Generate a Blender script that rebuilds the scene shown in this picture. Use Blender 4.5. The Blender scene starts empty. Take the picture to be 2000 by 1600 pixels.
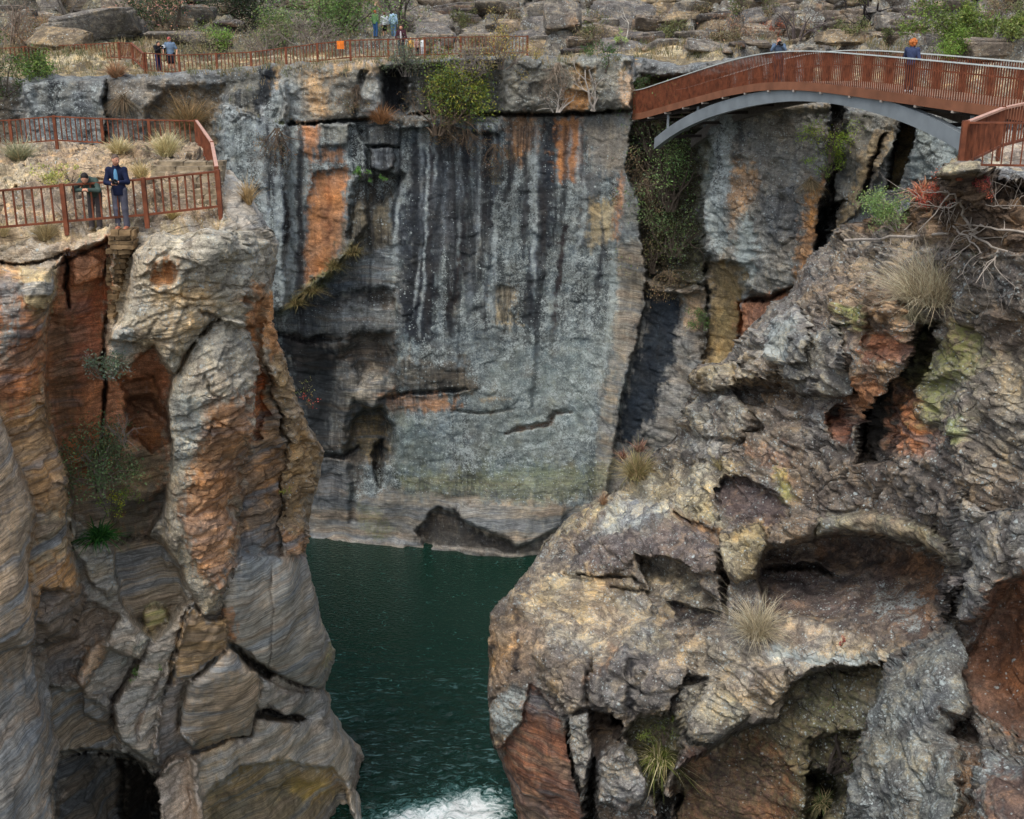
import bpy, bmesh, math, random
import numpy as np
from mathutils import Vector, Matrix
f32=np.float32
SC=bpy.context.scene
# ------------------------------------------------------------------ camera, sky, sun, exposure
CAMZ=28.0; FPX=2414.0; PITCH=math.atan(800.0/2414.0)
cd=bpy.data.cameras.new('camera'); cam=bpy.data.objects.new('camera',cd); SC.collection.objects.link(cam)
cd.sensor_width=36.0; cd.lens=36.0*FPX/2000.0; cd.clip_end=2000; cd.clip_start=0.1
cam.location=(0,0,CAMZ); cam.rotation_euler=(math.pi/2-PITCH,0,0); SC.camera=cam
SUN_EL=math.radians(60); SUN_AZ=math.radians(205)   # azimuth measured clockwise from +Y
w=bpy.data.worlds.new("World"); SC.world=w; w.use_nodes=True
nt=w.node_tree; bg=nt.nodes['Background']
sky=nt.nodes.new('ShaderNodeTexSky'); sky.sky_type='NISHITA'; sky.sun_disc=False
sky.sun_elevation=SUN_EL; sky.sun_rotation=SUN_AZ; sky.air_density=1.0; sky.dust_density=3.0; sky.ozone_density=1.0
hs=nt.nodes.new('ShaderNodeHueSaturation'); hs.inputs['Saturation'].default_value=0.55   # cloud cover takes most of the blue out of the sky
nt.links.new(sky.outputs[0],hs.inputs['Color']); nt.links.new(hs.outputs[0],bg.inputs[0]); bg.inputs[1].default_value=0.145
sl=bpy.data.lights.new('sun','SUN'); sl.energy=1.05; sl.angle=math.radians(26); sl.color=(1,0.96,0.9)
so=bpy.data.objects.new('sun',sl); SC.collection.objects.link(so)
sd_=Vector((math.sin(SUN_AZ)*math.cos(SUN_EL),math.cos(SUN_AZ)*math.cos(SUN_EL),math.sin(SUN_EL)))
so.rotation_euler=sd_.to_track_quat('Z','Y').to_euler()
SC.view_settings.view_transform='Standard'; SC.view_settings.look='None'; SC.view_settings.gamma=1.0
SC.view_settings.exposure=0.53
SC.render.engine='CYCLES'
SC.cycles.max_bounces=4;SC.cycles.diffuse_bounces=3
# ------------------------------------------------------------------ helpers
SP,CP=math.sin(PITCH),math.cos(PITCH)
def unproj(u,v,Y):
    """point of the place seen at photo pixel u,v, Y metres ahead of the viewpoint"""
    x=(u-1000.0)/FPX; y=-(v-800.0)/FPX
    t=Y/(CP+y*SP)
    return x*t, Y+0*t, CAMZ+t*(-SP+y*CP)
def pt(u,v,Y):
    a=unproj(u,v,Y); return Vector((float(a[0]),float(a[1]),float(a[2])))
def Yz(v,z):
    y=-(v-800.0)/FPX
    return (CAMZ-z)/(-((-SP+y*CP)/(CP+y*SP)))
def px(u,z=None): pass
def lin(c):
    c=np.asarray(c,dtype=float)/255.0
    return np.where(c<=0.04045,c/12.92,((c+0.055)/1.055)**2.4)
GAIN=1.55
def rk(c):
    c=lin(c)*GAIN
    if c[0]>c[2]*1.9: c=c*np.array([.98,1.09,1.0])
    g=c@np.array([.3,.6,.1]); return np.minimum(c*0.86+g*0.14,0.8)
rs=np.random.RandomState(7)
PERM=np.tile(rs.permutation(256),3).astype(np.int32)
GR=rs.normal(size=(256,3)).astype(f32); GR/=np.linalg.norm(GR,axis=1)[:,None]
def pnoise(x,y,z):
    x=x.astype(f32);y=y.astype(f32);z=z.astype(f32)
    xi=np.floor(x);yi=np.floor(y);zi=np.floor(z)
    fx=x-xi;fy=y-yi;fz=z-zi
    xi=xi.astype(np.int32)&255;yi=yi.astype(np.int32)&255;zi=zi.astype(np.int32)&255
    ux=fx*fx*fx*(fx*(fx*6-15)+10);uy=fy*fy*fy*(fy*(fy*6-15)+10);uz=fz*fz*fz*(fz*(fz*6-15)+10)
    out=0
    for i in (0,1):
        A=PERM[xi+i]; wx=ux if i else 1-ux
        for j in (0,1):
            Bq=PERM[A+yi+j]; wy=uy if j else 1-uy
            for k in (0,1):
                h=PERM[Bq+zi+k]; g=GR[h]; wz=uz if k else 1-uz
                out=out+wx*wy*wz*(g[...,0]*(fx-i)+g[...,1]*(fy-j)+g[...,2]*(fz-k))
    return out*1.5
def fbm(p,sc,oct=4,gain=0.5,ridge=False,off=0.0):
    x,y,z=p[0]*sc+off,p[1]*sc+off*1.7,p[2]*sc+off*2.3
    a=1.0;o=0;tot=0
    for i in range(oct):
        n=pnoise(x,y,z)
        if ridge: n=1-2*np.abs(n)
        o=o+a*n;tot+=a;a*=gain
        x=x*2.03+11.3;y=y*2.03+5.1;z=z*2.03+7.7
    return o/tot
def hsh(a,b=0,c=0):
    q=np.sin(a*127.1+b*311.7+c*74.7)*43758.5453
    return q-np.floor(q)
def facets(P,cell,zs,seed):
    """broken-rock relief: every cell of a jittered lattice is its own tilted face"""
    x,y,z=P[0]/cell,P[1]/cell,P[2]/cell*zs
    xi,yi,zi=np.floor(x).astype(np.int32),np.floor(y).astype(np.int32),np.floor(z).astype(np.int32)
    best=np.full(x.shape,1e9,f32);sec=best.copy();val=np.zeros(x.shape,f32)
    for i in (-1,0,1):
        for j in (-1,0,1):
            for k in (-1,0,1):
                a=(xi+i+seed)&255;b=(yi+j)&255;c=(zi+k)&255
                h=PERM[PERM[PERM[a]+b]+c]
                r=GR[h];o=GR[(h+57)&255]
                dx=x-(xi+i+.5+r[...,0]*.45);dy=y-(yi+j+.5+r[...,1]*.45);dz=z-(zi+k+.5+r[...,2]*.45)
                d=dx*dx+dy*dy+dz*dz
                m=d<best
                sec=np.where(m,best,np.minimum(sec,d));best=np.where(m,d,best)
                val=np.where(m,(dx*o[...,0]+dy*o[...,1]+dz*o[...,2])*.55+r[...,0]*r[...,1]*1.1,val)
    e=smooth((np.sqrt(sec)-np.sqrt(best))/.11)
    return val*e-(1-e)*.22
def smooth(t):
    t=np.clip(t,0,1); return t*t*(3-2*t)
def sdf(U,V,poly,closed=True):
    """signed distance (negative inside) to a polygon, or distance to an open line"""
    P=np.asarray(poly,dtype=f32); n=len(P)
    d2=np.full(U.shape,1e12,f32); ins=np.zeros(U.shape,bool)
    for i in range(n if closed else n-1):
        ax,ay=P[i][:2]; bx,by=P[(i+1)%n][:2]
        ex,ey=bx-ax,by-ay; L=ex*ex+ey*ey+1e-9
        t=np.clip(((U-ax)*ex+(V-ay)*ey)/L,0,1)
        dx=U-ax-t*ex; dy=V-ay-t*ey
        np.minimum(d2,dx*dx+dy*dy,out=d2)
        if closed:
            c=((ay>V)!=(by>V))&(U<(bx-ax)*(V-ay)/(by-ay+1e-12)+ax)
            ins^=c
    d=np.sqrt(d2)
    return np.where(ins,-d,d) if closed else d
def fracpoly(poly,amp,step=9,seed=0):
    """subdivide an outline and roughen it"""
    out=[];n=len(poly)
    for i in range(n):
        a=np.array(poly[i][:2],float);b=np.array(poly[(i+1)%n][:2],float)
        L=np.linalg.norm(b-a);k=max(1,int(L/step))
        for j in range(k):
            out.append(a+(b-a)*j/k)
    Q=np.array(out); 
    zx=np.full(len(Q),seed*3.1+0.5)
    nx=fbm((Q[:,0]*0.03,Q[:,1]*0.03,zx),1.0,4,0.6);ny=fbm((Q[:,0]*0.03+50,Q[:,1]*0.03,zx),1.0,4,0.6)
    Q[:,0]+=nx*amp;Q[:,1]+=ny*amp
    return Q
def tps(pts):
    """thin plate surface through (u,v,Y); solved for 1/Y so that planes stay planes"""
    P=np.array([(p[0]/400.0,p[1]/400.0) for p in pts]);W=np.array([1.0/p[2] for p in pts])
    n=len(P)
    r2=((P[:,None]-P[None])**2).sum(-1);K=0.5*r2*np.log(r2+1e-12)+np.eye(n)*2e-3
    A=np.zeros((n+3,n+3));A[:n,:n]=K;A[:n,n]=1;A[:n,n+1:]=P;A[n,:n]=1;A[n+1:,:n]=P.T
    c=np.linalg.solve(A,np.concatenate([W,[0,0,0]]))
    def ev(U,V):
        x=U/400.0;y=V/400.0
        o=c[n]+c[n+1]*x+c[n+2]*y
        for i in range(n):
            q=(x-P[i,0])**2+(y-P[i,1])**2
            o=o+c[i]*0.5*q*np.log(q+1e-12)
        return 1.0/np.maximum(o,1/400.0)
    return ev
# brushes: each is a dict; shapes are outlines on the rock, effects are relief (metres), stone colour, lichen, streaks...
def B(p,d=0,f=14,w=8,c=None,a=1.0,dome=0,R=60,g=None,wd=None,**k):
    """p outline; d relief (+ deeper, - prouder); f edge softness px; w outline warp px; c colour; dome bulge m over R px;
       g=(v0,v1) relief fades to nothing between these rows; wd = width: p is an open line"""
    return dict(p=p,d=d,f=f,w=w,c=c,a=a,dome=dome,R=R,g=g,wd=wd,k=k)
def E(cu,cv,ru,rv,rot=0,n=14):
    r=math.radians(rot);o=[]
    for i in range(n):
        t=2*math.pi*i/n;x,y=ru*math.cos(t),rv*math.sin(t)
        o.append((cu+x*math.cos(r)-y*math.sin(r),cv+x*math.sin(r)+y*math.cos(r)))
    return o
PK=['lich','strk','strat','moss','rough','blk','dark','bulk']
def obj_props(o,label=None,cat=None,group=None,kind=None):
    if label:o['label']=label
    if cat:o['category']=cat
    if group:o['group']=group
    if kind:o['kind']=kind
    return o
def fastmesh(name,V,F,mat,attrs=None,smoothf=True,parent=None):
    """V (n,3), F (m,k) int, one polygon size"""
    me=bpy.data.meshes.new(name);V=np.asarray(V,f32);F=np.asarray(F,np.int32)
    me.vertices.add(len(V));me.vertices.foreach_set('co',V.ravel())
    k=F.shape[1];me.loops.add(F.size);me.loops.foreach_set('vertex_index',F.ravel())
    me.polygons.add(len(F));me.polygons.foreach_set('loop_start',np.arange(0,F.size,k,dtype=np.int32))
    try: me.polygons.foreach_set('loop_total',np.full(len(F),k,np.int32))
    except Exception: pass
    me.polygons.foreach_set('use_smooth',np.full(len(F),smoothf,bool))
    if attrs:
        for an,ar in attrs.items():
            at=me.color_attributes.new(an,'FLOAT_COLOR','POINT')
            at.data.foreach_set('color',np.asarray(ar,f32).ravel())
    me.update(calc_edges=True);me.validate()
    o=bpy.data.objects.new(name,me);SC.collection.objects.link(o)
    if mat:me.materials.append(mat)
    if parent:o.parent=parent
    return o
def mass(name,box,step,ctrl,brushes,col,par,sil=None,silamp=7,K=0.09,smax=26,Rr=0.8,Rw=26,
         mat=None,Ts=0.55,Wd=2.2,seed=0,tilt=(0.05,0.03),amp=1.0,dense=None,var=.55,tone=(1,1,1)):
    u0,u1,v0,v1=box
    us=np.arange(u0,u1+step,step,dtype=f32)
    if dense:   # more rows where the ground is seen at a shallow angle
        vs=[v0]
        while vs[-1]<v1: vs.append(vs[-1]+(dense[2] if dense[0]<=vs[-1]<dense[1] else step))
        vs=np.array(vs,dtype=f32)
    else: vs=np.arange(v0,v1+step,step,dtype=f32)
    U,V=np.meshgrid(us,vs);nv,nu=U.shape
    U=U.copy();V=V.copy()
    sd=np.full(U.shape,-1e3,f32)
    if sil is not None:
        P=fracpoly(sil,silamp,8,seed).astype(f32);n=len(P)
        ins=np.zeros(U.shape,bool);d2=np.full(U.shape,1e12,f32);nx=U.copy();ny=V.copy();M=max(smax,Rw)+4
        for i in range(n):
            ax,ay=P[i];bx,by=P[(i+1)%n]
            j0=max(0,int(np.searchsorted(vs,min(ay,by)))-1);j1=min(nv,int(np.searchsorted(vs,max(ay,by)))+2)
            if j1>j0:
                sv=V[j0:j1];c=((ay>sv)!=(by>sv))&(U[j0:j1]<(bx-ax)*(sv-ay)/(by-ay+1e-12)+ax);ins[j0:j1]^=c
            a0=max(0,int((min(ax,bx)-M-u0)/step));a1=min(nu,int((max(ax,bx)+M-u0)/step)+2)
            b0=max(0,int(np.searchsorted(vs,min(ay,by)-M))-1);b1=min(nv,int(np.searchsorted(vs,max(ay,by)+M))+2)
            if a1<=a0 or b1<=b0: continue
            S=(slice(b0,b1),slice(a0,a1))
            ex,ey=bx-ax,by-ay;L=ex*ex+ey*ey+1e-9
            t=np.clip(((U[S]-ax)*ex+(V[S]-ay)*ey)/L,0,1);qx=ax+t*ex;qy=ay+t*ey
            dd=(U[S]-qx)**2+(V[S]-qy)**2;m=dd<d2[S]
            d2[S]=np.where(m,dd,d2[S]);nx[S]=np.where(m,qx,nx[S]);ny[S]=np.where(m,qy,ny[S])
        d=np.minimum(np.sqrt(d2),1e3);sd=np.where(ins,-d,d)
        out=sd>0
        # the side walls run back from the outline and slightly inwards
        dx=np.where(out,nx-U,0);dy=np.where(out,ny-V,0);dn=np.maximum(np.sqrt(dx*dx+dy*dy),1e-3)
        ins_=np.minimum(dn,smax)*0.12
        U=np.where(out,nx+dx/dn*ins_,U);V=np.where(out,ny+dy/dn*ins_,V)
    ev=tps(ctrl);Y=ev(U.astype(float),V.astype(float)).astype(f32)
    Yb=Y.copy()
    # warp fields
    wz=np.full(U.shape,seed*2.0+0.3,f32)
    WU=fbm((U/55.,V/55.,wz),1.0,4,0.62);WV=fbm((U/55.+31,V/55.,wz),1.0,4,0.62)
    WN=fbm((U/13.+7,V/13.,wz),1.0,3,0.65);WS=fbm((U/9.+17,V/80.,wz),1.0,3,0.6)
    C=np.zeros(U.shape+(3,),f32);C[:]=rk(col)
    PR={k:np.full(U.shape,par.get(k,0.0),f32) for k in PK}
    gu0,gv0=u0,v0
    for b in brushes:
        Q=np.asarray(b['p'],float);m=max(b['f']*2.2,b['R'] if b['dome'] else 0)+b['w']*1.7+(b['wd'] or 0)*1.5+14
        if sil is not None: m+=smax
        a0=max(0,int((Q[:,0].min()-m-gu0)/step));a1=min(nu,int((Q[:,0].max()+m-gu0)/step)+1)
        b0=max(0,int(np.searchsorted(vs,Q[:,1].min()-m))-1);b1=min(nv,int(np.searchsorted(vs,Q[:,1].max()+m))+1)
        if a1<=a0 or b1<=b0: continue
        S=(slice(b0,b1),slice(a0,a1))
        uu=U[S]+WU[S]*b['w']*1.7;vv=V[S]+WV[S]*b['w']*1.7
        if b['wd'] is not None:
            e=np.minimum(np.hypot(uu-Q[0,0],vv-Q[0,1]),np.hypot(uu-Q[-1,0],vv-Q[-1,1]))
            wv=b['wd']*0.5*(0.25+0.75*smooth(e/(5*b['wd'])))*(1+1.1*WN[S]+.7*WU[S])
            s=sdf(uu+WN[S]*3,vv+WS[S]*3,Q,False)-wv
        else: s=sdf(uu,vv,Q)+WN[S]*min(b['f'],10)*.55
        mk=smooth(0.5-s/b['f'])
        gk=1.0
        if b['g'] is not None: gk=1-smooth((vv-b['g'][0])/(b['g'][1]-b['g'][0]))
        if b['d']: Y[S]+=b['d']*mk*gk
        if b['dome']:
            t=np.clip(-s/b['R'],0,1);Y[S]-=b['dome']*np.sqrt(np.maximum(0,1-(1-t)**2))*gk
        if b['c'] is not None:
            fe=b['f']*1.6+4 if b['wd'] is None else b['f']*1.1+1;am=1.0 if b['wd'] is None else .3
            mc=smooth(0.5-(s+am*(WN[S]*(1.5*b['f']+8)+WS[S]*(1.2*b['f']+8)+WU[S]*b['f']*.8))/fe)
            cc=rk(b['c']);mm=(mc*b['a'])[...,None];C[S]=C[S]*(1-mm)+cc*mm
        for k_,v_ in b['k'].items():
            PR[k_][S]=PR[k_][S]*(1-mk)+v_*mk
    if sil is not None:
        t=np.clip(-sd/Rw,0,1);Y+=Rr*(1-np.sqrt(np.maximum(0,1-(1-t)**2)))
        Y+=np.where(sd>0,K*np.maximum(sd,0),0)
    X,Yw,Z=unproj(U,V,Y)
    Pw=(X.astype(f32),Y.astype(f32),Z.astype(f32))
    # smooth base normal
    Xb,_,Zb=unproj(U,V,Yb+np.where(sd>0,K*np.maximum(sd,0),0)+0)
    def grad(A):
        return np.gradient(A)
    k=5
    def cdiff(A,ax):
        r=np.roll(A,-k,ax)-np.roll(A,k,ax)
        idx=[slice(None)]*2
        n_=A.shape[ax]
        idx[ax]=slice(0,k);s2=[slice(None)]*2;s2[ax]=slice(k,k+1);r[tuple(idx)]=r[tuple(s2)]
        idx[ax]=slice(n_-k,n_);s2[ax]=slice(n_-k-1,n_-k);r[tuple(idx)]=r[tuple(s2)]
        return r
    g=unproj(np.meshgrid(us,vs)[0],np.meshgrid(us,vs)[1],Yb)
    tu=[cdiff(q,1) for q in g];tv=[cdiff(q,0) for q in g]
    N=np.stack([tu[1]*tv[2]-tu[2]*tv[1],tu[2]*tv[0]-tu[0]*tv[2],tu[0]*tv[1]-tu[1]*tv[0]],-1)
    N/=np.maximum(np.linalg.norm(N,axis=-1),1e-9)[...,None]
    flip=(N[...,1]*Y+N[...,2]*(Z-CAMZ)+N[...,0]*X)>0
    N=np.where(flip[...,None],-N,N)
    # ---- relief: bulges, ridged rock, bedding ledges and joints, fine grain
    big=fbm(Pw,0.22,3,0.5,off=seed)
    wob=fbm(Pw,0.35,3,0.5,off=seed+9)
    zz=Z+0.55*wob+tilt[0]*X+tilt[1]*Y
    hyp=X*0.8+Y*0.6+0.8*fbm(Pw,0.5,2,off=seed+4)
    def ledge(T,W):
        q=zz/T;li=np.floor(q);fr=q-li
        bx=hyp/W+hsh(li,3.3)*7;bi=np.floor(bx);bf=bx-bi
        h=hsh(li,bi,1.0);h2=hsh(li,5.0)
        bev=smooth(np.minimum(fr,1-fr)/0.16)*smooth(np.minimum(bf,1-bf)*W/T/0.16)
        return (0.55*h+0.45*h2-0.5)*1.0*bev+ (bev-1)*0.55
    Lg=0.78*ledge(Ts,Wd)+0.2*ledge(Ts*0.37,Wd*0.33)
    gate=smooth(0.5+1.6*fbm(Pw,0.3,2,off=seed+20))
    rg=fbm(Pw,0.9,5,0.55,ridge=True,off=seed+2)-0.35
    rf=fbm(Pw,2.6,4,0.6,off=seed+12)
    fine=fbm((X*0.6,Y*0.6,zz*3.0),2.2,3,0.6,off=seed+30)
    med=fbm(Pw,0.62,4,0.5,off=seed+70)
    wp=.35*fbm(Pw,.9,2,off=seed+77)
    fc=facets((X+wp,Y-wp,zz),1.15,1.5,seed)*.62+facets((X-wp,Y+wp,zz+wp*.5),.42,1.4,seed+9)*.26
    fw=np.clip(PR['rough']*.5+PR['blk']*.35,0,1.25)
    disp=fw*.56*fc+PR['bulk']*(0.7*big+0.28*med)+PR['rough']*(0.10*rg+0.09*rf)+PR['blk']*0.24*Lg*(0.25+0.75*gate)+PR['strat']*0.018*fine
    X=X+N[...,0]*disp*amp;Y=Y+N[...,1]*disp*amp;Z=Z+N[...,2]*disp*amp
    # stone colour variation
    cv=fbm(Pw,0.5,5,0.6,off=seed+40);cv2=fbm((X*1.0,Y*1.0,Z*0.3),1.3,4,0.6,off=seed+50)
    C*=(1+0.5*cv+0.4*cv2)[...,None]
    lum=C@np.array([.3,.6,.1],f32)
    pg=(smooth(.5+1.7*fbm(Pw,0.45,4,0.6,off=seed+80)-.35*0)*var*.75)[...,None]
    C=C*(1-pg)+pg*(lum*.95)[...,None]*np.array([1.02,1.0,.94],f32)     # patches under a grey crust
    po=(smooth(2.2*fbm(Pw,0.7,4,0.6,off=seed+90)-.25)*var)[...,None]
    C=C*(1-po)+po*(lum*.95)[...,None]*np.array([1.38,.96,.58],f32)      # iron-stained patches
    hue=fbm(Pw,0.8,4,0.6,off=seed+60)
    C[...,0]*=1+0.16*hue;C[...,2]*=1-0.18*hue
    C=np.clip(C*np.array(tone,f32),0.008,0.85)
    Va=np.stack([X,Y,Z],-1).reshape(-1,3)
    I=np.arange(nu*nv).reshape(nv,nu)
    F=np.stack([I[:-1,:-1],I[1:,:-1],I[1:,1:],I[:-1,1:]],-1).reshape(-1,4)
    keep=np.ones(nu*nv,bool)
    if sil is not None: keep=(sd<=smax).ravel()
    F=F[keep[F].all(1)]
    used=np.zeros(nu*nv,bool);used[F.ravel()]=True
    rem=np.cumsum(used)-1
    F=rem[F];Va=Va[used]
    one=np.ones(nu*nv,f32)
    a1=np.concatenate([C.reshape(-1,3),one[:,None]],1)[used]
    a2=np.stack([PR['lich'].ravel(),PR['strk'].ravel(),PR['strat'].ravel(),PR['moss'].ravel()],1)[used]
    cr=np.clip(PR['rough']*.45+PR['blk']*.4,0,1).ravel()
    a3=np.stack([cr,PR['dark'].ravel(),cr*0,cr*0+1],1)[used]
    o=fastmesh(name,Va,F,mat,{'stone':a1,'grow':a2,'form':a3})
    return o
# ------------------------------------------------------------------ materials
def newmat(name):
    m=bpy.data.materials.new(name);m.use_nodes=True;t=m.node_tree
    return m,t,t.nodes['Principled BSDF'],t.nodes,t.links
def rock_material(name,fresh=1.0):
    m,t,bs,N,L=newmat(name)
    def nd(ty,**k):
        n=N.new(ty)
        for a,b in k.items(): setattr(n,a,b)
        return n
    def mth(op,a,b=None,c=None,clamp=False):
        n=nd('ShaderNodeMath',operation=op,use_clamp=clamp)
        for i,q in enumerate((a,b,c)):
            if q is None: continue
            if isinstance(q,(int,float)): n.inputs[i].default_value=q
            else: L.new(q,n.inputs[i])
        return n.outputs[0]
    geo=nd('ShaderNodeNewGeometry').outputs['Position']
    A=nd('ShaderNodeAttribute',attribute_name='stone');G=nd('ShaderNodeAttribute',attribute_name='grow')
    sp=nd('ShaderNodeSeparateColor');L.new(G.outputs['Color'],sp.inputs[0])
    lich,strk,strat,moss=sp.outputs[0],sp.outputs[1],sp.outputs[2],G.outputs['Alpha']
    def noise(scale,detail,rough=0.6,vec=geo,dist=0.0):
        n=nd('ShaderNodeTexNoise');n.inputs['Scale'].default_value=scale;n.inputs['Detail'].default_value=detail
        n.inputs['Roughness'].default_value=rough;n.inputs['Distortion'].default_value=dist;L.new(vec,n.inputs['Vector']);return n.outputs[0]
    def mapv(s,vec=geo,rot=(0,0,0)):
        n=nd('ShaderNodeMapping');n.inputs['Scale'].default_value=s;n.inputs['Rotation'].default_value=rot;L.new(vec,n.inputs['Vector']);return n.outputs[0]
    def ramp(x,a,b,lo=0.0,hi=1.0):
        n=nd('ShaderNodeMapRange');n.clamp=True
        n.inputs[1].default_value=a;n.inputs[2].default_value=b;n.inputs[3].default_value=lo;n.inputs[4].default_value=hi
        L.new(x,n.inputs[0]);return n.outputs[0]
    def mixc(fac,a,b,bt='MIX'):
        n=nd('ShaderNodeMix',data_type='RGBA',blend_type=bt)
        if isinstance(fac,(int,float)):n.inputs[0].default_value=fac
        else:L.new(fac,n.inputs[0])
        for i,q in ((6,a),(7,b)):
            if isinstance(q,tuple):n.inputs[i].default_value=q
            else:L.new(q,n.inputs[i])
        return n.outputs[2]
    n1=noise(1.1,6,0.68);n2=noise(7.0,4,0.72);n3=noise(30.0,1,0.7)
    col=A.outputs['Color']
    def vmul(c,x):
        n=nd('ShaderNodeVectorMath',operation='SCALE');L.new(c,n.inputs[0]);L.new(x,n.inputs['Scale']);return n.outputs[0]
    k=mth('MULTIPLY',ramp(n1,0.25,0.75,0.72,1.3),ramp(n2,0.25,0.75,0.68,1.34))
    k=mth('MULTIPLY',k,ramp(n3,0.25,0.75,0.66,1.34))
    k=mth('ADD',mth('MULTIPLY',k,mth('SUBTRACT',1.0,mth('MULTIPLY',ramp(strat,0.6,1.0),0.55))),mth('MULTIPLY',ramp(strat,0.6,1.0),0.55))
    # bedding: thin lines that wander
    warp=nd('ShaderNodeVectorMath',operation='ADD')
    wn=nd('ShaderNodeTexNoise');wn.inputs['Scale'].default_value=0.45;wn.inputs['Detail'].default_value=3;L.new(geo,wn.inputs['Vector'])
    ws=nd('ShaderNodeVectorMath',operation='SCALE');L.new(wn.outputs['Color'],ws.inputs[0]);ws.inputs['Scale'].default_value=0.9
    L.new(geo,warp.inputs[0]);L.new(ws.outputs[0],warp.inputs[1])
    b1=noise(1.0,3,0.7,mapv((0.6,0.6,13.0),warp.outputs[0],(0.22,0.1,0)))
    b2=noise(1.0,2,0.7,mapv((0.9,0.9,27.0),warp.outputs[0],(-0.12,0.2,0)))
    bb=mth('MULTIPLY',ramp(b1,0.36,0.6,0.74,1.14),ramp(b2,0.36,0.6,0.64,1.2))
    bmix=mth('MULTIPLY_ADD',mth('SUBTRACT',bb,1.0),strat,1.0)
    k=mth('MULTIPLY',k,bmix)
    col=vmul(col,k)
    b0=noise(1.0,3,0.6,mapv((0.16,0.16,2.0),warp.outputs[0],(0.35,-0.2,0)))
    sep=nd('ShaderNodeSeparateColor');L.new(col,sep.inputs[0])
    lumv=mth('ADD',mth('MULTIPLY',sep.outputs[0],.35),mth('MULTIPLY',sep.outputs[1],.6))
    cb=nd('ShaderNodeVectorMath',operation='SCALE');cb.inputs[0].default_value=(.82,.89,.92);L.new(lumv,cb.inputs['Scale'])
    cw_=nd('ShaderNodeVectorMath',operation='SCALE');cw_.inputs[0].default_value=(1.30,.98,.68);L.new(lumv,cw_.inputs['Scale'])
    bst=ramp(strat,0.55,1.0)
    col=mixc(mth('MULTIPLY',mth('MULTIPLY',ramp(b0,0.52,0.62),bst),0.8),col,cb.outputs[0])
    col=mixc(mth('MULTIPLY',mth('MULTIPLY',ramp(b0,0.46,0.38),bst),0.6),col,cw_.outputs[0])
    # dark weathering crust with crisp ragged borders, tan where it has flaked off
    FA=nd('ShaderNodeAttribute',attribute_name='form');fs=nd('ShaderNodeSeparateColor');L.new(FA.outputs['Color'],fs.inputs[0])
    crk,crust=fs.outputs[0],fs.outputs[1]
    n5=noise(1.5,7,0.74,geo,.4)
    m5=mth('MULTIPLY',ramp(n5,0.485,0.535),crust)
    dkc=nd('ShaderNodeVectorMath',operation='MULTIPLY');L.new(col,dkc.inputs[0]);dkc.inputs[1].default_value=(.42,.42,.48)
    col=mixc(mth('MULTIPLY',m5,0.85),col,dkc.outputs[0])
    ltc=nd('ShaderNodeVectorMath',operation='MULTIPLY');L.new(col,ltc.inputs[0]);ltc.inputs[1].default_value=(1.55,1.40,1.16)
    col=mixc(mth('MULTIPLY',ramp(n5,0.445,0.40),crust),col,ltc.outputs[0])
    # dark wash streaks that ran down the face
    s1=noise(1.0,5,0.65,mapv((1.9,1.9,0.10)));s2=noise(1.0,4,0.7,mapv((7.0,7.0,0.35)))
    sk=mth('MULTIPLY',ramp(mth('ADD',mth('MULTIPLY',s1,0.7),mth('MULTIPLY',s2,0.3)),0.47,0.56),strk,clamp=True)
    col=mixc(mth('MULTIPLY',sk,0.88),col,(0.022,0.025,0.028,1))
    # pale drip lines
    s3=noise(1.0,4,0.7,mapv((5.0,5.0,0.22),rot=(0,0,0.4)))
    pk=mth('MULTIPLY',mth('MULTIPLY',ramp(s3,0.56,0.68),strk),ramp(n2,0.45,0.6),clamp=True)
    col=mixc(mth('MULTIPLY',pk,0.55),col,(0.36,0.40,0.41,1))
    # moss / algae tint
    mo=mth('MULTIPLY',moss,ramp(n2,0.4,0.58),clamp=True)
    col=mixc(mth('MULTIPLY',mo,0.8),col,(0.22,0.235,0.06,1))
    # lichen: dark crust, then pale crust in blotches and specks
    l1=noise(2.2,5,0.75);l2=noise(13.0,3,0.7)
    thr=mth('SUBTRACT',0.78,mth('MULTIPLY',lich,0.36))
    lv=mth('ADD',mth('MULTIPLY',l1,0.45),mth('MULTIPLY',l2,0.55))
    lm=mth('MULTIPLY_ADD',mth('SUBTRACT',lv,thr),16.0,0.5,clamp=True)
    vo=nd('ShaderNodeTexVoronoi');vo.inputs['Scale'].default_value=5.0;L.new(geo,vo.inputs['Vector'])
    vsep=nd('ShaderNodeSeparateColor');L.new(vo.outputs['Color'],vsep.inputs[0])
    rad=mth('MULTIPLY',mth('MULTIPLY',mth('GREATER_THAN',mth('ADD',vsep.outputs[0],mth('MULTIPLY',lich,0.45)),0.93),vsep.outputs[1]),0.34)
    spot=mth('MULTIPLY_ADD',mth('SUBTRACT',mth('ADD',rad,mth('MULTIPLY',mth('SUBTRACT',n3,0.5),0.16)),vo.outputs['Distance']),18.0,0.0,clamp=True)
    clus=ramp(l1,0.46,0.58);spot=mth('MULTIPLY',mth('MULTIPLY',spot,ramp(lich,0.03,0.2)),clus)
    v2=nd('ShaderNodeTexVoronoi');v2.inputs['Scale'].default_value=13.0;L.new(geo,v2.inputs['Vector'])
    v2s=nd('ShaderNodeSeparateColor');L.new(v2.outputs['Color'],v2s.inputs[0])
    sp2=mth('MULTIPLY_ADD',mth('SUBTRACT',mth('MULTIPLY',mth('GREATER_THAN',mth('ADD',v2s.outputs[0],mth('MULTIPLY',lich,0.8)),0.93),mth('MULTIPLY',v2s.outputs[1],0.45)),v2.outputs['Distance']),14.0,0.0,clamp=True)
    sp2=mth('MULTIPLY',mth('MULTIPLY',sp2,ramp(lich,0.02,0.2)),ramp(l1,0.38,0.56))
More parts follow.
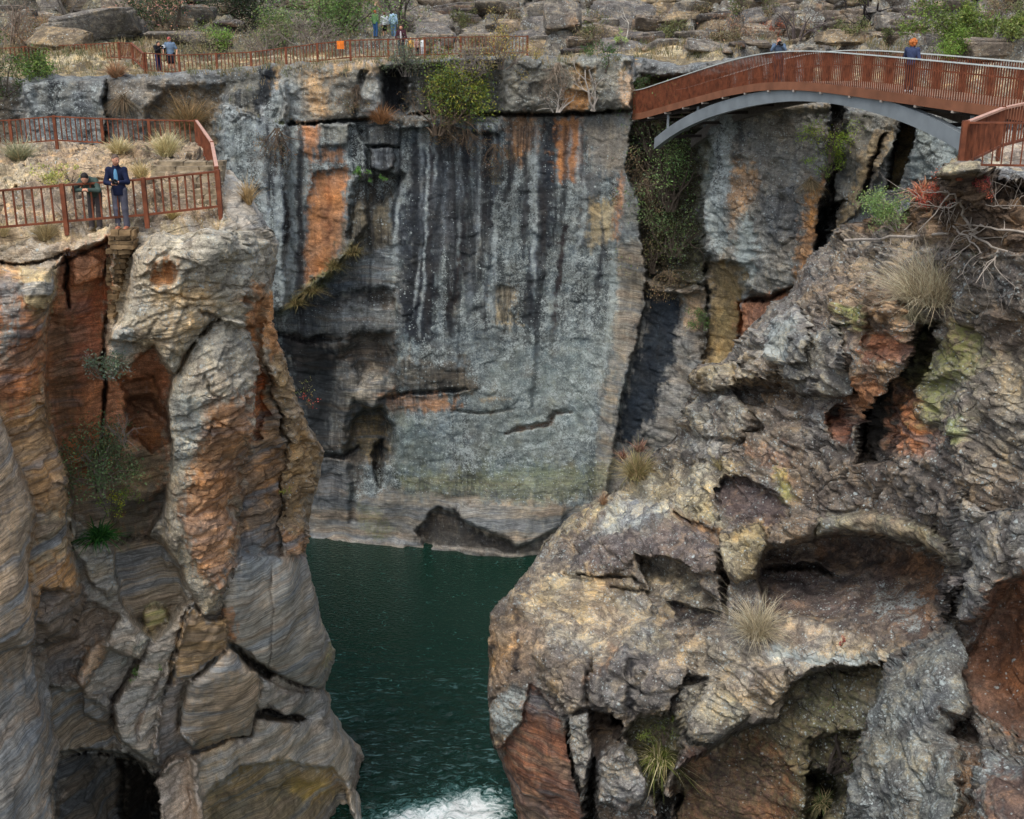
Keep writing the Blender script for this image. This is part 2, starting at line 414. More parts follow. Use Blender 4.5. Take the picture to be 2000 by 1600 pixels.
    lcol=mixc(ramp(n1,0.4,0.6),(0.25,0.28,0.26,1),(0.42,0.47,0.46,1))
    col=mixc(mth('MULTIPLY',lm,0.72),col,lcol)
    col=mixc(mth('MULTIPLY',mth('MAXIMUM',spot,sp2),0.85),col,(0.47,0.53,0.52,1))
    dk=mth('MULTIPLY',ramp(noise(4.0,4,0.75),0.56,0.66),ramp(lich,0.0,0.3,0.35,0.8),clamp=True)
    col=mixc(mth('MULTIPLY',dk,0.6),col,(0.045,0.045,0.042,1))
    bs.inputs['Roughness'].default_value=0.88;bs.inputs['Specular IOR Level'].default_value=0.25
    # joints and cracks
    cw=nd('ShaderNodeVectorMath',operation='ADD');cs=nd('ShaderNodeVectorMath',operation='SCALE')
    wn2=nd('ShaderNodeTexNoise');wn2.inputs['Scale'].default_value=1.6;wn2.inputs['Detail'].default_value=2;L.new(geo,wn2.inputs['Vector'])
    L.new(wn2.outputs['Color'],cs.inputs[0]);cs.inputs['Scale'].default_value=0.8;L.new(geo,cw.inputs[0]);L.new(cs.outputs[0],cw.inputs[1])
    vc=nd('ShaderNodeTexVoronoi',feature='DISTANCE_TO_EDGE');vc.inputs['Scale'].default_value=1.0
    L.new(mapv((0.75,0.75,2.3),cw.outputs[0],(0.15,-0.2,0.5)),vc.inputs['Vector'])
    ck=mth('MULTIPLY',mth('SUBTRACT',1.0,ramp(vc.outputs['Distance'],0.0,0.045)),mth('MULTIPLY',crk,ramp(n1,0.42,0.6)),clamp=True)
    L.new(mixc(mth('MULTIPLY',ck,0.55),col,(0.035,0.03,0.026,1)),bs.inputs['Base Color'])
    # bump
    sm=mth('SUBTRACT',1.0,mth('MULTIPLY',ramp(strat,0.6,1.0),0.72))
    hsum=mth('MULTIPLY',mth('ADD',mth('MULTIPLY',n1,0.10),mth('MULTIPLY',n2,0.035)),sm)
    hsum=mth('ADD',mth('ADD',hsum,mth('MULTIPLY',n3,0.010)),mth('MULTIPLY',mth('MULTIPLY',n5,crust),-0.10))
    hsum=mth('ADD',hsum,mth('MULTIPLY',mth('MULTIPLY',mth('ADD',b1,mth('MULTIPLY',b2,0.8)),mth('MULTIPLY',strat,strat)),0.020))
    hsum=mth('SUBTRACT',mth('ADD',hsum,mth('MULTIPLY',lm,0.008)),mth('MULTIPLY',ck,0.06))
    bu=nd('ShaderNodeBump');bu.inputs['Strength'].default_value=0.85;bu.inputs['Distance'].default_value=1.0
    L.new(hsum,bu.inputs['Height']);L.new(bu.outputs[0],bs.inputs['Normal'])
    return m
ROCK=rock_material('weathered_rock')
# ------------------------------------------------------------------ far hillside above the gorge
GREY=(112,114,110);TAN=(150,128,100);ORG=(152,96,50);BRN=(128,92,66);DK=(34,38,42);WARM=(126,112,94);SLATE=(84,92,96)
hill_ctrl=[(-400,-160,135),(500,-160,132),(1000,-160,128),(1600,-160,120),(2400,-160,110),
 (-400,-30,102),(500,-30,106),(1000,-30,104),(1600,-30,94),(2300,-30,82),
 (-300,60,80),(300,60,84),(760,78,88),(1100,58,84),(1600,60,76),(2250,60,62),
 (-200,110,72),(200,120,69),(500,108,70),(850,104,70),(1200,106,70),(1500,106,66),(1800,122,56),(2150,130,50),
 (-200,152,64),(300,146,65),(500,128,63),(800,118,64),(1200,112,64),(1420,120,61),(1600,185,55),(1900,205,49),(2200,205,44)]
def make_hill():
    P=np.array([pt(*q) for q in hill_ctrl]);n=len(P)
    S=30.0;XY=P[:,:2]/S
    r2=((XY[:,None]-XY[None])**2).sum(-1);K=.5*r2*np.log(r2+1e-12)+np.eye(n)*4e-2
    A=np.zeros((n+3,n+3));A[:n,:n]=K;A[:n,n]=1;A[:n,n+1:]=XY;A[n,:n]=1;A[n+1:,:n]=XY.T
    c=np.linalg.solve(A,np.concatenate([P[:,2],[0,0,0]]))
    xs=np.arange(-64,62,.17,dtype=f32);ys=[40.0]
    while ys[-1]<142: ys.append(ys[-1]+.13*(1+max(0,ys[-1]-70)*.012))
    X,Y=np.meshgrid(xs,np.array(ys,dtype=f32))
    Z=c[n]+c[n+1]*X/S+c[n+2]*Y/S
    for i in range(n):
        q=(X/S-XY[i,0])**2+(Y/S-XY[i,1])**2;Z=Z+c[i]*.5*q*np.log(q+1e-12)
    Z=Z.astype(f32)
    line=np.where(X<9.3,64.3+0*X,61.5-(X-9.3)*1.7);line=np.maximum(line,41)
    back=smooth((Y-line-3)/12)          # rockiness grows up the slope
    rocky=np.clip(.25+back*(.55+.45*smooth((X+6)/12)),0,1)
    o3=X*0
    w1=fbm((X,Y,o3),.07,3);w2=fbm((X,Y,o3+5),.22,3)
    Z0=Z+back*(w1*3.0+w2*1.6)+smooth((Y-line-8)/40)*2.0
    # ledges: sandstone beds weathered into steps
    def steps(z,T,k):
        q=z/T+fbm((X,Y,o3+k),.05,2)*.8;i=np.floor(q);f=q-i
        return (i+smooth((f-.86)/.14)-q)*T
    Z1=Z0+rocky*(steps(Z0,1.5,1)*.9+steps(Z0,.5,2)*.8)
    bx=X/2.4+fbm((X,Y,o3+9),.3,2)*1.2;by=Y/2.6+fbm((X,Y,o3+4),.3,2)*1.2
    ci=np.floor(bx);cj=np.floor(by+hsh(ci,2.)*3);fx=bx-ci;fy=by+hsh(ci,2.)*3-cj
    bev=smooth(np.minimum(fx,1-fx)/.14)*smooth(np.minimum(fy,1-fy)/.14)
    Z1=Z1+rocky*(hsh(ci,cj)-.3)*1.5*bev*smooth(.5+2*fbm((X,Y,o3+14),.12,2))
    rg=fbm((X,Y,Z1),.8,5,.55,ridge=True)-.35
    Z1=Z1+rocky*.42*rg+.05*fbm((X,Y,o3),3.0,3)
    Z1=Z1-3.5*(1-smooth((Y-line)/1.2))
    nv,nu=X.shape;I=np.arange(nu*nv).reshape(nv,nu)
    F=np.stack([I[:-1,:-1],I[:-1,1:],I[1:,1:],I[1:,:-1]],-1).reshape(-1,4)
    kp=(Y>line-.35)[:-1,:-1].ravel();F=F[kp]
    C=np.zeros(X.shape+(3,),f32);C[:]=rk((122,104,80))
    rm=smooth((rocky-.3)/.5+fbm((X,Y,Z1),.5,3)*.8)[...,None]
    C=C*(1-rm)+rk((106,100,88))*rm
    lf=smooth((-X-4)/10)*back;C=C*(1-lf[...,None]*.6)+rk((86,78,62))*lf[...,None]*.6
    og=smooth(fbm((X,Y,Z1),.25,4)*3-.7)[...,None]*.7;C=C*(1-og)+rk((160,104,66))*og
    path=smooth(1-np.abs(Y-line-6.2-w2*1.5)/1.6)[...,None]*.85;C=C*(1-path)+rk((168,148,122))*path
    C*=(1+.35*fbm((X,Y,Z1),.6,4))[...,None]
    one=np.ones(X.shape,f32)
    a1=np.concatenate([C,one[...,None]],-1).reshape(-1,4)
    a2=np.stack([.25+.35*rocky,.05*one,.5*one,0*one],-1).reshape(-1,4)
    a3=np.stack([rocky,one,one,one],-1).reshape(-1,4)
    o=fastmesh('hillside',np.stack([X,Y,Z1],-1).reshape(-1,3),F,ROCK,{'stone':np.clip(a1,.01,.8),'grow':a2,'form':a3})
    obj_props(o,kind='structure')
make_hill()
# ------------------------------------------------------------------ far cliff
cl_ctrl=[(-150,60,63),(-150,600,62),(-150,1180,60),(200,140,62),(200,290,61),(500,130,61.5),(500,600,61.5),(500,1050,62.6),(620,1052,62.2),
 (850,120,62),(850,600,61),(800,1072,60.9),(1015,1086,59.8),(850,1200,60),(1230,120,62.5),(1230,600,62),(1230,1075,60.6),
 (1400,210,58),(1400,500,57.5),(1400,800,57),(1600,210,53),(1600,550,52),(1750,220,49),(1750,420,48),(1950,230,45),(1950,420,44),(2150,250,42),(2150,500,42)]
cl_sil=[(-400,152),(0,150),(45,155),(60,140),(150,150),(250,146),(300,142),(430,136),(520,124),(600,122),(700,118),(850,114),(1030,108),(1100,112),
 (1170,104),(1240,108),(1248,150),(1262,112),(1330,128),(1400,118),(1480,108),(1560,120),(1620,190),(1760,215),(1900,215),(2050,210),(2450,200),(2450,1300),(-400,1300)]
cb=[
 # --- left, behind the middle railing
 B([(-60,120),(42,150),(50,330),(-60,340)],d=1.2,c=(88,80,66)),
 B([(44,160),(205,150),(208,300),(200,310),(70,310),(60,220)],d=-1.2,c=(100,105,103),lich=.6,strk=.5,f=10,strat=.1),
 B([(207,155),(330,145),(320,200),(290,215),(280,300),(208,310)],d=-.3,c=(109,103,92),lich=.4,f=10),
 B([(206,150),(207,300)],wd=5,d=1.0,f=5,w=4),B([(95,160),(112,160),(108,250),(100,290),(92,220)],c=DK,f=8),B([(150,160),(175,160),(180,300),(160,300)],c=(60,62,64),f=12,a=.7),
 B([(320,180),(335,175),(440,170),(440,310),(300,310),(285,225)],d=.7,c=(128,104,80),f=18),
 B([(-60,300),(420,300),(420,430),(-60,430)],d=.6,c=(80,74,66)),
 # --- left shoulder of the main wall
 B([(430,190),(470,165),(520,160),(560,160),(560,600),(440,640),(425,330)],d=-1.0,c=(117,124,125),lich=.75,strk=.9,f=16),
 B([(440,150),(470,140),(545,127),(560,130),(520,190),(500,230),(480,230),(440,190)],c=(96,94,84),lich=.4),
 B([(512,132),(548,128),(536,160),(520,185),(512,235),(498,240),(500,185)],c=DK,f=6,w=5,lich=0),
 B([(540,130),(560,128),(545,170),(530,175)],c=(170,125,75),f=8),
 # panel block above the ledge
 B([(548,128),(740,118),(745,228),(700,232),(690,240),(570,243),(545,236)],d=-.7,c=(104,101,90),lich=.45,f=9,strk=.15,dome=.35,R=40),
 B([(590,150),(640,150),(640,235),(598,220)],c=(160,118,74),f=20,a=.7),
 B([(550,168),(590,165),(595,236),(550,236)],c=(139,146,143),lich=.7,f=16,a=.7),
 B([(640,120),(760,112),(745,145),(730,148)],c=(180,135,85),f=12,a=.7),
 B([(704,140),(722,140),(700,185),(695,230),(690,230),(690,180)],c=(44,40,36),f=6,d=.5),
 B([(700,170),(745,160),(748,225),(706,232)],c=(139,141,134),lich=.6,f=10,a=.8),
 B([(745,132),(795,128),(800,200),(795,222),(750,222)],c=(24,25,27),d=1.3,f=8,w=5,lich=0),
 B([(800,128),(980,118),(985,222),(940,235),(850,228),(800,215)],d=.9,c=(85,86,79),f=20),
 B([(985,112),(1100,106),(1236,106),(1234,214),(1100,222),(985,224)],d=-.9,c=(109,107,95),lich=.5,f=8,dome=.4,R=40),
 B([(1030,165),(1080,160),(1075,190),(1035,190)],d=.35,c=(100,94,80),f=8),
 B([(1100,170),(1150,182),(1150,205),(1140,216),(1100,215)],d=.3,c=(176,118,62),f=7),
 B([(1120,130),(1160,140),(1155,172),(1125,170)],d=.4,c=(158,120,78),f=10),
 B([(1215,130),(1240,135),(1235,200),(1215,205)],c=(170,130,96),f=10),
 B([(1218,122),(1238,122),(1238,138),(1218,138)],d=.5,f=6),
 # the long horizontal joint
 B([(545,241),(600,243),(690,235),(740,228)],wd=5,d=1.3,f=5,w=4,c=(60,50,42)),
 B([(800,222),(980,224),(1100,222),(1235,216)],wd=6,d=1.6,f=5,w=4,c=(60,50,42)),
 B([(740,228),(800,226),(860,232),(980,240),(975,262),(840,252),(760,248)],d=-.6,c=(100,82,62),f=10,rough=2),
 # --- main wall colour
 B([(430,240),(1255,235),(1262,640),(1200,1090),(560,1090),(540,640)],c=(93,103,104),lich=.75,strk=.8,f=20,strat=.25,blk=.25,rough=.35,bulk=.5),
 B([(560,250),(600,250),(600,600),(556,600)],c=(128,135,132),lich=.8,strk=.35,f=16),
 B([(500,240),(560,240),(560,360),(545,620),(520,540),(505,380)],c=(109,118,121),lich=.8,strk=1.0,f=16),
 B([(525,270),(545,270),(545,330),(560,400),(562,480),(548,480),(530,350)],c=(34,36,38),f=8,lich=.2),
 B([(586,244),(628,242),(622,300),(606,308),(594,290)],c=(160,98,52),f=8,lich=.05,strk=0),
 B([(625,243),(680,240),(680,285),(625,285)],d=-.25,c=(119,122,114),lich=.6,f=7),
 B([(622,290),(672,290),(670,314),(626,318)],c=(160,100,54),f=9,lich=.05),
 B([(612,340),(678,330),(680,380),(672,480),(650,530),(600,570),(596,470),(602,400)],c=(162,102,56),f=12,lich=.03,strk=.22,strat=.35,d=.2),
 B([(640,345),(646,345),(642,470),(636,470)],c=(120,66,34),f=6,a=.8,lich=.0,strk=0),
 B([(682,245),(705,250),(708,330),(695,340),(684,300)],c=(32,34,37),f=7,d=.3),
 B([(716,245),(780,248),(778,286),(712,284)],d=-.6,c=(96,99,95),f=7,lich=.4),
 B([(712,286),(780,288)],wd=5,d=.9,f=5,w=2),
 B([(722,290),(770,290),(768,330),(748,340),(722,330)],d=-.9,c=(80,86,90),f=6,lich=.1),
 B([(698,350),(790,340),(750,400),(700,400),(690,470),(680,470)],d=.8,c=(66,60,52),f=16),
 B([(690,400),(760,380),(780,480),(720,520),(650,560)],c=(96,84,70),f=22,lich=.2),
 # ramp with grass, upper slab stands proud of the lower wall
 B([(430,200),(560,243),(690,240),(712,285),(720,440),(690,480),(640,540),(540,612),(440,640)],d=-1.3,f=10,w=4),
 B([(690,480),(640,540),(545,612)],wd=26,d=-.9,c=(104,92,56),f=16,moss=.5,rough=2.5),
 # big black run-offs in the upper middle
 B([(800,300),(850,290),(858,460),(850,600),(860,680),(780,660),(776,560),(790,440)],c=(38,42,47),f=8,lich=.28,strk=0),
 B([(770,400),(800,395),(800,560),(776,560)],c=(52,58,64),f=9,lich=.3),
 B([(848,330),(905,330),(900,430),(890,480),(850,480)],c=(78,86,92),lich=.6,strk=.5,f=14),
 B([(898,262),(915,262),(915,420),(898,560),(884,684),(872,684),(884,540),(898,420)],c=(44,40,40),f=6,lich=.03,strk=0),
 B([(940,255),(972,260),(960,370),(945,380)],c=(52,54,56),f=12,lich=.3),
 B([(930,400),(960,400),(958,440),(935,440)],c=(48,50,53),f=9),
 B([(1060,235),(1095,235),(1085,350),(1075,480),(1055,500),(1040,640),(1020,640),(1035,480),(1050,350)],c=(44,49,54),f=9,lich=.25,strk=0),
 B([(1100,440),(1108,440),(1095,560),(1078,690),(1070,690),(1084,560)],c=(48,44,46),f=5,lich=.03,strk=0),
 B([(1000,560),(1030,540),(1040,640),(1010,660)],c=(60,64,66),f=14,a=.8),
 B([(990,236),(1042,234),(1050,300),(1010,318),(990,300)],c=(168,112,62),f=14,a=.85,lich=.3),
 B([(1090,230),(1140,230),(1138,330),(1120,360),(1085,340)],c=(164,100,48),f=9,lich=.03,strk=.15),
 B([(1140,235),(1232,232),(1232,340),(1160,350)],c=(119,114,103),f=14,lich=.2,strk=.2),
 B([(1130,330),(1170,330),(1160,480),(1130,480)],c=(80,86,88),f=14,lich=.2,strk=.1),
 B([(1150,400),(1205,390),(1200,470),(1150,480)],c=(146,124,92),f=16,lich=.1,strk=.1),
 B([(1212,350),(1225,340),(1222,430),(1200,480),(1196,450)],c=(164,102,54),f=8,lich=0,strk=0),
 B([(1225,350),(1255,400),(1262,560),(1215,600),(1205,480)],c=(102,107,103),f=12,lich=.05,strk=.15,strat=.7),
 B([(1200,480),(1262,470),(1258,620),(1222,750),(1200,850),(1195,980),(1160,980),(1170,800),(1195,640)],c=(128,120,104),f=12,lich=.04,strk=.25,strat=.9,rough=.2),
 B([(1190,480),(1196,600),(1180,690),(1160,760),(1145,820)],wd=14,c=(148,161,158),lich=1.0,f=14,w=10,a=.6),
 B([(930,700),(1190,640),(1140,960),(930,980)],c=(96,107,103),lich=.72,strk=.08,strat=.1,rough=.3,f=50,a=.7),
 B([(860,660),(1000,640),(940,740),(860,740)],c=(96,105,106),lich=.7,strk=.3,f=30),
 B([(965,560),(1010,565),(1000,600),(1010,635),(965,630)],c=(150,128,100),f=8,d=.15,lich=.1),
 # diagonal crack
 B([(980,595),(1040,660),(1080,710),(1150,790),(1195,850)],wd=1.6,d=.14,f=4,w=7,c=(66,68,66),a=.3),
 B([(990,845),(1020,838),(1075,825),(1085,806),(1115,805)],wd=8,d=.55,f=6,w=5,c=(110,80,60)),
 B([(880,800),(940,808),(1000,800)],wd=4,d=.3,f=5,w=5,c=(100,84,66)),
 B([(935,782),(995,780)],wd=5,c=(150,125,95),f=6),
 # polished lower left with shelves and niches
 B([(545,620),(640,560),(760,520),(776,660),(770,770),(700,930),(600,1060),(560,1000)],c=(87,90,88),lich=.12,strk=.55,strat=.85,f=22,rough=.3,bulk=.9),
 B([(640,560),(700,500),(775,470),(776,640),(700,640),(640,640)],c=(111,118,119),lich=.35,strk=.3,strat=.8,f=18),
 B([(630,595),(680,570),(740,562),(770,570),(770,600),(690,590),(640,610)],d=.4,c=(74,70,64),f=14),
 B([(545,650),(600,660),(680,670),(672,700),(650,760),(640,850),(660,870),(620,880),(590,820),(560,720)],c=(32,36,39),f=14,lich=.04,strk=.1,dark=0),
 B([(540,655),(670,662)],wd=8,d=.8,f=10,w=8,c=(30,32,34)),
 B([(668,700),(690,660),(710,645),(760,650),(776,690),(770,720),(700,760),(690,700)],d=.6,c=(88,80,70),f=26,dome=-.5,R=30,strat=.9),
 B([(660,740),(740,720),(770,760),(730,800),(690,780),(670,830),(650,790)],c=(130,124,110),f=16,strat=1.0,lich=.05,d=-.5),
 B([(770,700),(900,710),(930,760),(880,770),(790,770)],c=(93,88,77),f=16,strat=.8,d=-.2,lich=.25),
 B([(740,782),(800,768),(910,760)],wd=5,d=.6,f=6,w=6,c=(50,46,42)),
 B([(745,772),(860,770),(905,790),(850,800),(765,806)],c=(156,108,76),f=10,strat=.7,lich=.08),
 B([(690,815),(715,800),(745,800),(765,830),(776,870),(768,900),(740,915),(700,900),(672,890)],d=1.2,c=(98,78,48),f=15,w=8,strat=.9,lich=0,g=(800,960)),
 B([(730,870),(750,860),(752,900),(742,950),(732,940)],d=.9,c=(40,38,36),f=12),
 B([(676,895),(700,868),(712,866),(715,890),(700,950),(695,1020),(682,1020),(690,940)],d=.35,c=(84,78,66),f=18,w=9),
 B([(590,900),(680,890),(690,960),(680,1050),(600,1060)],c=(93,95,95),strat=1.0,strk=.5,f=16,lich=0,bulk=1.2),
 B([(600,885),(670,890),(700,870)],wd=7,d=.6,f=8,w=5,c=(44,42,40)),
 B([(770,800),(830,830),(900,930),(860,960),(770,920)],c=(93,103,99),lich=.5,strk=.3,f=25,strat=.3),
 B([(700,980),(740,990),(770,1040),(740,1060),(700,1030)],c=(150,130,50),f=12,moss=.4,a=.7,lich=.1),
 B([(690,985),(696,985),(700,1040),(690,1040)],c=(34,34,36),f=6),
 # wet dark stains low on the left of the wall
 B([(560,720),(640,700),(672,760),(650,860),(600,900),(585,820)],c=(38,42,44),f=26,w=12,a=.7,lich=.03),
 B([(590,560),(700,520),(720,560),(640,600),(580,640),(555,640)],c=(70,78,86),f=22,w=12,a=.7,strk=.5,lich=.2),
 # olive tide band and the polished foot
 B([(770,930),(900,925),(1060,915),(1200,905),(1190,950),(1060,990),(900,970),(790,965)],c=(104,101,68),f=26,moss=.25,strat=.7,lich=.4,a=.5),
 B([(600,1000),(760,960),(900,965),(1100,985),(1180,990),(1120,1100),(600,1100)],c=(115,110,99),f=18,strat=1.0,lich=.03,strk=.18,rough=.15,blk=.05,bulk=1.0),
 B([(812,1040),(835,1010),(850,997),(885,1000),(900,1015),(930,1035),(980,1050),(1010,1078),(960,1068),(830,1066)],d=.55,f=9,w=10,c=(64,58,52),strk=.5),
 B([(600,1040),(680,1056),(790,1062),(800,1090),(600,1090)],d=-.25,f=12,c=(124,116,103),strat=.9),
 B([(880,1005),(930,1030),(980,1045),(1010,1070),(1060,1050),(1100,1030),(1100,990),(960,980),(900,985)],d=-.5,f=14,w=5),
 B([(890,1012),(940,1040),(1000,1056),(1040,1060),(1100,1035),(1090,1090),(1015,1092),(950,1082),(830,1070),(820,1050),(850,1010)],c=(58,54,48),f=12,w=5,a=.9,strat=.6),
 B([(560,1062),(680,1066),(790,1071),(830,1066),(960,1078),(1015,1086),(1060,1079),(1200,1060)],wd=5,c=(158,146,128),f=6,w=3,a=.6),
 # --- gully under the bridge foot
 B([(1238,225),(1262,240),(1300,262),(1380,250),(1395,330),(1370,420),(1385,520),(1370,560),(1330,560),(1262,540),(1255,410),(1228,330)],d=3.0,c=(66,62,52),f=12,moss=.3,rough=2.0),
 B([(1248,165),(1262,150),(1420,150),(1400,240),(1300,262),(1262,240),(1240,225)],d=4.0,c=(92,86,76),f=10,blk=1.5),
 B([(1262,530),(1380,560),(1372,700),(1330,860),(1300,1000),(1180,1000),(1205,850),(1225,740),(1258,600)],d=1.0,c=(117,114,106),f=9,w=4,strat=.7,strk=.25,lich=.12,rough=.25),
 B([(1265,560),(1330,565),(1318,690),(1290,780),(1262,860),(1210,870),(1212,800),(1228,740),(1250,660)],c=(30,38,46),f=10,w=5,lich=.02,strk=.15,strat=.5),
 B([(1335,570),(1368,575),(1360,640),(1338,640)],c=(176,132,88),f=10,a=.7),
 B([(1255,548),(1370,548),(1360,575),(1280,575)],d=-.8,c=(90,74,60),rough=2.5,f=14),
 # --- cliff below the middle of the bridge
 B([(1376,250),(1400,215),(1620,198),(1628,330),(1600,480),(1560,560),(1540,600),(1440,560),(1390,500),(1372,420)],d=-1.2,c=(119,116,106),lich=.5,strk=.3,strat=.5,blk=1.0,rough=.8,f=9,Rr=0) if 0 else
 B([(1376,250),(1400,215),(1620,198),(1628,330),(1600,480),(1560,560),(1540,600),(1440,560),(1390,500),(1372,420)],d=-1.2,c=(119,116,106),lich=.5,strk=.3,strat=.5,blk=1.0,rough=.8,f=9),
 B([(1385,225),(1440,215),(1430,300),(1415,480),(1395,500),(1380,420)],c=(130,141,139),lich=.8,strk=.6,f=12,a=.8),
 B([(1400,250),(1412,250),(1408,380),(1398,380)],c=(40,44,48),f=7,a=.9),
 B([(1430,230),(1448,230),(1445,330),(1430,400)],c=(48,50,52),f=9,a=.8),
 B([(1440,320),(1480,340),(1460,400),(1430,440),(1428,380)],c=(170,120,70),f=12,a=.8,strat=.6),
 B([(1440,460),(1462,420),(1470,500),(1455,560),(1440,540)],c=(139,150,145),lich=.9,f=10),
 B([(1480,380),(1560,360),(1575,460),(1500,470)],c=(84,88,90),strk=.6,f=20,a=.8,lich=.3),
 B([(1590,360),(1612,350),(1600,440),(1575,520),(1548,560),(1560,480)],c=(176,116,56),f=9,lich=.05),
 B([(1400,212),(1620,200),(1620,212),(1400,228)],d=-.4,c=(150,128,104),f=6),
 B([(1378,512),(1440,512),(1456,560),(1448,640),(1440,720),(1372,720),(1376,620)],d=1.6,c=(140,112,70),f=10,strk=.25,lich=.03,strat=.6,rough=.3),
 B([(1376,490),(1388,490),(1380,700),(1366,700)],c=(44,46,46),f=7,a=.9),
 B([(1440,590),(1500,575),(1545,560),(1530,640),(1450,720),(1440,720)],d=.8,c=(176,108,70),f=8,lich=.03,strat=.4),
 B([(1450,585),(1500,580),(1545,560)],wd=9,d=1.3,f=7,w=6,c=(80,52,38)),
 # tilted slabs, black clefts
 B([(1622,205),(1650,205),(1650,260),(1632,300),(1628,350),(1640,420),(1620,440),(1600,500),(1590,480),(1612,380)],d=1.4,c=(44,38,34),f=8),
 B([(1650,215),(1765,225),(1740,300),(1700,380),(1660,440),(1640,400),(1640,300)],d=-.6,c=(104,101,90),lich=.35,f=9,blk=.4),
 B([(1700,270),(1740,250),(1720,320),(1660,440),(1640,450),(1672,360)],c=(156,124,84),f=9,lich=.05),
 B([(1725,260),(1732,260),(1712,330),(1690,390),(1680,390),(1702,330)],d=.8,c=(50,46,44),f=5,w=3),
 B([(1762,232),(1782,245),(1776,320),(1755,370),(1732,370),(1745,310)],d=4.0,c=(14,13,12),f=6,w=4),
 B([(1782,235),(1900,250),(1900,350),(1830,360),(1776,350)],d=-.5,c=(109,120,119),lich=.7,f=8,rough=1.0),
 B([(1608,410),(1625,400),(1618,470),(1605,530),(1590,520),(1598,450)],d=1.0,c=(34,42,42),f=6),
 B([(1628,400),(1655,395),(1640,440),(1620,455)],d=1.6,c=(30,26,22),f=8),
]
rq=random.Random(77)
for i in range(64):   # run-off streaks down the main wall
    u=rq.choice([rq.uniform(505,600),rq.uniform(770,1100),rq.uniform(770,1000),rq.uniform(620,1190)]);v0=rq.choice([242,244,rq.uniform(250,420)]);L_=rq.uniform(120,430) if u<1080 else rq.uniform(90,260)
    if 590<u<700 and v0<560: continue
    w_=rq.uniform(4,15);dk=rq.random()<.66;v1=min(v0+L_,900)
    cb.append(B([(u,v0),(u+rq.uniform(-4,4),(v0+v1)/2),(u-rq.uniform(2,20),v1)],wd=w_,c=(rq.choice([(34,38,42),(46,46,48),(52,56,60)]) if dk else (138,148,150)),f=w_*.45+2,w=7,a=rq.uniform(.55,.95) if dk else .6,
      **(dict(lich=.12) if dk else dict(lich=.85))))
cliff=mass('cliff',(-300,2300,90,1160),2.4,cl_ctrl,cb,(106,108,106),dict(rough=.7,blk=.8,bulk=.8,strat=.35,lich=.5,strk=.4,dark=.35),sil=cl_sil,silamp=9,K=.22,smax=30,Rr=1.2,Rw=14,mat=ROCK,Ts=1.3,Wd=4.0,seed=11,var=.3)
obj_props(cliff,kind='structure')
# ------------------------------------------------------------------ left headland
lh_ctrl=[(-100,285,46),(100,285,46),(385,288,45),(430,335,38),(150,330,39),(340,325,36),(-100,360,34.5),(340,408,31.5),(100,400,32),
 (-100,460,29),(120,455,29.3),(240,450,29.7),(430,414,30.5),(500,440,31.5),(530,470,32.5),
 (0,520,28.9),(250,520,30),(450,520,30.6),(0,800,28.6),(300,800,30.3),(480,800,31),(590,860,34),
 (0,1100,28),(300,1100,31),(500,1100,32.5),(600,1100,35),(0,1400,27),(250,1350,31),(450,1350,33),(630,1350,37),
 (0,1650,25.5),(250,1600,30.5),(400,1600,33.5),(560,1500,36),(700,1500,39.8),(720,1650,38),(500,1650,34.5)]
lh_sil=[(-400,282),(0,283),(110,281),(200,284),(300,289),(385,288),(402,300),(425,332),(455,342),(482,368),(505,410),(532,448),(541,480),(538,520),(526,570),(530,640),(546,680),
 (562,730),(585,790),(605,840),(632,885),(625,930),(607,990),(600,1050),(597,1080),(604,1110),(620,1180),(626,1215),(655,1275),(645,1310),(633,1345),(650,1390),(672,1430),(705,1460),(720,1500),
 (724,1520),(702,1545),(728,1600),(742,1700),(-400,1700)]
LG=(148,138,122);OB=(158,104,62);PG=(148,145,139)
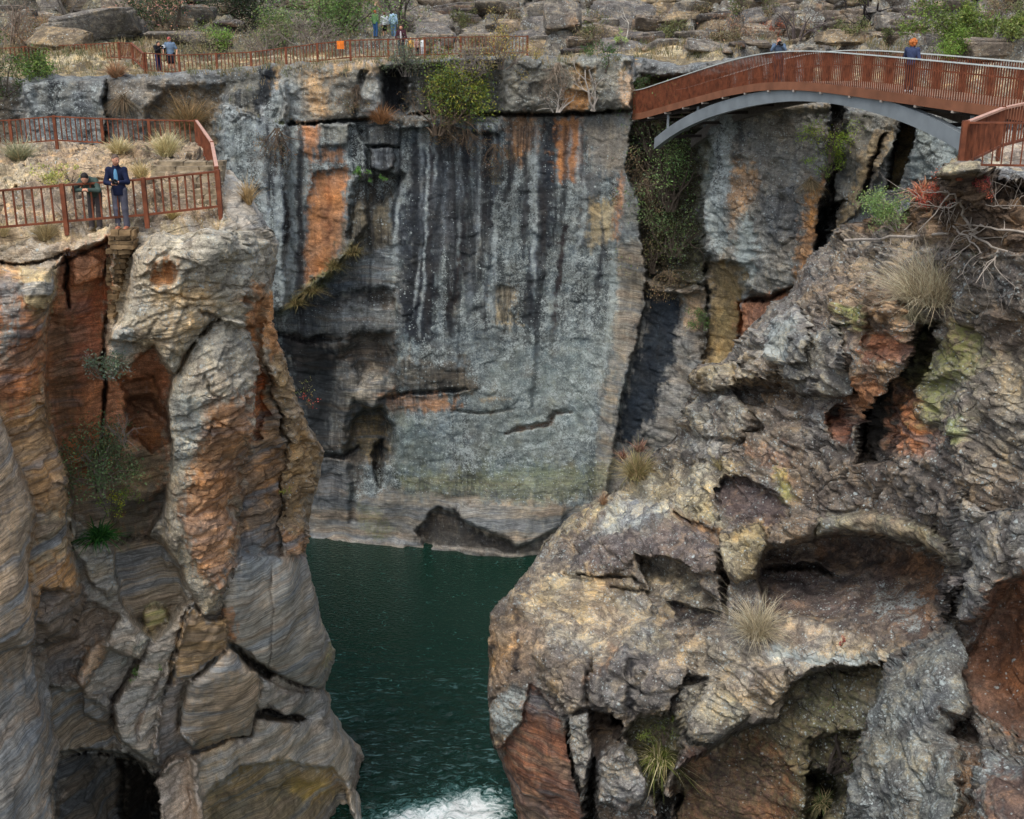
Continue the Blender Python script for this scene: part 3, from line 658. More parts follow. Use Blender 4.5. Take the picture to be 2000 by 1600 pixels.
lb=[
 # top surface
 B([(-100,270),(400,270),(440,340),(440,415),(240,448),(-100,455)],c=(130,116,98),f=16,blk=1.5,rough=1.2,lich=.3,strat=.5,dark=.7),
 B([(60,300),(230,292),(290,330),(180,370),(70,380),(30,340)],c=(156,129,107),dome=1.5,R=60,blk=.8,f=20),
 B([(-40,330),(60,310),(110,340),(60,375),(-40,380)],c=(165,143,121),dome=1.2,R=40,blk=.6,f=14),
 B([(-60,452),(240,446),(440,412),(440,425),(240,462),(-60,500)],c=(154,134,107),f=10,blk=2.2),
 # general face
 B([(-100,500),(250,460),(540,450),(640,880),(600,1060),(-100,1060)],c=LG,f=30,dark=.4,lich=.35,strat=.55,rough=.7,blk=.7),
 # recess between the columns
 B([(97,602),(108,540),(125,500),(212,468),(216,560),(206,640),(200,700),(240,720),(300,677),(338,737),(326,775),(326,812),(334,869),(336,925),(319,1000),(290,1045),(217,1050),(150,1060),(131,925),(112,872),(94,824),(88,760),(90,655)],
   d=.8,c=(172,104,66),f=9,w=5,strat=.55,lich=.03,rough=.3,blk=.35,strk=.2),
 B([(92,640),(150,560),(180,560),(170,700),(150,860),(110,850),(90,760)],c=(120,86,58),f=22,a=.7,strk=.3,strat=.8),
 B([(138,500),(210,500),(205,540),(140,560)],c=(160,100,65),f=10,d=-.3),
 B([(140,580),(200,580),(190,700),(160,760),(140,700)],c=(176,94,58),f=18,a=.8,strk=.15),
 B([(190,920),(240,860),(330,850),(330,960),(290,1045),(215,1060)],c=(121,110,92),f=30,strat=.6,moss=.15,lich=.05,a=.9),
 B([(225,740),(300,740),(330,830),(260,800)],c=(128,80,50),f=14,d=.4,strk=.3),
 B([(240,780),(290,775),(330,830),(334,869),(300,880),(250,850)],d=.8,c=(150,94,56),f=12,dome=-.3,R=30),
 B([(270,1040),(160,1060),(110,1000),(130,930),(190,940),(250,980)],c=(114,101,83),f=20,strat=.9,a=.8),
 B([(215,600),(206,640),(200,700),(206,760),(198,860),(190,960)],wd=5.51,d=0.744,f=6,w=5,c=(38,28,20)),
 B([(131,500),(128,560),(133,600)],wd=7.96,d=0.558,f=6,w=5,c=(26,22,20)),
 B([(100,525),(150,500),(212,470)],wd=3.06,d=0.372,f=5,w=4,c=(70,44,30)),
 B([(-60,500),(40,520),(80,512),(135,490)],wd=4.9,d=0.465,f=6,w=5,c=(90,56,36)),
 # far-left column
 B([(-170,520),(60,524),(99,522),(112,580),(97,602),(90,655),(88,760),(94,824),(112,872),(131,925),(129,1000),(142,1075),(160,1160),(150,1250),(-170,1300)],d=-1.0,dome=.9,R=50,f=7,w=4,c=(156,115,75),strat=.9,lich=.12,rough=.5,blk=.5),
 B([(-100,560),(40,560),(90,640),(84,760),(40,800),(-100,760)],c=(172,100,58),f=24,a=.8,strk=.4),
 B([(40,524),(100,522),(112,575),(95,605),(48,600)],d=-.45,c=(160,138,107),f=7,dark=.4,lich=.35),
 B([(0,560),(36,560),(30,620),(10,700),(0,700)],c=(132,136,134),lich=.6,f=14,a=.8,strk=.4),
 B([(84,800),(110,880),(128,930),(128,1000),(60,1000),(20,860)],c=(166,125,86),f=24,strat=1.0,lich=.05),
 B([(70,1000),(130,1010),(140,1080),(60,1110)],c=(143,123,103),f=20,strat=1.0,lich=.0),
 # foremost slab, bottom left
 B([(-170,740),(0,812),(41,914),(71,1000),(60,1105),(66,1210),(71,1285),(79,1360),(96,1405),(118,1476),(114,1544),(127,1600),(135,1720),(-170,1720)],d=-0.884,dome=0.825,R=60,f=6,w=3,c=(160,144,126),strat=1.0,lich=.08,rough=.22,blk=.12),
 B([(-100,1330),(60,1330),(100,1420),(100,1700),(-100,1700)],c=(130,135,138),f=60,a=.8,strat=1.0),
 B([(-100,860),(20,900),(50,1000),(40,1200),(-100,1250)],c=(165,134,107),f=50,a=.7),
 # upper pillar block
 B([(264,486),(300,458),(400,442),(470,450),(540,452),(545,480),(538,530),(525,575),(500,640),(470,640),(430,625),(386,660),(360,690),(340,740),(300,677),(259,670),(212,664),(214,640),(240,610),(250,572),(255,524)],
   d=-.5,dome=.8,R=55,c=(151,147,134),dark=.5,lich=.55,f=8,w=5,strat=.5,rough=.8,blk=.7),
 B([(302,515),(348,512),(350,545),(345,552),(298,556)],d=.3,c=(166,107,56),f=12,lich=.05),
 B([(300,560),(420,560),(410,600),(300,590)],c=(165,136,101),f=16,a=.8,strat=.8,lich=.15),
 B([(240,640),(330,600),(400,610),(380,660),(300,680)],c=(165,138,107),f=22,a=.6,strat=.9),
 B([(213,640),(258,640),(256,690),(216,690)],c=(184,180,175),lich=.9,f=8,a=.8),
 B([(372,440),(378,440),(376,600),(366,600)],c=(70,66,62),f=8,a=.6),
 B([(262,560),(330,570),(410,590),(440,560),(480,570)],wd=2.45,d=0.14,f=5,w=9),
 B([(390,610),(420,620),(400,650)],wd=9.79,d=0.372,f=10,w=4,c=(92,81,70)),
 B([(500,560),(525,550),(535,640),(545,690),(520,700),(505,640)],c=(178,121,73),f=10,lich=.05),
 B([(478,580),(512,580),(508,640),(498,720),(490,690)],d=.5,c=(168,111,69),f=9,lich=.05,strk=.3),
 # main pillar
 B([(337,745),(386,659),(440,622),(478,628),(492,690),(500,760),(502,860),(495,895),(475,935),(468,1000),(466,1030),(455,1100),(440,1150),(425,1180),(395,1200),(375,1160),(350,1100),(322,1060),(292,1040),(320,1000),(336,925),(334,869),(326,812),(328,775)],
   d=-.55,dome=.6,R=70,c=(154,151,140),dark=.5,lich=.5,f=7,w=5,strat=.5,rough=.6,blk=.4),
 B([(400,780),(440,775),(490,780),(500,850),(480,930),(465,1010),(450,1060),(425,1080),(380,1060),(350,1000),(370,930),(390,860)],c=(160,107,65),f=20,lich=.08,strat=.8,blk=.8),
 B([(335,780),(400,760),(395,820),(370,900),(345,930),(334,870)],c=(145,147,140),lich=.75,f=14),
 B([(345,740),(390,710),(440,740),(420,800),(400,780)],wd=None,c=(132,123,110),f=14,a=.5),
 B([(400,730),(408,760),(430,775)],wd=3.67,d=0.186,f=7,w=5),
 B([(335,850),(400,870),(420,820),(470,850)],wd=3.06,d=0.163,f=7,w=8),
 B([(355,1010),(450,1010),(466,1050),(460,1110),(430,1150),(400,1120),(370,1080)],d=-.25,c=(184,125,79),f=12,w=8,lich=.03,strat=.7,blk=.9),
 B([(320,1040),(345,1050),(352,1100),(330,1110),(318,1080)],d=-.3,c=(154,147,132),dark=.5,lich=.5,f=8),
 # right ridge
 B([(500,705),(515,715),(545,815),(562,861),(558,930),(553,1000),(540,1085),(470,1078),(470,1010),(480,935),(500,890),(505,800)],d=.3,c=(160,115,73),f=9,strat=1.0,lich=.02,strk=.3,blk=.9),
 B([(499,715),(520,740),(518,860),(503,870)],d=.6,c=(176,98,50),f=9,lich=0),
 B([(470,900),(555,880),(552,960),(475,985)],c=(134,94,65),f=20,a=.5,strat=1.0),
 B([(475,985),(550,965),(545,1080),(470,1080)],c=(114,105,96),f=20,a=.8,strat=1.0),
 B([(515,712),(545,815),(564,865),(556,1000),(541,1085)],wd=3.67,d=0.558,f=6,w=5,c=(40,32,26)),
 B([(545,690),(585,790),(632,885),(605,990),(597,1080),(548,1085),(560,1000),(570,870),(550,800),(520,720)],d=-.2,c=(152,121,88),f=8,lich=.2,strat=.7,blk=1.1,rough=1.2),
 B([(545,1040),(597,1030),(600,1120),(560,1140),(545,1100)],c=(172,119,84),f=12,a=.8,strat=1.0),
 # polished swell lower right
 B([(469,1080),(540,1084),(597,1085),(619,1187),(634,1289),(634,1345),(600,1341),(521,1311),(450,1262),(428,1200),(430,1160),(455,1110)],d=-0.204,dome=0.675,R=70,c=(144,144,140),f=8,w=4,strat=1.0,lich=.0,strk=.0,rough=.15,blk=.06),
 B([(470,1075),(540,1080),(540,1130),(465,1140)],c=(109,120,128),f=22,strat=1.0,a=.8),
 B([(530,1095),(525,1200),(520,1310)],wd=2.14,d=0.111,f=4,w=3,c=(78,72,67)),
 B([(425,1180),(450,1190),(458,1245),(440,1240)],c=(181,122,83),f=9),
 B([(450,1262),(521,1311),(600,1341),(634,1349)],wd=5.51,d=0.379,f=7,w=4,c=(72,65,59)),
 B([(450,1255),(470,1262),(530,1312),(520,1325),(480,1300)],d=0.952,c=(65,54,46),f=10),
 B([(502,1320),(560,1345),(634,1352),(650,1390),(668,1432),(622,1412),(560,1400),(502,1385)],d=-0.204,dome=0.375,R=30,c=(144,142,140),f=7,strat=.8,lich=.05,rough=.4,strk=.15),
 B([(500,1388),(530,1385),(575,1400),(612,1412),(590,1416),(540,1410),(500,1405)],d=1.5,c=(33,28,26),f=7,w=4),
 B([(634,1220),(655,1275),(640,1310),(630,1290)],c=(169,158,124),f=8),
 # bowl and swirls
 B([(217,1050),(290,1045),(322,1062),(350,1110),(362,1175),(335,1215),(295,1240),(255,1200),(228,1160),(222,1100)],d=0.884,c=(134,123,107),f=10,w=4,strat=1.0,lich=0,rough=.2),
 B([(275,1190),(300,1178),(328,1190),(325,1215),(300,1238),(282,1225)],d=-0.408,dome=0.15,R=20,c=(169,162,108),f=8,moss=.2),
 B([(133,1000),(150,1010),(215,1070),(232,1150),(215,1170),(180,1140),(150,1080)],d=-.35,c=(149,145,134),lich=.6,f=9,rough=.9),
 B([(75,1150),(150,1160),(210,1190),(240,1210),(180,1260),(150,1330),(90,1340),(72,1280)],d=0.476,c=(128,114,101),f=16,strat=.8,blk=.7,rough=.9),
 B([(150,1320),(165,1280),(200,1250),(215,1260),(185,1310),(160,1350)],d=-0.544,c=(177,134,103),f=8,dome=0.225,R=20),
 B([(90,1340),(160,1350),(230,1400),(235,1470),(120,1470),(96,1405)],d=0.544,c=(128,117,101),f=14,strat=1.0,rough=.2,blk=.1),
 B([(165,1360),(215,1360),(240,1380),(215,1420),(170,1400)],d=-0.34,c=(135,130,124),f=8,dome=0.225,R=20),
 B([(240,1200),(300,1245),(350,1180),(375,1170),(345,1270),(326,1337),(316,1400),(312,1450),(318,1500),(265,1470),(222,1430),(240,1360),(270,1290),(200,1260)],d=-0.544,dome=0.375,R=40,c=PG,f=10,w=6,strat=.8,lich=.12,rough=.9,blk=.3),
 B([(290,1250),(262,1310),(232,1380),(222,1430)],wd=7.34,d=0.285,f=9,w=6,c=(85,75,68)),
 B([(320,1290),(300,1350),(275,1420),(270,1450)],wd=5.51,d=0.19,f=9,w=6,c=(112,101,93)),
 B([(295,1240),(268,1258),(240,1300)],wd=18,d=-0.272,f=10,c=(140,147,140),dark=.5,lich=.5),
 B([(364,1176),(349,1225),(330,1300),(326,1337)],wd=3.06,d=0.285,f=6,w=3,c=(72,59,52)),
 B([(375,1170),(395,1200),(440,1205),(446,1262),(400,1300),(371,1334),(335,1345),(338,1290),(355,1220)],d=-0.612,dome=0.3,R=30,c=(154,122,88),f=8,w=4,strat=1.0,lich=.04,rough=.5,blk=.3),
 B([(326,1345),(371,1330),(352,1400),(352,1439),(382,1450),(375,1480),(318,1520),(300,1470),(312,1400)],d=-0.34,dome=0.3,R=30,c=(138,132,130),f=8,strat=.9,lich=.06,rough=.4),
 B([(371,1334),(446,1262),(472,1285),(499,1311),(502,1356),(493,1439),(442,1446),(382,1469),(352,1439),(356,1400)],d=-0.748,dome=0.45,R=30,c=(155,140,121),f=5,w=3,strat=1.0,lich=.0,rough=.15,blk=.08),
 B([(380,1320),(446,1270),(480,1300),(420,1330),(380,1400)],c=(130,130,130),f=24,a=.8),
 B([(420,1435),(490,1425),(492,1440),(442,1450),(384,1470),(375,1455)],c=(114,123,130),f=14,a=.8),
 B([(350,1450),(382,1470),(375,1490),(335,1515),(310,1520),(316,1480)],c=(112,120,128),f=10,a=.7,strat=1.0),
 # big arch at the foot
 B([(375,1480),(442,1450),(495,1440),(502,1401),(551,1405),(619,1409),(675,1435),(700,1470),(704,1545),(730,1700),(380,1700)],d=-0.408,dome=0.75,R=50,c=(155,149,140),f=7,w=4,strat=.8,lich=.04,rough=.25,blk=.12),
 B([(397,1562),(431,1525),(487,1499),(562,1491),(640,1500),(672,1530),(690,1600),(700,1720),(396,1720)],d=1.02,c=(150,123,87),f=9,w=5,strat=.9,lich=.0,g=None),
 B([(430,1560),(560,1525),(670,1545),(690,1720),(400,1720),(410,1600)],d=0.476,c=(112,98,82),f=26),
 B([(560,1530),(640,1520),(650,1545),(590,1560)],c=(164,130,59),f=14,a=.8,moss=.2),
 B([(400,1440),(480,1450),(440,1490),(400,1530),(392,1500)],c=(164,135,104),f=16,a=.7),
 B([(690,1455),(722,1505),(705,1545),(688,1545),(690,1500)],d=0.408,c=(128,117,109),f=7),
 B([(349,1487),(375,1483),(392,1492),(391,1532),(401,1600),(402,1720),(319,1720),(300,1544),(318,1510)],d=-0.68,dome=0.45,R=30,c=(158,147,138),f=6,w=3,strat=.4,rough=.5,lich=.05),
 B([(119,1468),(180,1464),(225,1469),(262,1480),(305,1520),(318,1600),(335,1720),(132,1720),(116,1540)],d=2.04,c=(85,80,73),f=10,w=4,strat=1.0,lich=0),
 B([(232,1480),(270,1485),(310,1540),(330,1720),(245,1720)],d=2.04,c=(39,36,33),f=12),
 B([(222,1000),(330,960),(320,1050),(230,1055)],d=.6,c=(107,105,101),f=20,strat=.9,a=.8),
]
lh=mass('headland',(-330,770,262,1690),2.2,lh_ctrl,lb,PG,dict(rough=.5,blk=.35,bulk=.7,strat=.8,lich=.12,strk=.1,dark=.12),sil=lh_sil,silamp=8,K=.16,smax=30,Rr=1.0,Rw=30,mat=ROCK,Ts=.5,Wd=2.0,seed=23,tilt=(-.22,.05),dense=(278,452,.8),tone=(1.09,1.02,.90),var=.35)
obj_props(lh,kind='structure')
# ------------------------------------------------------------------ right headland
rh_ctrl=[(1880,330,26),(2150,335,24.5),(1950,280,31),(2150,260,34),(1840,345,27.5),(1790,420,31),(1700,440,36),(1850,420,27.5),(2100,420,24.5),
 (1600,505,38.5),(1500,600,38),(1750,520,31),(2100,560,24.2),(1850,560,28),
 (1350,730,40),(1500,720,36.5),(1700,700,31),(1850,720,27.5),(2100,760,24),
 (1250,930,41),(1320,840,40.5),(1450,900,34.5),(1600,880,32),(1750,900,29),(1900,900,26),(2100,950,22.8),
 (1060,1070,38.5),(1200,1000,38),(1150,1150,35.5),(1350,1050,33.5),(1500,1050,31.8),(1700,1050,30),(1900,1050,26),
 (990,1180,35),(1250,1200,33),(1500,1200,30),(1700,1230,28.5),(1850,1220,26.3),(2100,1200,22),
 (960,1300,33.5),(1050,1300,32.5),(1200,1350,31),(1400,1350,29.5),(1600,1330,28),(1800,1330,25.5),(2100,1400,21.5),
 (960,1450,33.2),(1100,1500,31.5),(1300,1500,30),(1500,1500,28.3),(1700,1500,25.5),(1900,1500,22.5),
 (1010,1650,32.8),(1200,1650,31),(1450,1650,28.5),(1650,1650,26),(1900,1650,21),(2150,1650,19)]
rh_sil=[(1008,1760),(1010,1600),(993,1530),(955,1430),(953,1340),(957,1200),(972,1182),(1000,1150),(1035,1110),(1065,1060),(1120,1010),(1180,972),(1230,945),(1232,915),(1270,885),(1318,868),
 (1330,830),(1352,785),(1372,755),(1352,752),(1349,742),(1376,712),(1430,708),(1440,668),(1504,596),(1540,580),(1560,540),(1600,500),(1640,462),(1662,440),(1704,430),(1760,420),(1792,385),(1838,345),(1850,332),(1872,326),
 (1905,300),(1935,272),(2000,258),(2250,238),(2500,230),(2500,1760)]
RB=(112,100,84)
rb=[
 B([(1840,325),(1880,326),(1940,270),(2200,235),(2200,345),(1990,350),(1850,345)],c=(152,145,127),f=8,blk=1.3,rough=.3,lich=.1,strat=.9),
 B([(1845,330),(1905,332),(1905,348),(1845,350)],d=-.7,c=(136,121,93),f=5,w=2,dome=.2,R=8,blk=.3),
 B([(1700,400),(1840,350),(2200,352),(2200,500),(1900,500),(1700,470),(1640,480)],c=(112,81,55),f=16,d=.9,blk=2.4,rough=2.0,strat=.5,lich=.05),
 B([(1940,350),(2200,355),(2200,420),(1940,400)],c=(81,58,40),f=18,d=.6),
 B([(1640,455),(1720,445),(1900,500),(1830,600),(1700,560),(1600,520)],c=(124,104,87),f=22,blk=1.6),
 B([(1570,560),(1700,520),(1780,600),(1720,640),(1600,640)],c=(122,100,83),f=22,blk=1.0,lich=.5,dome=.6,R=50),
 B([(1820,600),(1900,580),(2200,560),(2200,1100),(1900,1060),(1850,800)],c=(108,89,74),f=26,blk=.9,lich=.5,rough=1.0,strat=.6),
 B([(1900,700),(2200,680),(2200,900),(1900,920),(1880,800)],c=(124,106,85),blk=2.0,f=30,lich=.4),
 # upper left knobs
 B([(1350,742),(1376,712),(1432,708),(1500,740),(1470,760),(1390,765),(1352,753)],d=-.7,dome=.4,R=18,c=(147,123,90),f=6,lich=.5),
 B([(1440,668),(1504,596),(1560,590),(1590,640),(1570,700),(1500,745),(1440,712)],d=-.6,dome=.9,R=36,c=(135,124,104),lich=.55,f=8,w=7),
 B([(1440,745),(1500,755),(1600,745),(1560,800),(1480,800),(1440,780)],d=.9,c=(100,77,57),f=12,w=7,blk=1.4),
 B([(1500,640),(1560,620),(1590,700),(1540,720),(1505,690)],c=(127,132,123),lich=.9,f=14,a=.6),
 B([(1590,560),(1660,555),(1700,600),(1690,640),(1650,640),(1600,600)],d=-.3,dome=.5,R=30,c=(133,106,81),f=9),
 B([(1700,560),(1760,580),(1790,640),(1772,700),(1750,740),(1700,800),(1660,780),(1640,700),(1660,620)],d=-.5,dome=.9,R=40,c=(135,104,78),f=9,w=7,blk=.9),
 B([(1550,660),(1650,630),(1650,720),(1640,780),(1560,770),(1535,740)],d=-.7,dome=.9,R=36,c=(118,112,96),lich=.5,f=8,w=7,strat=.4),
 B([(1660,600),(1680,600),(1672,645),(1662,640)],c=(144,139,78),moss=.8,f=10),
 B([(1697,655),(1735,650),(1765,672),(1750,705),(1685,700)],d=.45,c=(158,96,62),f=9,w=5,lich=.03,g=(640,720)),
 B([(1660,740),(1690,735),(1700,780),(1680,840),(1650,780)],d=.3,c=(153,96,56),f=10,lich=.05),
 B(E(1646,826,28,36,15),d=1.6,c=(144,81,47),f=8,w=4,lich=0,g=(800,880)),
 B([(1780,640),(1815,630),(1800,700),(1765,788),(1752,860),(1730,900),(1672,905),(1690,830),(1728,760),(1756,712)],d=1.4,c=(44,36,29),f=9,w=5,lich=.05,strat=.5),
 B([(1796,636),(1776,668),(1752,728),(1700,804),(1680,880)],wd=14,d=1.6,f=9,w=6,c=(32,25,18)),
 B([(1770,745),(1796,810),(1826,855),(1800,890),(1740,892),(1752,820)],d=.3,c=(160,94,52),f=12,w=6,lich=.04,strat=.8),
 B([(1852,630),(1892,672),(1876,735),(1836,780),(1840,836),(1806,820),(1786,740),(1808,690)],c=(150,140,84),f=34,w=18,a=.45,moss=.85,lich=.2),
 B([(1835,640),(1870,640),(1870,690),(1835,690)],c=(153,111,62),f=18,a=.6),
 B([(1870,820),(1885,810),(1884,860),(1872,860)],c=(144,148,68),moss=.8,f=10,a=.6),
 # gully from knobs down to the left
 B([(1340,790),(1440,770),(1480,820),(1440,860),(1340,850)],d=-.4,dome=.5,R=30,c=(126,118,100),lich=.6,f=9,w=8),
 B([(1310,880),(1330,850),(1390,850),(1440,880),(1400,910),(1330,900)],d=-.3,c=(136,132,118),f=9,blk=.8,lich=.5),
 B([(1230,900),(1320,870),(1420,900),(1520,870),(1640,900),(1560,950),(1400,930),(1250,960)],c=(100,85,72),f=20,blk=1.2),
 B([(1470,800),(1560,790),(1620,860),(1640,930),(1560,960),(1480,920),(1440,860)],c=(114,102,85),f=18,blk=1.3,rough=1.6,lich=.5),
 B([(1460,880),(1540,880),(1560,950),(1500,930)],c=(151,100,64),f=14,a=.7),
 B([(1510,920),(1540,915),(1550,970),(1530,980)],c=(144,139,68),moss=.5,f=12,a=.5),
 # middle belt
 B([(1560,900),(1760,880),(1880,960),(1860,1060),(1700,1000),(1560,1010)],c=(100,89,76),f=26,blk=.9,lich=.5),
 B([(1240,925),(1400,900),(1460,930),(1390,970),(1400,1020),(1180,1010),(1060,1070),(1120,1010)],c=(149,129,99),f=14,blk=1.0,lich=.5),
 B([(1170,1000),(1240,975),(1320,1000),(1260,1050),(1160,1040)],c=(145,147,137),f=12,a=.8,lich=.5),
 B([(1395,955),(1420,938),(1460,934),(1530,975),(1545,1010),(1500,1045),(1430,1015),(1400,985)],d=1.0,c=(91,77,70),f=8,w=6,lich=.5,g=(930,1045),rough=1.0),
 B([(1322,1010),(1370,1020),(1408,1042),(1398,1072),(1360,1050)],d=.8,c=(151,104,54),f=8,w=4,lich=.1,g=(1000,1075)),
 B([(1180,1050),(1250,1040),(1340,1020),(1400,1060),(1410,1120),(1320,1120),(1240,1090),(1190,1130),(1110,1130),(1090,1090)],c=(108,95,85),f=12,d=-.2,dome=.3,R=30,lich=.5,blk=.4),
 B([(1100,1120),(1180,1130),(1230,1125),(1250,1150),(1190,1150)],wd=5,d=.5,f=6,w=6,c=(67,58,48)),
 B([(1060,1090),(1250,1150),(1300,1290),(1200,1300),(1080,1290),(1010,1200)],c=(151,127,97),f=26,blk=.9,lich=.5,strat=.8,rough=.6),
 B([(1242,1086),(1289,1082),(1341,1108),(1372,1150),(1411,1176),(1406,1206),(1362,1216),(1322,1216),(1256,1155)],d=1.7,c=(106,91,74),f=7,w=5,lich=.5,g=(1085,1210),rough=.9),
 B([(1265,1140),(1310,1130),(1320,1160),(1290,1180)],c=(162,139,115),f=10,a=.8),
 B([(1300,1175),(1405,1195),(1400,1215),(1330,1215)],d=.7,c=(56,48,42),f=8,g=(1170,1225)),
 B([(1405,1050),(1475,1020),(1500,1060),(1480,1130),(1440,1140),(1410,1110)],d=-.7,dome=.6,R=26,c=(141,118,83),f=8,w=7,blk=1.2,lich=.4),
 B([(1408,1070),(1415,1130),(1420,1200)],wd=12,d=1.2,f=8,w=5,c=(87,58,37)),
 B([(1500,1030),(1560,1005),(1600,1020),(1580,1050),(1520,1065),(1490,1060)],d=-.6,dome=.4,R=20,c=(141,114,91),f=7,w=6,blk=1.1),
 # the great cave
 B([(1600,1010),(1720,1000),(1820,1030),(1880,1080),(1870,1110),(1800,1060),(1728,1042),(1662,1040),(1590,1048)],d=-.5,dome=.4,R=22,c=(124,110,85),f=8,w=4,strat=.9,lich=.15,blk=.3,rough=.4),
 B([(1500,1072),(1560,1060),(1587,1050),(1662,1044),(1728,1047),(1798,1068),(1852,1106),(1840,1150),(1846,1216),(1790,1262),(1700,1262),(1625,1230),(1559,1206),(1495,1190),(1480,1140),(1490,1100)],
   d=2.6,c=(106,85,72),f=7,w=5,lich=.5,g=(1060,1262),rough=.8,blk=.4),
 B([(1590,1060),(1660,1050),(1730,1055),(1800,1080),(1840,1110),(1810,1130),(1640,1115),(1600,1112)],c=(117,78,50),f=12,a=.85,strk=.6,lich=.05),
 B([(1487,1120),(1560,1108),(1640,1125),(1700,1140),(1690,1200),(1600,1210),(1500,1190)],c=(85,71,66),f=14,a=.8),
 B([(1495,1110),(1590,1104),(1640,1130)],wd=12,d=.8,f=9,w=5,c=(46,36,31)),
 B([(1700,1130),(1800,1160),(1790,1240),(1700,1200)],c=(89,73,66),f=16,lich=.75,a=.7),
 B([(1785,1130),(1835,1130),(1830,1215),(1795,1250),(1780,1200)],c=(135,93,64),f=14,a=.8),
 # right wall of the cave, hanging stone
 B([(1880,960),(1930,1000),(2200,980),(2200,1110),(1960,1140),(1925,1206),(1870,1215),(1866,1150),(1860,1060)],d=-.9,dome=.6,R=40,c=(112,106,94),lich=.45,f=9,w=6,blk=.4),
 B([(1825,1135),(1840,1120),(1866,1125),(1870,1150),(1855,1190),(1838,1212),(1825,1180)],d=-1.0,dome=.6,R=18,c=(106,93,81),f=5,w=3,lich=.4),
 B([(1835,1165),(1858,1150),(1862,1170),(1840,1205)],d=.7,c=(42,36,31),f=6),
 B([(2200,1080),(2000,1120),(1939,1150),(1915,1206),(1878,1286),(1886,1330),(1900,1380),(1990,1440),(2200,1490)],d=.7,c=(140,86,52),f=9,w=5,lich=.2,dark=.4,rough=.5,blk=.3,strk=.4),
 B([(2060,1150),(1980,1170),(1930,1240),(1920,1320),(1980,1400),(2200,1400)],d=.5,c=(108,66,41),f=40,a=.7),
 B([(1870,1215),(1925,1195),(1940,1150),(1980,1130),(1960,1180),(1900,1260)],c=(149,100,64),f=10,a=.7),
 # shelf below the cave
 B([(1240,1290),(1400,1230),(1560,1200),(1700,1262),(1784,1272),(1747,1305),(1625,1303),(1587,1312),(1536,1347),(1517,1400),(1461,1410),(1400,1455),(1340,1440),(1350,1360),(1300,1330)],d=-.2,c=(141,120,98),f=10,blk=.9,lich=.5,rough=.8),
 B([(1500,1255),(1570,1280),(1660,1290),(1740,1285),(1700,1300),(1590,1300),(1500,1275)],c=(145,152,142),f=10,lich=.9,a=.7),
 B([(1470,1300),(1540,1300),(1540,1345),(1500,1380),(1465,1350)],c=(149,120,92),f=12,a=.7,dome=.4,R=24,d=-.3),
 B([(1400,1455),(1461,1414),(1517,1405),(1540,1350),(1587,1318),(1640,1308),(1745,1308),(1730,1350),(1700,1420),(1660,1560),(1620,1700),(1330,1700),(1320,1500)],d=1.5,c=(95,77,57),f=8,w=5,moss=.2,lich=.5,rough=.8,strat=.6),
 B([(1330,1460),(1500,1430),(1560,1500),(1540,1700),(1320,1700)],c=(108,63,41),f=26,a=.85,lich=.15,strk=.4),
 B([(1560,1330),(1700,1320),(1690,1410),(1640,1440),(1570,1420)],c=(96,90,72),f=26,moss=.3,lich=.5,a=.6),
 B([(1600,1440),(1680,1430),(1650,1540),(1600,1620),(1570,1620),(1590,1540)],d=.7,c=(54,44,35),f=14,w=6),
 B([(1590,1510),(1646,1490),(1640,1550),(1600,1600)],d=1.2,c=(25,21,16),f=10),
 B([(1784,1275),(1865,1222),(1882,1290),(1898,1380),(1850,1430),(1960,1470),(2200,1500),(2200,1760),(1590,1760),(1655,1570),(1700,1430),(1722,1345)],d=-.9,dome=.9,R=60,c=(104,104,94),f=8,w=6,lich=.62,rough=1.0,blk=.4,strk=.15),
 B([(1850,1390),(1890,1400),(1900,1480),(1890,1700),(1850,1700),(1870,1520)],d=.7,c=(108,75,48),f=16,a=.8),
 B([(1920,1500),(2200,1480),(2200,1760),(1940,1760)],c=(111,70,47),f=30,a=.85,lich=.15),
 # nose front
 B([(957,1200),(1010,1190),(1060,1230),(1040,1300),(1036,1337),(1017,1412),(970,1470),(950,1400)],d=.2,c=(135,104,74),f=14,strk=.3,lich=.15,strat=.6,rough=.4),
 B([(955,1260),(1010,1260),(1000,1330),(960,1340)],c=(149,109,68),f=18,a=.7),
 B([(1012,1210),(1020,1210),(1016,1310),(1006,1320)],c=(54,44,39),f=6,a=.9),
 B([(965,1360),(1030,1330),(1030,1400),(1000,1450),(965,1430)],c=(127,129,116),lich=.8,f=16,a=.8),
 B([(1036,1337),(1087,1389),(1106,1441),(1134,1553),(1140,1720),(1020,1720),(972,1470),(1017,1412)],d=.5,c=(131,79,54),f=8,w=5,strat=1.0,lich=.04,strk=.25,rough=.3,blk=.2),
 B([(1000,1520),(1080,1560),(1130,1700),(1010,1700)],c=(114,81,61),f=30,a=.7,strat=1.0),
 B([(1040,1280),(1110,1270),(1160,1280),(1150,1380),(1110,1400),(1060,1350)],d=-.3,dome=.5,R=36,c=(128,108,91),lich=.4,f=9,w=6,blk=.5),
 B([(1110,1400),(1150,1390),(1158,1420),(1160,1500),(1150,1545),(1128,1540),(1115,1460)],d=-.6,dome=.4,R=16,c=(124,118,104),lich=.6,f=6,w=4),
 B([(1110,1410),(1108,1450),(1136,1560)],wd=6,d=1.0,f=6,w=3,c=(42,31,24)),
 B([(1160,1300),(1230,1270),(1340,1300),(1330,1380),(1240,1400),(1150,1380)],c=(108,100,89),lich=.4,f=14,dome=.4,R=36,blk=.4),
 B([(1150,1330),(1200,1265),(1220,1270),(1175,1320)],c=(144,100,64),f=10,a=.7),
 B([(1235,1295),(1258,1290),(1252,1350),(1238,1410),(1222,1400),(1232,1350)],c=(42,40,39),f=8,w=4,d=.2,lich=0),
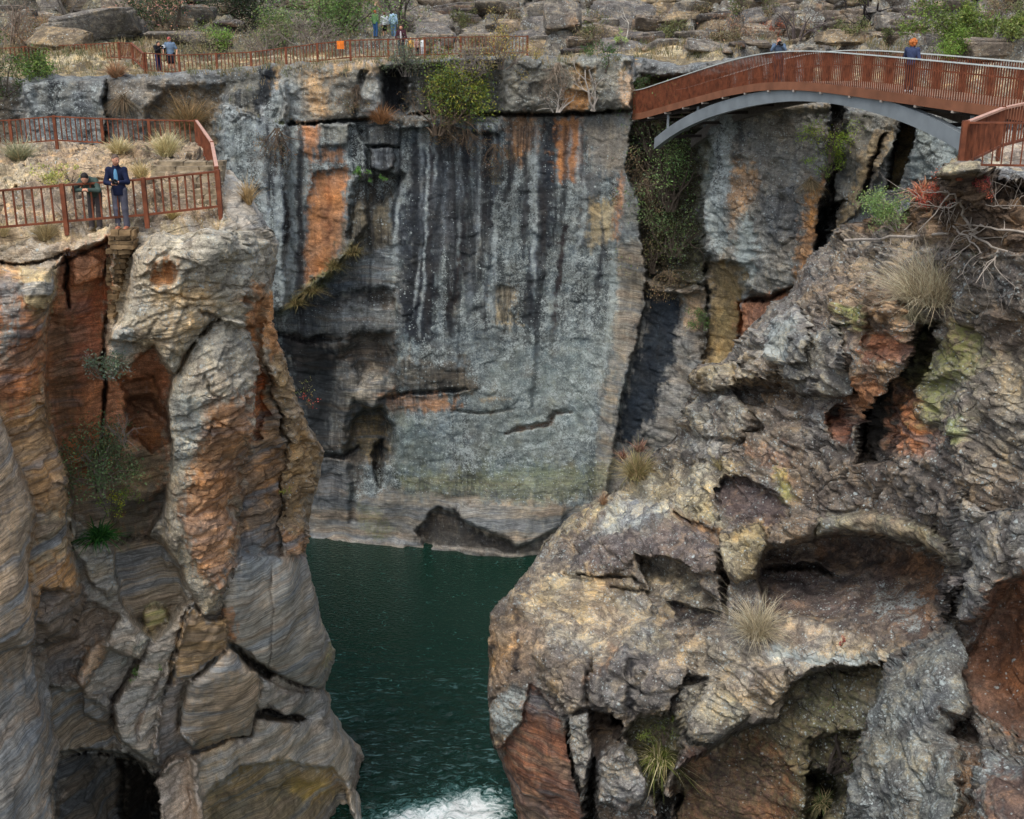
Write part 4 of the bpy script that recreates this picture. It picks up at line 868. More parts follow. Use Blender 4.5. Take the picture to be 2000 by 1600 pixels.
 B([(1340,1320),(1375,1325),(1350,1380),(1320,1400),(1312,1370)],d=.9,c=(58,50,44),f=10),
 B([(1150,1388),(1200,1392),(1224,1412),(1215,1450),(1190,1480),(1162,1480)],d=1.5,c=(87,67,52),f=7,w=4,lich=.1,g=(1385,1490)),
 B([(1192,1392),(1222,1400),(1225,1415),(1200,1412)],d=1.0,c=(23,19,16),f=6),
 B([(1170,1480),(1210,1455),(1240,1465),(1280,1520),(1260,1560),(1230,1580),(1170,1560)],d=-.5,dome=.5,R=24,c=(120,114,104),lich=.6,f=7,w=5),
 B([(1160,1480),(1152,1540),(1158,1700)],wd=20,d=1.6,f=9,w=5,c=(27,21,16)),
 B([(1250,1400),(1330,1390),(1330,1470),(1290,1560),(1250,1500),(1225,1440)],d=1.2,c=(81,69,52),f=12,moss=.3,rough=1.6),
 B([(1170,1565),(1290,1565),(1300,1720),(1170,1720)],c=(114,85,61),f=14,strat=.8,d=.2),
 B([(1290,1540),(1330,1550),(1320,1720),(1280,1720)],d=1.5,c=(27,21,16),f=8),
 B([(1330,1340),(1400,1330),(1461,1400),(1400,1455),(1345,1450),(1325,1400)],d=-.6,dome=.7,R=34,c=(135,118,96),lich=.5,f=8,w=5,strat=.7),
]
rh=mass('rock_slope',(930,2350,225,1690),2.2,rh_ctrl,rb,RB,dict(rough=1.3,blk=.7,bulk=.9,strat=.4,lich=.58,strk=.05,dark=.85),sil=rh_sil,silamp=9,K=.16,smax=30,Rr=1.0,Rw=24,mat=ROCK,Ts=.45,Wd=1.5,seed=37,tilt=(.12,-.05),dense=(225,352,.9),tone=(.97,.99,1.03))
obj_props(rh,kind='structure')
# ------------------------------------------------------------------ water
def make_water():
    xs=np.arange(-16,12,0.10,dtype=f32);ys=np.arange(26,66,0.10,dtype=f32);X,Y=np.meshgrid(xs,ys)
    calm=smooth((53-Y)/12)*1.2+0.05
    a=fbm((X*.8,Y*1.7,X*0+3),0.9,4,.55);b=fbm((X*1.0,Y*2.0,X*0+8),2.6,3,.6)
    foam=np.exp(-(((X+1.5)/1.7)**2+((Y-38.0)/1.5)**2))*1.1+np.exp(-(((X+3.8)/1.4)**2+((Y-37.4)/1.0)**2))*.8
    fn=fbm((X,Y,X*0),1.5,5,.65)
    Z=(a*.17+b*.085)*calm+np.clip(foam,0,1)*(fbm((X,Y,X*0),.8,3,.5)*.35)
    nv,nu=X.shape;I=np.arange(nu*nv).reshape(nv,nu)
    F=np.stack([I[:-1,:-1],I[:-1,1:],I[1:,1:],I[1:,:-1]],-1).reshape(-1,4)
    m,t,bs,N,L=newmat('river_water')
    bs.inputs['Roughness'].default_value=0.06;bs.inputs['IOR'].default_value=1.36;bs.inputs['Specular IOR Level'].default_value=.6
    at=N.new('ShaderNodeAttribute');at.attribute_name='foam'  # red: foam, green: mask of the painted sky glints
    geo=N.new('ShaderNodeNewGeometry')
    mp=N.new('ShaderNodeMapping');mp.inputs['Scale'].default_value=(1,1.4,1);L.new(geo.outputs['Position'],mp.inputs[0])
    n1=N.new('ShaderNodeTexNoise');n1.inputs['Scale'].default_value=1.7;n1.inputs['Detail'].default_value=8;n1.inputs['Roughness'].default_value=.7;n1.inputs['Distortion'].default_value=2.2;L.new(mp.outputs[0],n1.inputs['Vector'])
    fsp=N.new('ShaderNodeSeparateColor');L.new(at.outputs['Color'],fsp.inputs[0]);ad=N.new('ShaderNodeMath');ad.operation='ADD';L.new(fsp.outputs[0],ad.inputs[0]);n1s=N.new('ShaderNodeMath');n1s.operation='MULTIPLY_ADD';n1s.inputs[1].default_value=2.6;n1s.inputs[2].default_value=-1.3;L.new(n1.outputs[0],n1s.inputs[0]);L.new(n1s.outputs[0],ad.inputs[1])
    mr=N.new('ShaderNodeMapRange');mr.inputs[1].default_value=.25;mr.inputs[2].default_value=1.0;L.new(ad.outputs[0],mr.inputs[0])
    mx=N.new('ShaderNodeMix');mx.data_type='RGBA';L.new(mr.outputs[0],mx.inputs[0]);mx.inputs[6].default_value=(.002,.024,.015,1);mx.inputs[7].default_value=(.13,.33,.32,1)
    mw=N.new('ShaderNodeMapRange');mw.inputs[1].default_value=.55;mw.inputs[2].default_value=1.05;L.new(ad.outputs[0],mw.inputs[0])
    mxw=N.new('ShaderNodeMix');mxw.data_type='RGBA';L.new(mw.outputs[0],mxw.inputs[0]);L.new(mx.outputs[2],mxw.inputs[6]);mxw.inputs[7].default_value=(.9,.95,.95,1);mx=mxw
    # sky glints on the ripples, painted into the base colour as pale streaks
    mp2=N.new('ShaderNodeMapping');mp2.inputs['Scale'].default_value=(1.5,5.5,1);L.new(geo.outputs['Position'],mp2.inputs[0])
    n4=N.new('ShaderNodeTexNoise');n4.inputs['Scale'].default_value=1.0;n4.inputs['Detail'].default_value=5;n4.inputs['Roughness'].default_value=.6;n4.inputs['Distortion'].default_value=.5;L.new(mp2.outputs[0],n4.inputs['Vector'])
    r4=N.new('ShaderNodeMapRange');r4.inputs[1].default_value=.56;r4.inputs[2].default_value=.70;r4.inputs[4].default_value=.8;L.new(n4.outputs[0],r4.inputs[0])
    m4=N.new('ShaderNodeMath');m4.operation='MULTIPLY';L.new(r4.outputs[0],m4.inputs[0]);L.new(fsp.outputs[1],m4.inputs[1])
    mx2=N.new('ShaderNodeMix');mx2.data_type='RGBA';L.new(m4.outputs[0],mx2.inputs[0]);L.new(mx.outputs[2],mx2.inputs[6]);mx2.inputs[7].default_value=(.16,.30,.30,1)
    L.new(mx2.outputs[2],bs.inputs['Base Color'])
    mr2=N.new('ShaderNodeMapRange');mr2.inputs[3].default_value=.06;mr2.inputs[4].default_value=.8;L.new(mr.outputs[0],mr2.inputs[0]);L.new(mr2.outputs[0],bs.inputs['Roughness'])
    n2=N.new('ShaderNodeTexNoise');n2.inputs['Scale'].default_value=5;n2.inputs['Detail'].default_value=5;L.new(mp.outputs[0],n2.inputs['Vector'])
    bu=N.new('ShaderNodeBump');bu.inputs['Strength'].default_value=.35;bu.inputs['Distance'].default_value=.25;L.new(n2.outputs[0],bu.inputs['Height']);L.new(bu.outputs[0],bs.inputs['Normal'])
    nearf=smooth((51-Y)/9)*smooth(.55+2.2*fbm((X,Y,X*0+21),.25,2));c=np.stack([foam,nearf,foam*0,foam*0+1],-1).reshape(-1,4)  # attribute's red is real foam, green masks the painted sky glints
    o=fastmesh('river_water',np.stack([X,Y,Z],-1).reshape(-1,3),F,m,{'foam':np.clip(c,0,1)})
    obj_props(o,kind='structure')
make_water()
# ------------------------------------------------------------------ tools for things that stand on the rock
bpy.context.view_layer.update()
TERR=[bpy.data.objects[n] for n in ('headland','rock_slope','cliff','hillside')]
EYE=Vector((0,0,CAMZ))
def hit(u,v,only=None):
    d=(pt(u,v,10.0)-EYE).normalized();best=None
    for o in TERR:
        if only and o.name not in only: continue
        ok,loc,nor,_=o.ray_cast(EYE,d)
        if ok and (best is None or (loc-EYE).length<(best[0]-EYE).length): best=(loc.copy(),nor.copy())
    if best is None:
        return pt(u,v,60),Vector((0,-1,0))
    n=best[1]
    if n.dot(d)>0:n=-n
    return best[0],n
def near(u,v,only=None,r=14):
    b=None
    for du,dv in ((0,0),(r,0),(-r,0),(0,r),(0,-r),(r,-r),(-r,-r)):
        l,n=hit(u+du,v+dv,only)
        if b is None or l.y<b[0].y: b=(l,n)
    return pt(u,v,b[0].y),b[1]
def drop(x,y,z0=60.0,only=('hillside',)):
    for o in TERR:
        if o.name in only:
            ok,loc,nor,_=o.ray_cast(Vector((x,y,z0)),Vector((0,0,-1)))
            if ok:return loc.copy()
    return None
def simple(name,c,rough=.7,metal=0.0,var=.25,sc=8.0,spec=.3,bump=.0,raw=False):
    m,t,bs,N,L=newmat(name)
    col=lin(c) if not raw else np.array(c)
    n=N.new('ShaderNodeTexNoise');n.inputs['Scale'].default_value=sc;n.inputs['Detail'].default_value=4
    g=N.new('ShaderNodeNewGeometry');L.new(g.outputs['Position'],n.inputs['Vector'])
    mr=N.new('ShaderNodeMapRange');mr.inputs[1].default_value=.3;mr.inputs[2].default_value=.7;mr.inputs[3].default_value=1-var;mr.inputs[4].default_value=1+var
    L.new(n.outputs[0],mr.inputs[0])
    vm=N.new('ShaderNodeVectorMath');vm.operation='SCALE';vm.inputs[0].default_value=tuple(col);L.new(mr.outputs[0],vm.inputs['Scale'])
    L.new(vm.outputs[0],bs.inputs['Base Color']);bs.inputs['Roughness'].default_value=rough;bs.inputs['Metallic'].default_value=metal;bs.inputs['Specular IOR Level'].default_value=spec
    if bump:
        b=N.new('ShaderNodeBump');b.inputs['Strength'].default_value=.6;b.inputs['Distance'].default_value=bump;L.new(n.outputs[0],b.inputs['Height']);L.new(b.outputs[0],bs.inputs['Normal'])
    return m
MATS={}
def M_(name,*a,**k):
    if name not in MATS: MATS[name]=simple(name,*a,**k)
    return MATS[name]
RUST=M_('rust_steel',(116,66,44),.75,.0,.45,4.0)
RAILTOP=M_('worn_handrail',(196,150,128),.45,.0,.2,5.0,.5)
PALE=M_('pale_handrail',(206,214,210),.4,.0,.1,5.0,.5)
STEEL=M_('galvanised_steel',(134,142,146),.5,.1,.15,1.5,.5)
DSTEEL=M_('dark_steel',(58,52,50),.7,.0,.3,2.0)
def leafmat():
    m,t,bs,N,L=newmat('foliage')
    a=N.new('ShaderNodeAttribute');a.attribute_name='tint';L.new(a.outputs['Color'],bs.inputs['Base Color'])
    bs.inputs['Roughness'].default_value=.6;bs.inputs['Specular IOR Level'].default_value=.25
    tr=N.new('ShaderNodeBsdfTranslucent');L.new(a.outputs['Color'],tr.inputs['Color'])
    mx=N.new('ShaderNodeMixShader');mx.inputs[0].default_value=.2
    out=[n for n in N if n.type=='OUTPUT_MATERIAL'][0]
    L.new(bs.outputs[0],mx.inputs[1]);L.new(tr.outputs[0],mx.inputs[2]);L.new(mx.outputs[0],out.inputs['Surface'])
    return m
LEAF=leafmat()
def empty(name,loc,label,cat,group=None):
    o=bpy.data.objects.new(name,None);o.location=loc;SC.collection.objects.link(o);o.empty_display_size=.2
    return obj_props(o,label,cat,group)
class MB:
    def __init__(s): s.v=[];s.f=[];s.c=[]
    def quad(s,a,b,c,d,col=None):
        n=len(s.v);s.v+=[a,b,c,d];s.f.append((n,n+1,n+2,n+3));s.c.append(col)
    def box(s,c,h,X=(1,0,0),Y=(0,1,0),Z=(0,0,1),j=0,rnd=None):
        """box with centre c, half sizes h along axes; j = corner jitter"""
        c=Vector(c);X=Vector(X)*h[0];Y=Vector(Y)*h[1];Z=Vector(Z)*h[2];n=len(s.v)
        for k in range(8):
            p=c+(X if k&1 else -X)+(Y if k&2 else -Y)+(Z if k&4 else -Z)
            if j: p=p+Vector((rnd.uniform(-j,j),rnd.uniform(-j,j),rnd.uniform(-j,j)))
            s.v.append(tuple(p))
        for q in ((0,2,3,1),(4,5,7,6),(0,1,5,4),(2,6,7,3),(0,4,6,2),(1,3,7,5)): s.f.append(tuple(n+i for i in q));s.c.append(None)
    def bar(s,a,b,w,h,up=(0,0,1)):
        a=Vector(a);b=Vector(b);d=b-a;L=d.length;d.normalize()
        up=Vector(up);sx=d.cross(up)
        if sx.length<1e-4: sx=d.cross(Vector((0,1,0)))
        sx.normalize();u=sx.cross(d).normalized()
        s.box((a+b)/2,(w/2,L/2,h/2),sx,d,u)
    def tube(s,P,R,k=5):
        P=[Vector(p) for p in P];n0=len(s.v);m=len(P)
        ref=Vector((.31,.17,.93))
        for i,p in enumerate(P):
            d=(P[min(i+1,m-1)]-P[max(i-1,0)])
            if d.length<1e-7:d=Vector((0,0,1))
            d.normalize();x=d.cross(ref)
            if x.length<1e-3:x=d.cross(Vector((1,0,0)))
            x.normalize();y=d.cross(x)
            for j in range(k):
                t=2*math.pi*j/k;q=p+(x*math.cos(t)+y*math.sin(t))*R[i];s.v.append(tuple(q))
        for i in range(m-1):
            for j in range(k):
                a=n0+i*k+j;b=n0+i*k+(j+1)%k;s.f.append((a,b,b+k,a+k));s.c.append(None)
        for e in (0,m-1):
            cc=len(s.v);s.v.append(tuple(P[e]))
            for j in range(k):
                a=n0+e*k+j;b=n0+e*k+(j+1)%k;s.f.append((a,b,cc));s.c.append(None)
    def build(s,name,mat,parent=None,smoothf=False,tint=None,world=True):
        me=bpy.data.meshes.new(name);org=Vector((0,0,0))
        if parent is not None and world: org=parent.location
        vv=np.array(s.v,dtype=f32)-np.array(org,dtype=f32)
        me.from_pydata(vv.tolist(),[],s.f)
        if smoothf: me.polygons.foreach_set('use_smooth',[True]*len(s.f))
        if tint is not None:
            at=me.color_attributes.new('tint','FLOAT_COLOR','CORNER');arr=[]
            for f,c in zip(s.f,s.c):
                arr+=([*(c if c is not None else tint),1.0])*len(f)
            at.data.foreach_set('color',np.array(arr,dtype=f32))
        me.materials.append(mat)
        o=bpy.data.objects.new(name,me);SC.collection.objects.link(o)
        if parent is not None:o.parent=parent
        return o
class Leaves:
    """many small leaf faces, kept in arrays"""
    def __init__(s):s.P=[];s.C=[]
    def add(s,cen,size,col,rnd,aspect=.45,up=.3,var=.3,axis=None):
        n=len(cen)
        d=rnd.normal(size=(n,3));d[:,2]+=up
        if axis is not None: d=d*.6+axis
        d/=np.linalg.norm(d,axis=1)[:,None]+1e-9
        e=np.cross(d,rnd.normal(size=(n,3)));e/=np.linalg.norm(e,axis=1)[:,None]+1e-9
        L=(size*rnd.uniform(.6,1.3,n))[:,None]
        a=cen;b=cen+d*L*.5+e*L*aspect*.5;c=cen+d*L;g=cen+d*L*.5-e*L*aspect*.5
        s.P.append(np.stack([a,b,c,g],1))
        k=lin(col)*1.45*(1+var*rnd.uniform(-1,1,(n,1)));k=k*(1+.15*rnd.uniform(-1,1,(n,3)))
        s.C.append(np.clip(k,.004,.8))
    def build(s,name,parent=None):
        P=np.concatenate(s.P).astype(f32);C=np.concatenate(s.C)
        if parent is not None:P=P-np.array(parent.location,dtype=f32)
        n=len(P);F=np.arange(n*4).reshape(n,4)
        col=np.concatenate([np.repeat(C,4,axis=0),np.ones((n*4,1))],1)
        return fastmesh(name,P.reshape(-1,3),F,LEAF,{'tint':col},False,parent)
def branch(mb,p,d,L,r,lev,rnd,tips,spread=.7,grav=0.0,nb=3,curl=.25):
    pts=[p];rad=[r];q=Vector(p);dd=Vector(d).normalized();n=4
    for i in range(n):
        dd=(dd+Vector((rnd.gauss(0,curl),rnd.gauss(0,curl),rnd.gauss(0,curl)+grav))).normalized()
        q=q+dd*L/n;pts.append(tuple(q));rad.append(r*(1-.55*(i+1)/n))
        tips.append((tuple(q),lev))
    mb.tube(pts,rad,4 if lev>0 else 3)
    if lev>0:
        for b in range(nb):
            i=rnd.randint(1,n);s=Vector(pts[i]);v=Vector((rnd.gauss(0,1),rnd.gauss(0,1),rnd.gauss(0,1))).normalized()
            branch(mb,tuple(s),(dd*(1-spread*.5)+v*spread),L*rnd.uniform(.5,.75),rad[i]*.62,lev-1,rnd,tips,spread,grav,nb,curl)
def shrub(name,label,cat,u,v,w,h,leaf=None,n=1500,size=.07,bark=(92,82,72),seed=1,lev=3,stems=5,grav=0.02,group=None,off=.05,only=None,
          spread=.7,dirn=None,clump=.22,Y=None,thick=1.0,fwd=0,partname='foliage',aspect=.45,stemname='branches'):
    """w,h = size in the photo in px; base at pixel u,v"""
    loc,nor=(near if off>.06 else hit)(u,v,only)
    if Y is not None: loc=pt(u,v,Y)
    if fwd: loc=pt(u,v,loc.y-fwd)
    s=loc.y/FPX*1.02;W=w*s/2*1.25;H=h*s*1.45
    rnd=random.Random(seed);rn=np.random.RandomState(seed)
    loc=loc+nor*off
    root=empty(name,loc,label,cat,group)
    mb=MB();tips=[]
    for i in range(stems):
        t=rnd.uniform(-1,1)
        if dirn: d=Vector(dirn)+Vector((rnd.gauss(0,.35),rnd.gauss(0,.35),rnd.gauss(0,.3)))
        else: d=Vector((t*W*1.0,rnd.uniform(-.8,.8)*W*.7,H*.9))
        branch(mb,tuple(loc+Vector((t*W*.15,0,-.05))),d,H*.55*rnd.uniform(.8,1.1),max(.006,H*.016)*thick,lev,rnd,tips,spread,grav)
    mb.build(stemname,M_('bark_%d_%d_%d'%bark,bark,.9,0,.3,6.0),root)
    if leaf:
        T=np.array([t[0] for t in tips if t[1]<=max(1,lev-1)]);L=Leaves()
        # trim stray tips so the outline keeps the measured size
        c=np.array(loc)+np.array([0,0,H*.5]) if not dirn else T.mean(0)
        cols=leaf if isinstance(leaf,list) else [leaf]
        # clumps
        nc=max(8,n//45);cc=T[rn.randint(0,len(T),nc)]
        per=n//nc
        for k in range(nc):
            q=cc[k]+rn.normal(size=(per,3))*clump*max(W,H*.5)*.55
            L.add(q,size,cols[rn.randint(len(cols))],rn,aspect=aspect)
        L.build(partname,root)
    return root
def tuft(name,label,cat,u,v,w,h,col=[(196,178,140)],n=260,seed=1,group=None,only=None,droop=.6,width=.012,off=0,Y=None,dirn=None,base=.12,part='blades'):
    loc,nor=(near if off>.06 else hit)(u,v,only)
    if Y is not None: loc=pt(u,v,Y)
    s=loc.y/FPX*1.02;W=w*s/2*1.15;H=h*s*1.22;n=int(n*1.5);rnd=np.random.RandomState(seed)
    loc=loc+nor*off
    mb_P=[];C=[]
    segs=4
    for i in range(n):
        a=rnd.uniform(0,2*math.pi);r=rnd.uniform(0,1)**.9;bend=rnd.normal(size=3)*H*.26;bend[2]*=.5
        p=np.array([math.cos(a)*W*base*2,math.sin(a)*W*base*2,0])*rnd.uniform(0,1)
        out=np.array([math.cos(a)*W*r,math.sin(a)*W*r*.9,0])
        if dirn is not None: out=out+np.array(dirn)*H*.5
        hh=H*rnd.uniform(.35,1.0)*(1-.25*r)
        c=np.minimum(lin(col[rnd.randint(len(col))])*1.35*rnd.uniform(.5,1.15),.8)
        sd=np.array([-math.sin(a),math.cos(a),0.])*width*rnd.uniform(.7,1.3);sd=sd if rnd.rand()<.5 else np.array([width,0,0.])
        last=None
        for k in range(segs+1):
            t=k/segs
            q=p+out*t**1.2+bend*t*t+np.array([0,0,hh*(t-droop*.5*t*t*(.4+r))])
            wv=sd*(1-t)**.7
            cur=(q-wv,q+wv)
            if last is not None:
                mb_P.append([last[0],last[1],cur[1],cur[0]]);C.append(c)
            last=cur
    P=np.array(mb_P,dtype=f32)
    n4=len(P);F=np.arange(n4*4).reshape(n4,4);col4=np.concatenate([np.repeat(np.array(C),4,axis=0),np.ones((n4*4,1))],1)
    o=fastmesh(name,P.reshape(-1,3),F,LEAF,{'tint':col4},False);o.location=loc
    return obj_props(o,label,cat,group)
# ------------------------------------------------------------------ railings
def railing(name,label,cat,posts,H=1.0,n=8,group=None,post=.085,rail=.05,bal=.018,top=RUST,fit=False,bottom=.13,sink=.2,balname='baluster'):
    """posts: world points of the post feet"""
    root=empty(name,posts[0],label,cat,group)
    for p in posts:
        m=MB();m.box(p+Vector((0,0,(H+.02-sink)/2)),(post/2,post/2,(H+.02+sink)/2));m.build('post',RUST,root)
    for a,b in zip(posts[:-1],posts[1:]):
        d=(b-a);L=d.length;dn=d.normalized();a2=a+dn*post*.5;b2=b-dn*post*.5
        m=MB();m.bar(a2+Vector((0,0,H-rail*.35)),b2+Vector((0,0,H-rail*.35)),rail*1.5,rail*.7);m.build('top_rail',top,root)
        m=MB();m.bar(a2+Vector((0,0,bottom)),b2+Vector((0,0,bottom)),rail,rail*.8);m.build('bottom_rail',RUST,root)
        k=n if n>0 else max(2,int(L/abs(n) if n else L/.12))
        for i in range(1,k+1):
            q=a2+(b2-a2)*(i/(k+1))
            m=MB();m.box(q+Vector((0,0,(H-rail*.7+bottom+rail*.4)/2)),(bal/2,bal/2,(H-rail*.7-bottom-rail*.4)/2));m.build(balname,RUST,root)
    return root
def feet(px_list,only=None,Yr=None):
    """fit a smooth line of depths through the rock below the posts"""
    U=np.array([p[0] for p in px_list],float)
    if Yr is None:
        Yv=np.array([hit(p[0],p[1],only)[0].y for p in px_list]);c=np.polyfit(U,Yv,1);Yf=np.polyval(c,U)
    else: Yf=np.array(Yr)
    return [pt(p[0],p[1],float(y)) for p,y in zip(px_list,Yf)]
railing('railing','rust brown railing on the near left terrace with two people leaning on it','railing',
        [pt(-44,459,28.75),pt(130,443,29.3),pt(287,430,29.9),pt(431,413,30.5)],H=1.0,n=8,post=.1,rail=.062,bal=.038)
railing('railing','rust brown railing running back beside the stone steps of the left terrace','railing',
        [pt(429,406,30.75),pt(419,347,35.5),pt(388,291,44.5)],H=1.0,n=11,post=.085,rail=.06,top=RAILTOP,bal=.036)
railing('railing','rust brown railing along the back edge of the left terrace behind the rock mound','railing',
        [pt(386,291,44.8),pt(295,289,45.2),pt(203,286,45.6),pt(111,281,46),pt(25,288,46.4),pt(-70,290,46.8)],H=1.0,n=8,post=.1,rail=.06,bal=.036)
R1=feet([(284,142),(260,119),(234,117),(172,120),(110,122),(50,124),(-20,128)],('hillside',),[64.8,69,70.5,71.5,72.5,73.5,74.5])
railing('railing','rust brown railing at the far upper left ending in a short sloping section','railing',R1,H=.93,n=7,post=.11,rail=.07,bal=.04)
pv=[(287,143,64.8),(352,147,65),(425,144,65.2),(492,141,65.5),(560,132,66),(621,124,66.5),(685,117,67),(759,115,67.5),(830,112,68),(900,110,68.3),(965,109,68.6),(1030,108,69)]
R2=[pt(*p) for p in pv]
railing('railing','long rust brown railing along the top of the far cliff in the middle','railing',R2,H=1.0,n=8,post=.11,rail=.07,bal=.04)
# right near railing
A=pt(1874,334,26.0)
railing('railing','rust brown railing corner on the right ledge with its upright bars facing us','railing',[A,pt(2130,338,25.3)],H=1.0,n=12,post=.1,rail=.05,bal=.022)
railing('railing','rust brown railing of closely set bars with a pale worn handrail leading to the bridge','railing',[A+Vector((.09,.12,0)),pt(1950,297,28.6),pt(2075,262,32.0)],H=1.0,n=22,post=.08,rail=.07,top=RAILTOP,bal=.03)
sg=empty('notice_board',R2[5],'small orange board fixed to the far cliff top railing','notice board')
m=MB();m.box(pt(665,88,66.6),(.19,.015,.2));m.build('panel',M_('orange_board',(225,120,40),.6),sg)
m=MB();m.box(pt(665,93,66.66),(.02,.02,.45));m.build('bracket',RUST,sg)
# ------------------------------------------------------------------ bridge
BA=Vector((15.85,30.3));BB=Vector((5.9,61.9));BD=(BB-BA).normalized();BN=Vector((-BD.y*-1,BD.x*-1));BN=Vector((BD.y,-BD.x));BL=(BB-BA).length
topv=([1180,1235,1300,1400,1450,1500,1580,1700,1800,2000,2200],[200,180,158,125,111,101,97,106,115,133,152])
def on_line(s,off=0):
    p=BA+BD*s+BN*off;return p
def zt_at(s,tab,off=0):
    p=on_line(s,off);v=150.0
    for _ in range(6):
        y=-(v-800)/FPX;t=p.y/(CP+y*SP);u=1000+FPX*p.x/t
        v=float(np.interp(u,tab[0],tab[1]))
    y=-(v-800)/FPX;t=p.y/(CP+y*SP)
    return CAMZ+t*(-SP+y*CP),u
def P3(s,off,z):
    p=on_line(s,off);return Vector((p.x,p.y,z))
def make_bridge():
    ss=np.linspace(0,BL,90);zs=np.array([zt_at(s,topv)[0] for s in ss])
    k=np.ones(9)/9;zs=np.convolve(np.pad(zs,4,mode='edge'),k,'valid')
    zt=lambda s:float(np.interp(s,ss,zs))
    HS=1.12;FH=.3;WD=2.3
    root=empty('footbridge',P3(0,0,zt(0)-1.4),'long arched steel footbridge with rust brown slatted sides crossing the gorge','footbridge')
    npan=12
    def ribbon(name,mat,off,w,z0,h,n=72,s0=0,s1=BL,f=None):
        mb=MB();sv=np.linspace(s0,s1,n);f=f or zt;N0=0
        for s in sv:
            for (o_,dz) in ((off-w/2,z0),(off+w/2,z0),(off+w/2,z0+h),(off-w/2,z0+h)):
                mb.v.append(tuple(P3(s,o_,f(s)+dz)))
        for i in range(n-1):
            a=i*4
            for j in range(4): mb.f.append((a+j,a+(j+1)%4,a+4+(j+1)%4,a+4+j));mb.c.append(None)
        mb.f.append((0,1,2,3));mb.f.append((n*4-1,n*4-2,n*4-3,n*4-4));mb.c+=[None,None]
        return mb.build(name,mat,root)
    for off,tag in ((0,'n'),(WD,'f')):
        ribbon('handrail',PALE,off,.07,-.04,.035)
        ribbon('kick_rail',M_('bridge_fascia',(134,88,64),.7,0,.25,1.5),off,.04,-HS-FH,FH)
        for k_ in range(npan):
            mb=MB();a=BL*k_/npan;b=BL*(k_+1)/npan;n=int((b-a)/.118)
            for i in range(n):
                s=a+(b-a)*(i+.5)/n;z=zt(s)
                mb.box(P3(s,off,z-HS/2-.05+.02),(.006,.022,(HS-.04)/2),(BD.x,BD.y,0),(BN.x,BN.y,0))
            mb.build('slat_panel',RUST,root)
    ribbon('mid_rail',RUST,WD-.05,.03,-.55,.05)
    ribbon('deck',M_('bridge_deck',(140,112,92),.8,0,.3,3.0),WD/2,WD-.06,-HS-.1,.09)
    ribbon('girder',DSTEEL,.35,.14,-HS-FH-.12,.30);ribbon('girder',DSTEEL,WD-.35,.14,-HS-FH-.12,.30)
    at=([1270,1283,1320,1380,1450,1520,1580,1650,1720,1790,1840,1885,1940,2000],[281,270,240,209,187,173,169,175,190,213,235,261,296,340])
    # find arch span along the line
    def s_of_u(ut,off):
        lo,hi=0,BL
        for _ in range(40):
            m_=(lo+hi)/2
            if zt_at(m_,at,off)[1]>ut: lo=m_
            else: hi=m_
        return lo
    s0=s_of_u(1935,.2);s1=s_of_u(1283,.2)
    sa=np.linspace(s0,s1,60);za=np.array([zt_at(s,at,.2)[0] for s in sa]);za=np.convolve(np.pad(za,3,mode='edge'),np.ones(7)/7,'valid')
    # ends keep their measured heights
    za[:3]=[zt_at(s,at,.2)[0] for s in sa[:3]];za[-3:]=[zt_at(s,at,.2)[0] for s in sa[-3:]]
    fa=lambda s:float(np.interp(s,sa,za))
    for off in (.2,WD-.2):
        ribbon('arch_rib',STEEL if off<1 else M_('far_rib',(110,104,98),.6),off,.26,-.5,.5,60,s0,s1,fa)
        for s in np.arange(s0+1.0,s1-.5,3.1):
            zb=fa(s);ztop=zt(s)-HS-FH-.1
            if ztop-zb>.06:
                mb=MB();mb.box(P3(s,off,(zb+ztop)/2),(.05,.05,(ztop-zb)/2+.02));mb.build('strut',STEEL,root)
    for s in np.arange(s0+.8,s1,2.2):
        mb=MB();mb.bar(P3(s,.3,fa(s)-.3),P3(s,WD-.3,fa(s)-.3),.12,.12);mb.build('cross_beam',DSTEEL,root)
    for s in np.arange(.8,BL,1.9):
        mb=MB();mb.bar(P3(s,-.03,zt(s)-HS-FH-.03),P3(s,WD,zt(s)-HS-FH-.03),.09,.07);mb.build('cross_beam',M_('beam_ends',(170,160,150),.6),root)
    return zt,HS,s_of_u
BZ,BHS,S_OF_U=make_bridge()
# ------------------------------------------------------------------ stone steps, dry stone wall
def rstone(rnd,c,h,mbs,X=(1,0,0),Y=(0,1,0),j=.02): mbs.box(c,h,X,Y,(0,0,1),j,rnd)
rnd=random.Random(5)
STN=M_('cut_stone',(140,126,104),.9,0,.6,5.0,.2,.03)
STN2=M_('yellow_stone',(118,98,72),.9,0,.8,4.0,.2,.03)
st=empty('stone_steps',pt(352,406,31.9),'flight of rough stone steps climbing beside the railing on the left terrace','steps')
b0=pt(352,408,31.9)
for k in range(9):
    m=MB();z=b0.z+.02+.10*k;y=b0.y+.36*k;xx=b0.x-.05*k;x0=-.92+rnd.uniform(-.12,.1)
    while x0<.9:
        w_=min(rnd.uniform(.35,.9),.93-x0);rstone(rnd,(xx+x0+w_/2,y+.18+rnd.uniform(-.03,.03),z-.12+rnd.uniform(-.012,.012)),(max(w_/2-.008,.02),.22,.145),m,j=.028);x0+=w_+.001
    m.build('step',STN,st)
dw=empty('dry_stone_wall',pt(236,452,29.5),'narrow wall of stacked yellowish stones filling a cleft below the standing man','stone wall')
m=MB()
v=449
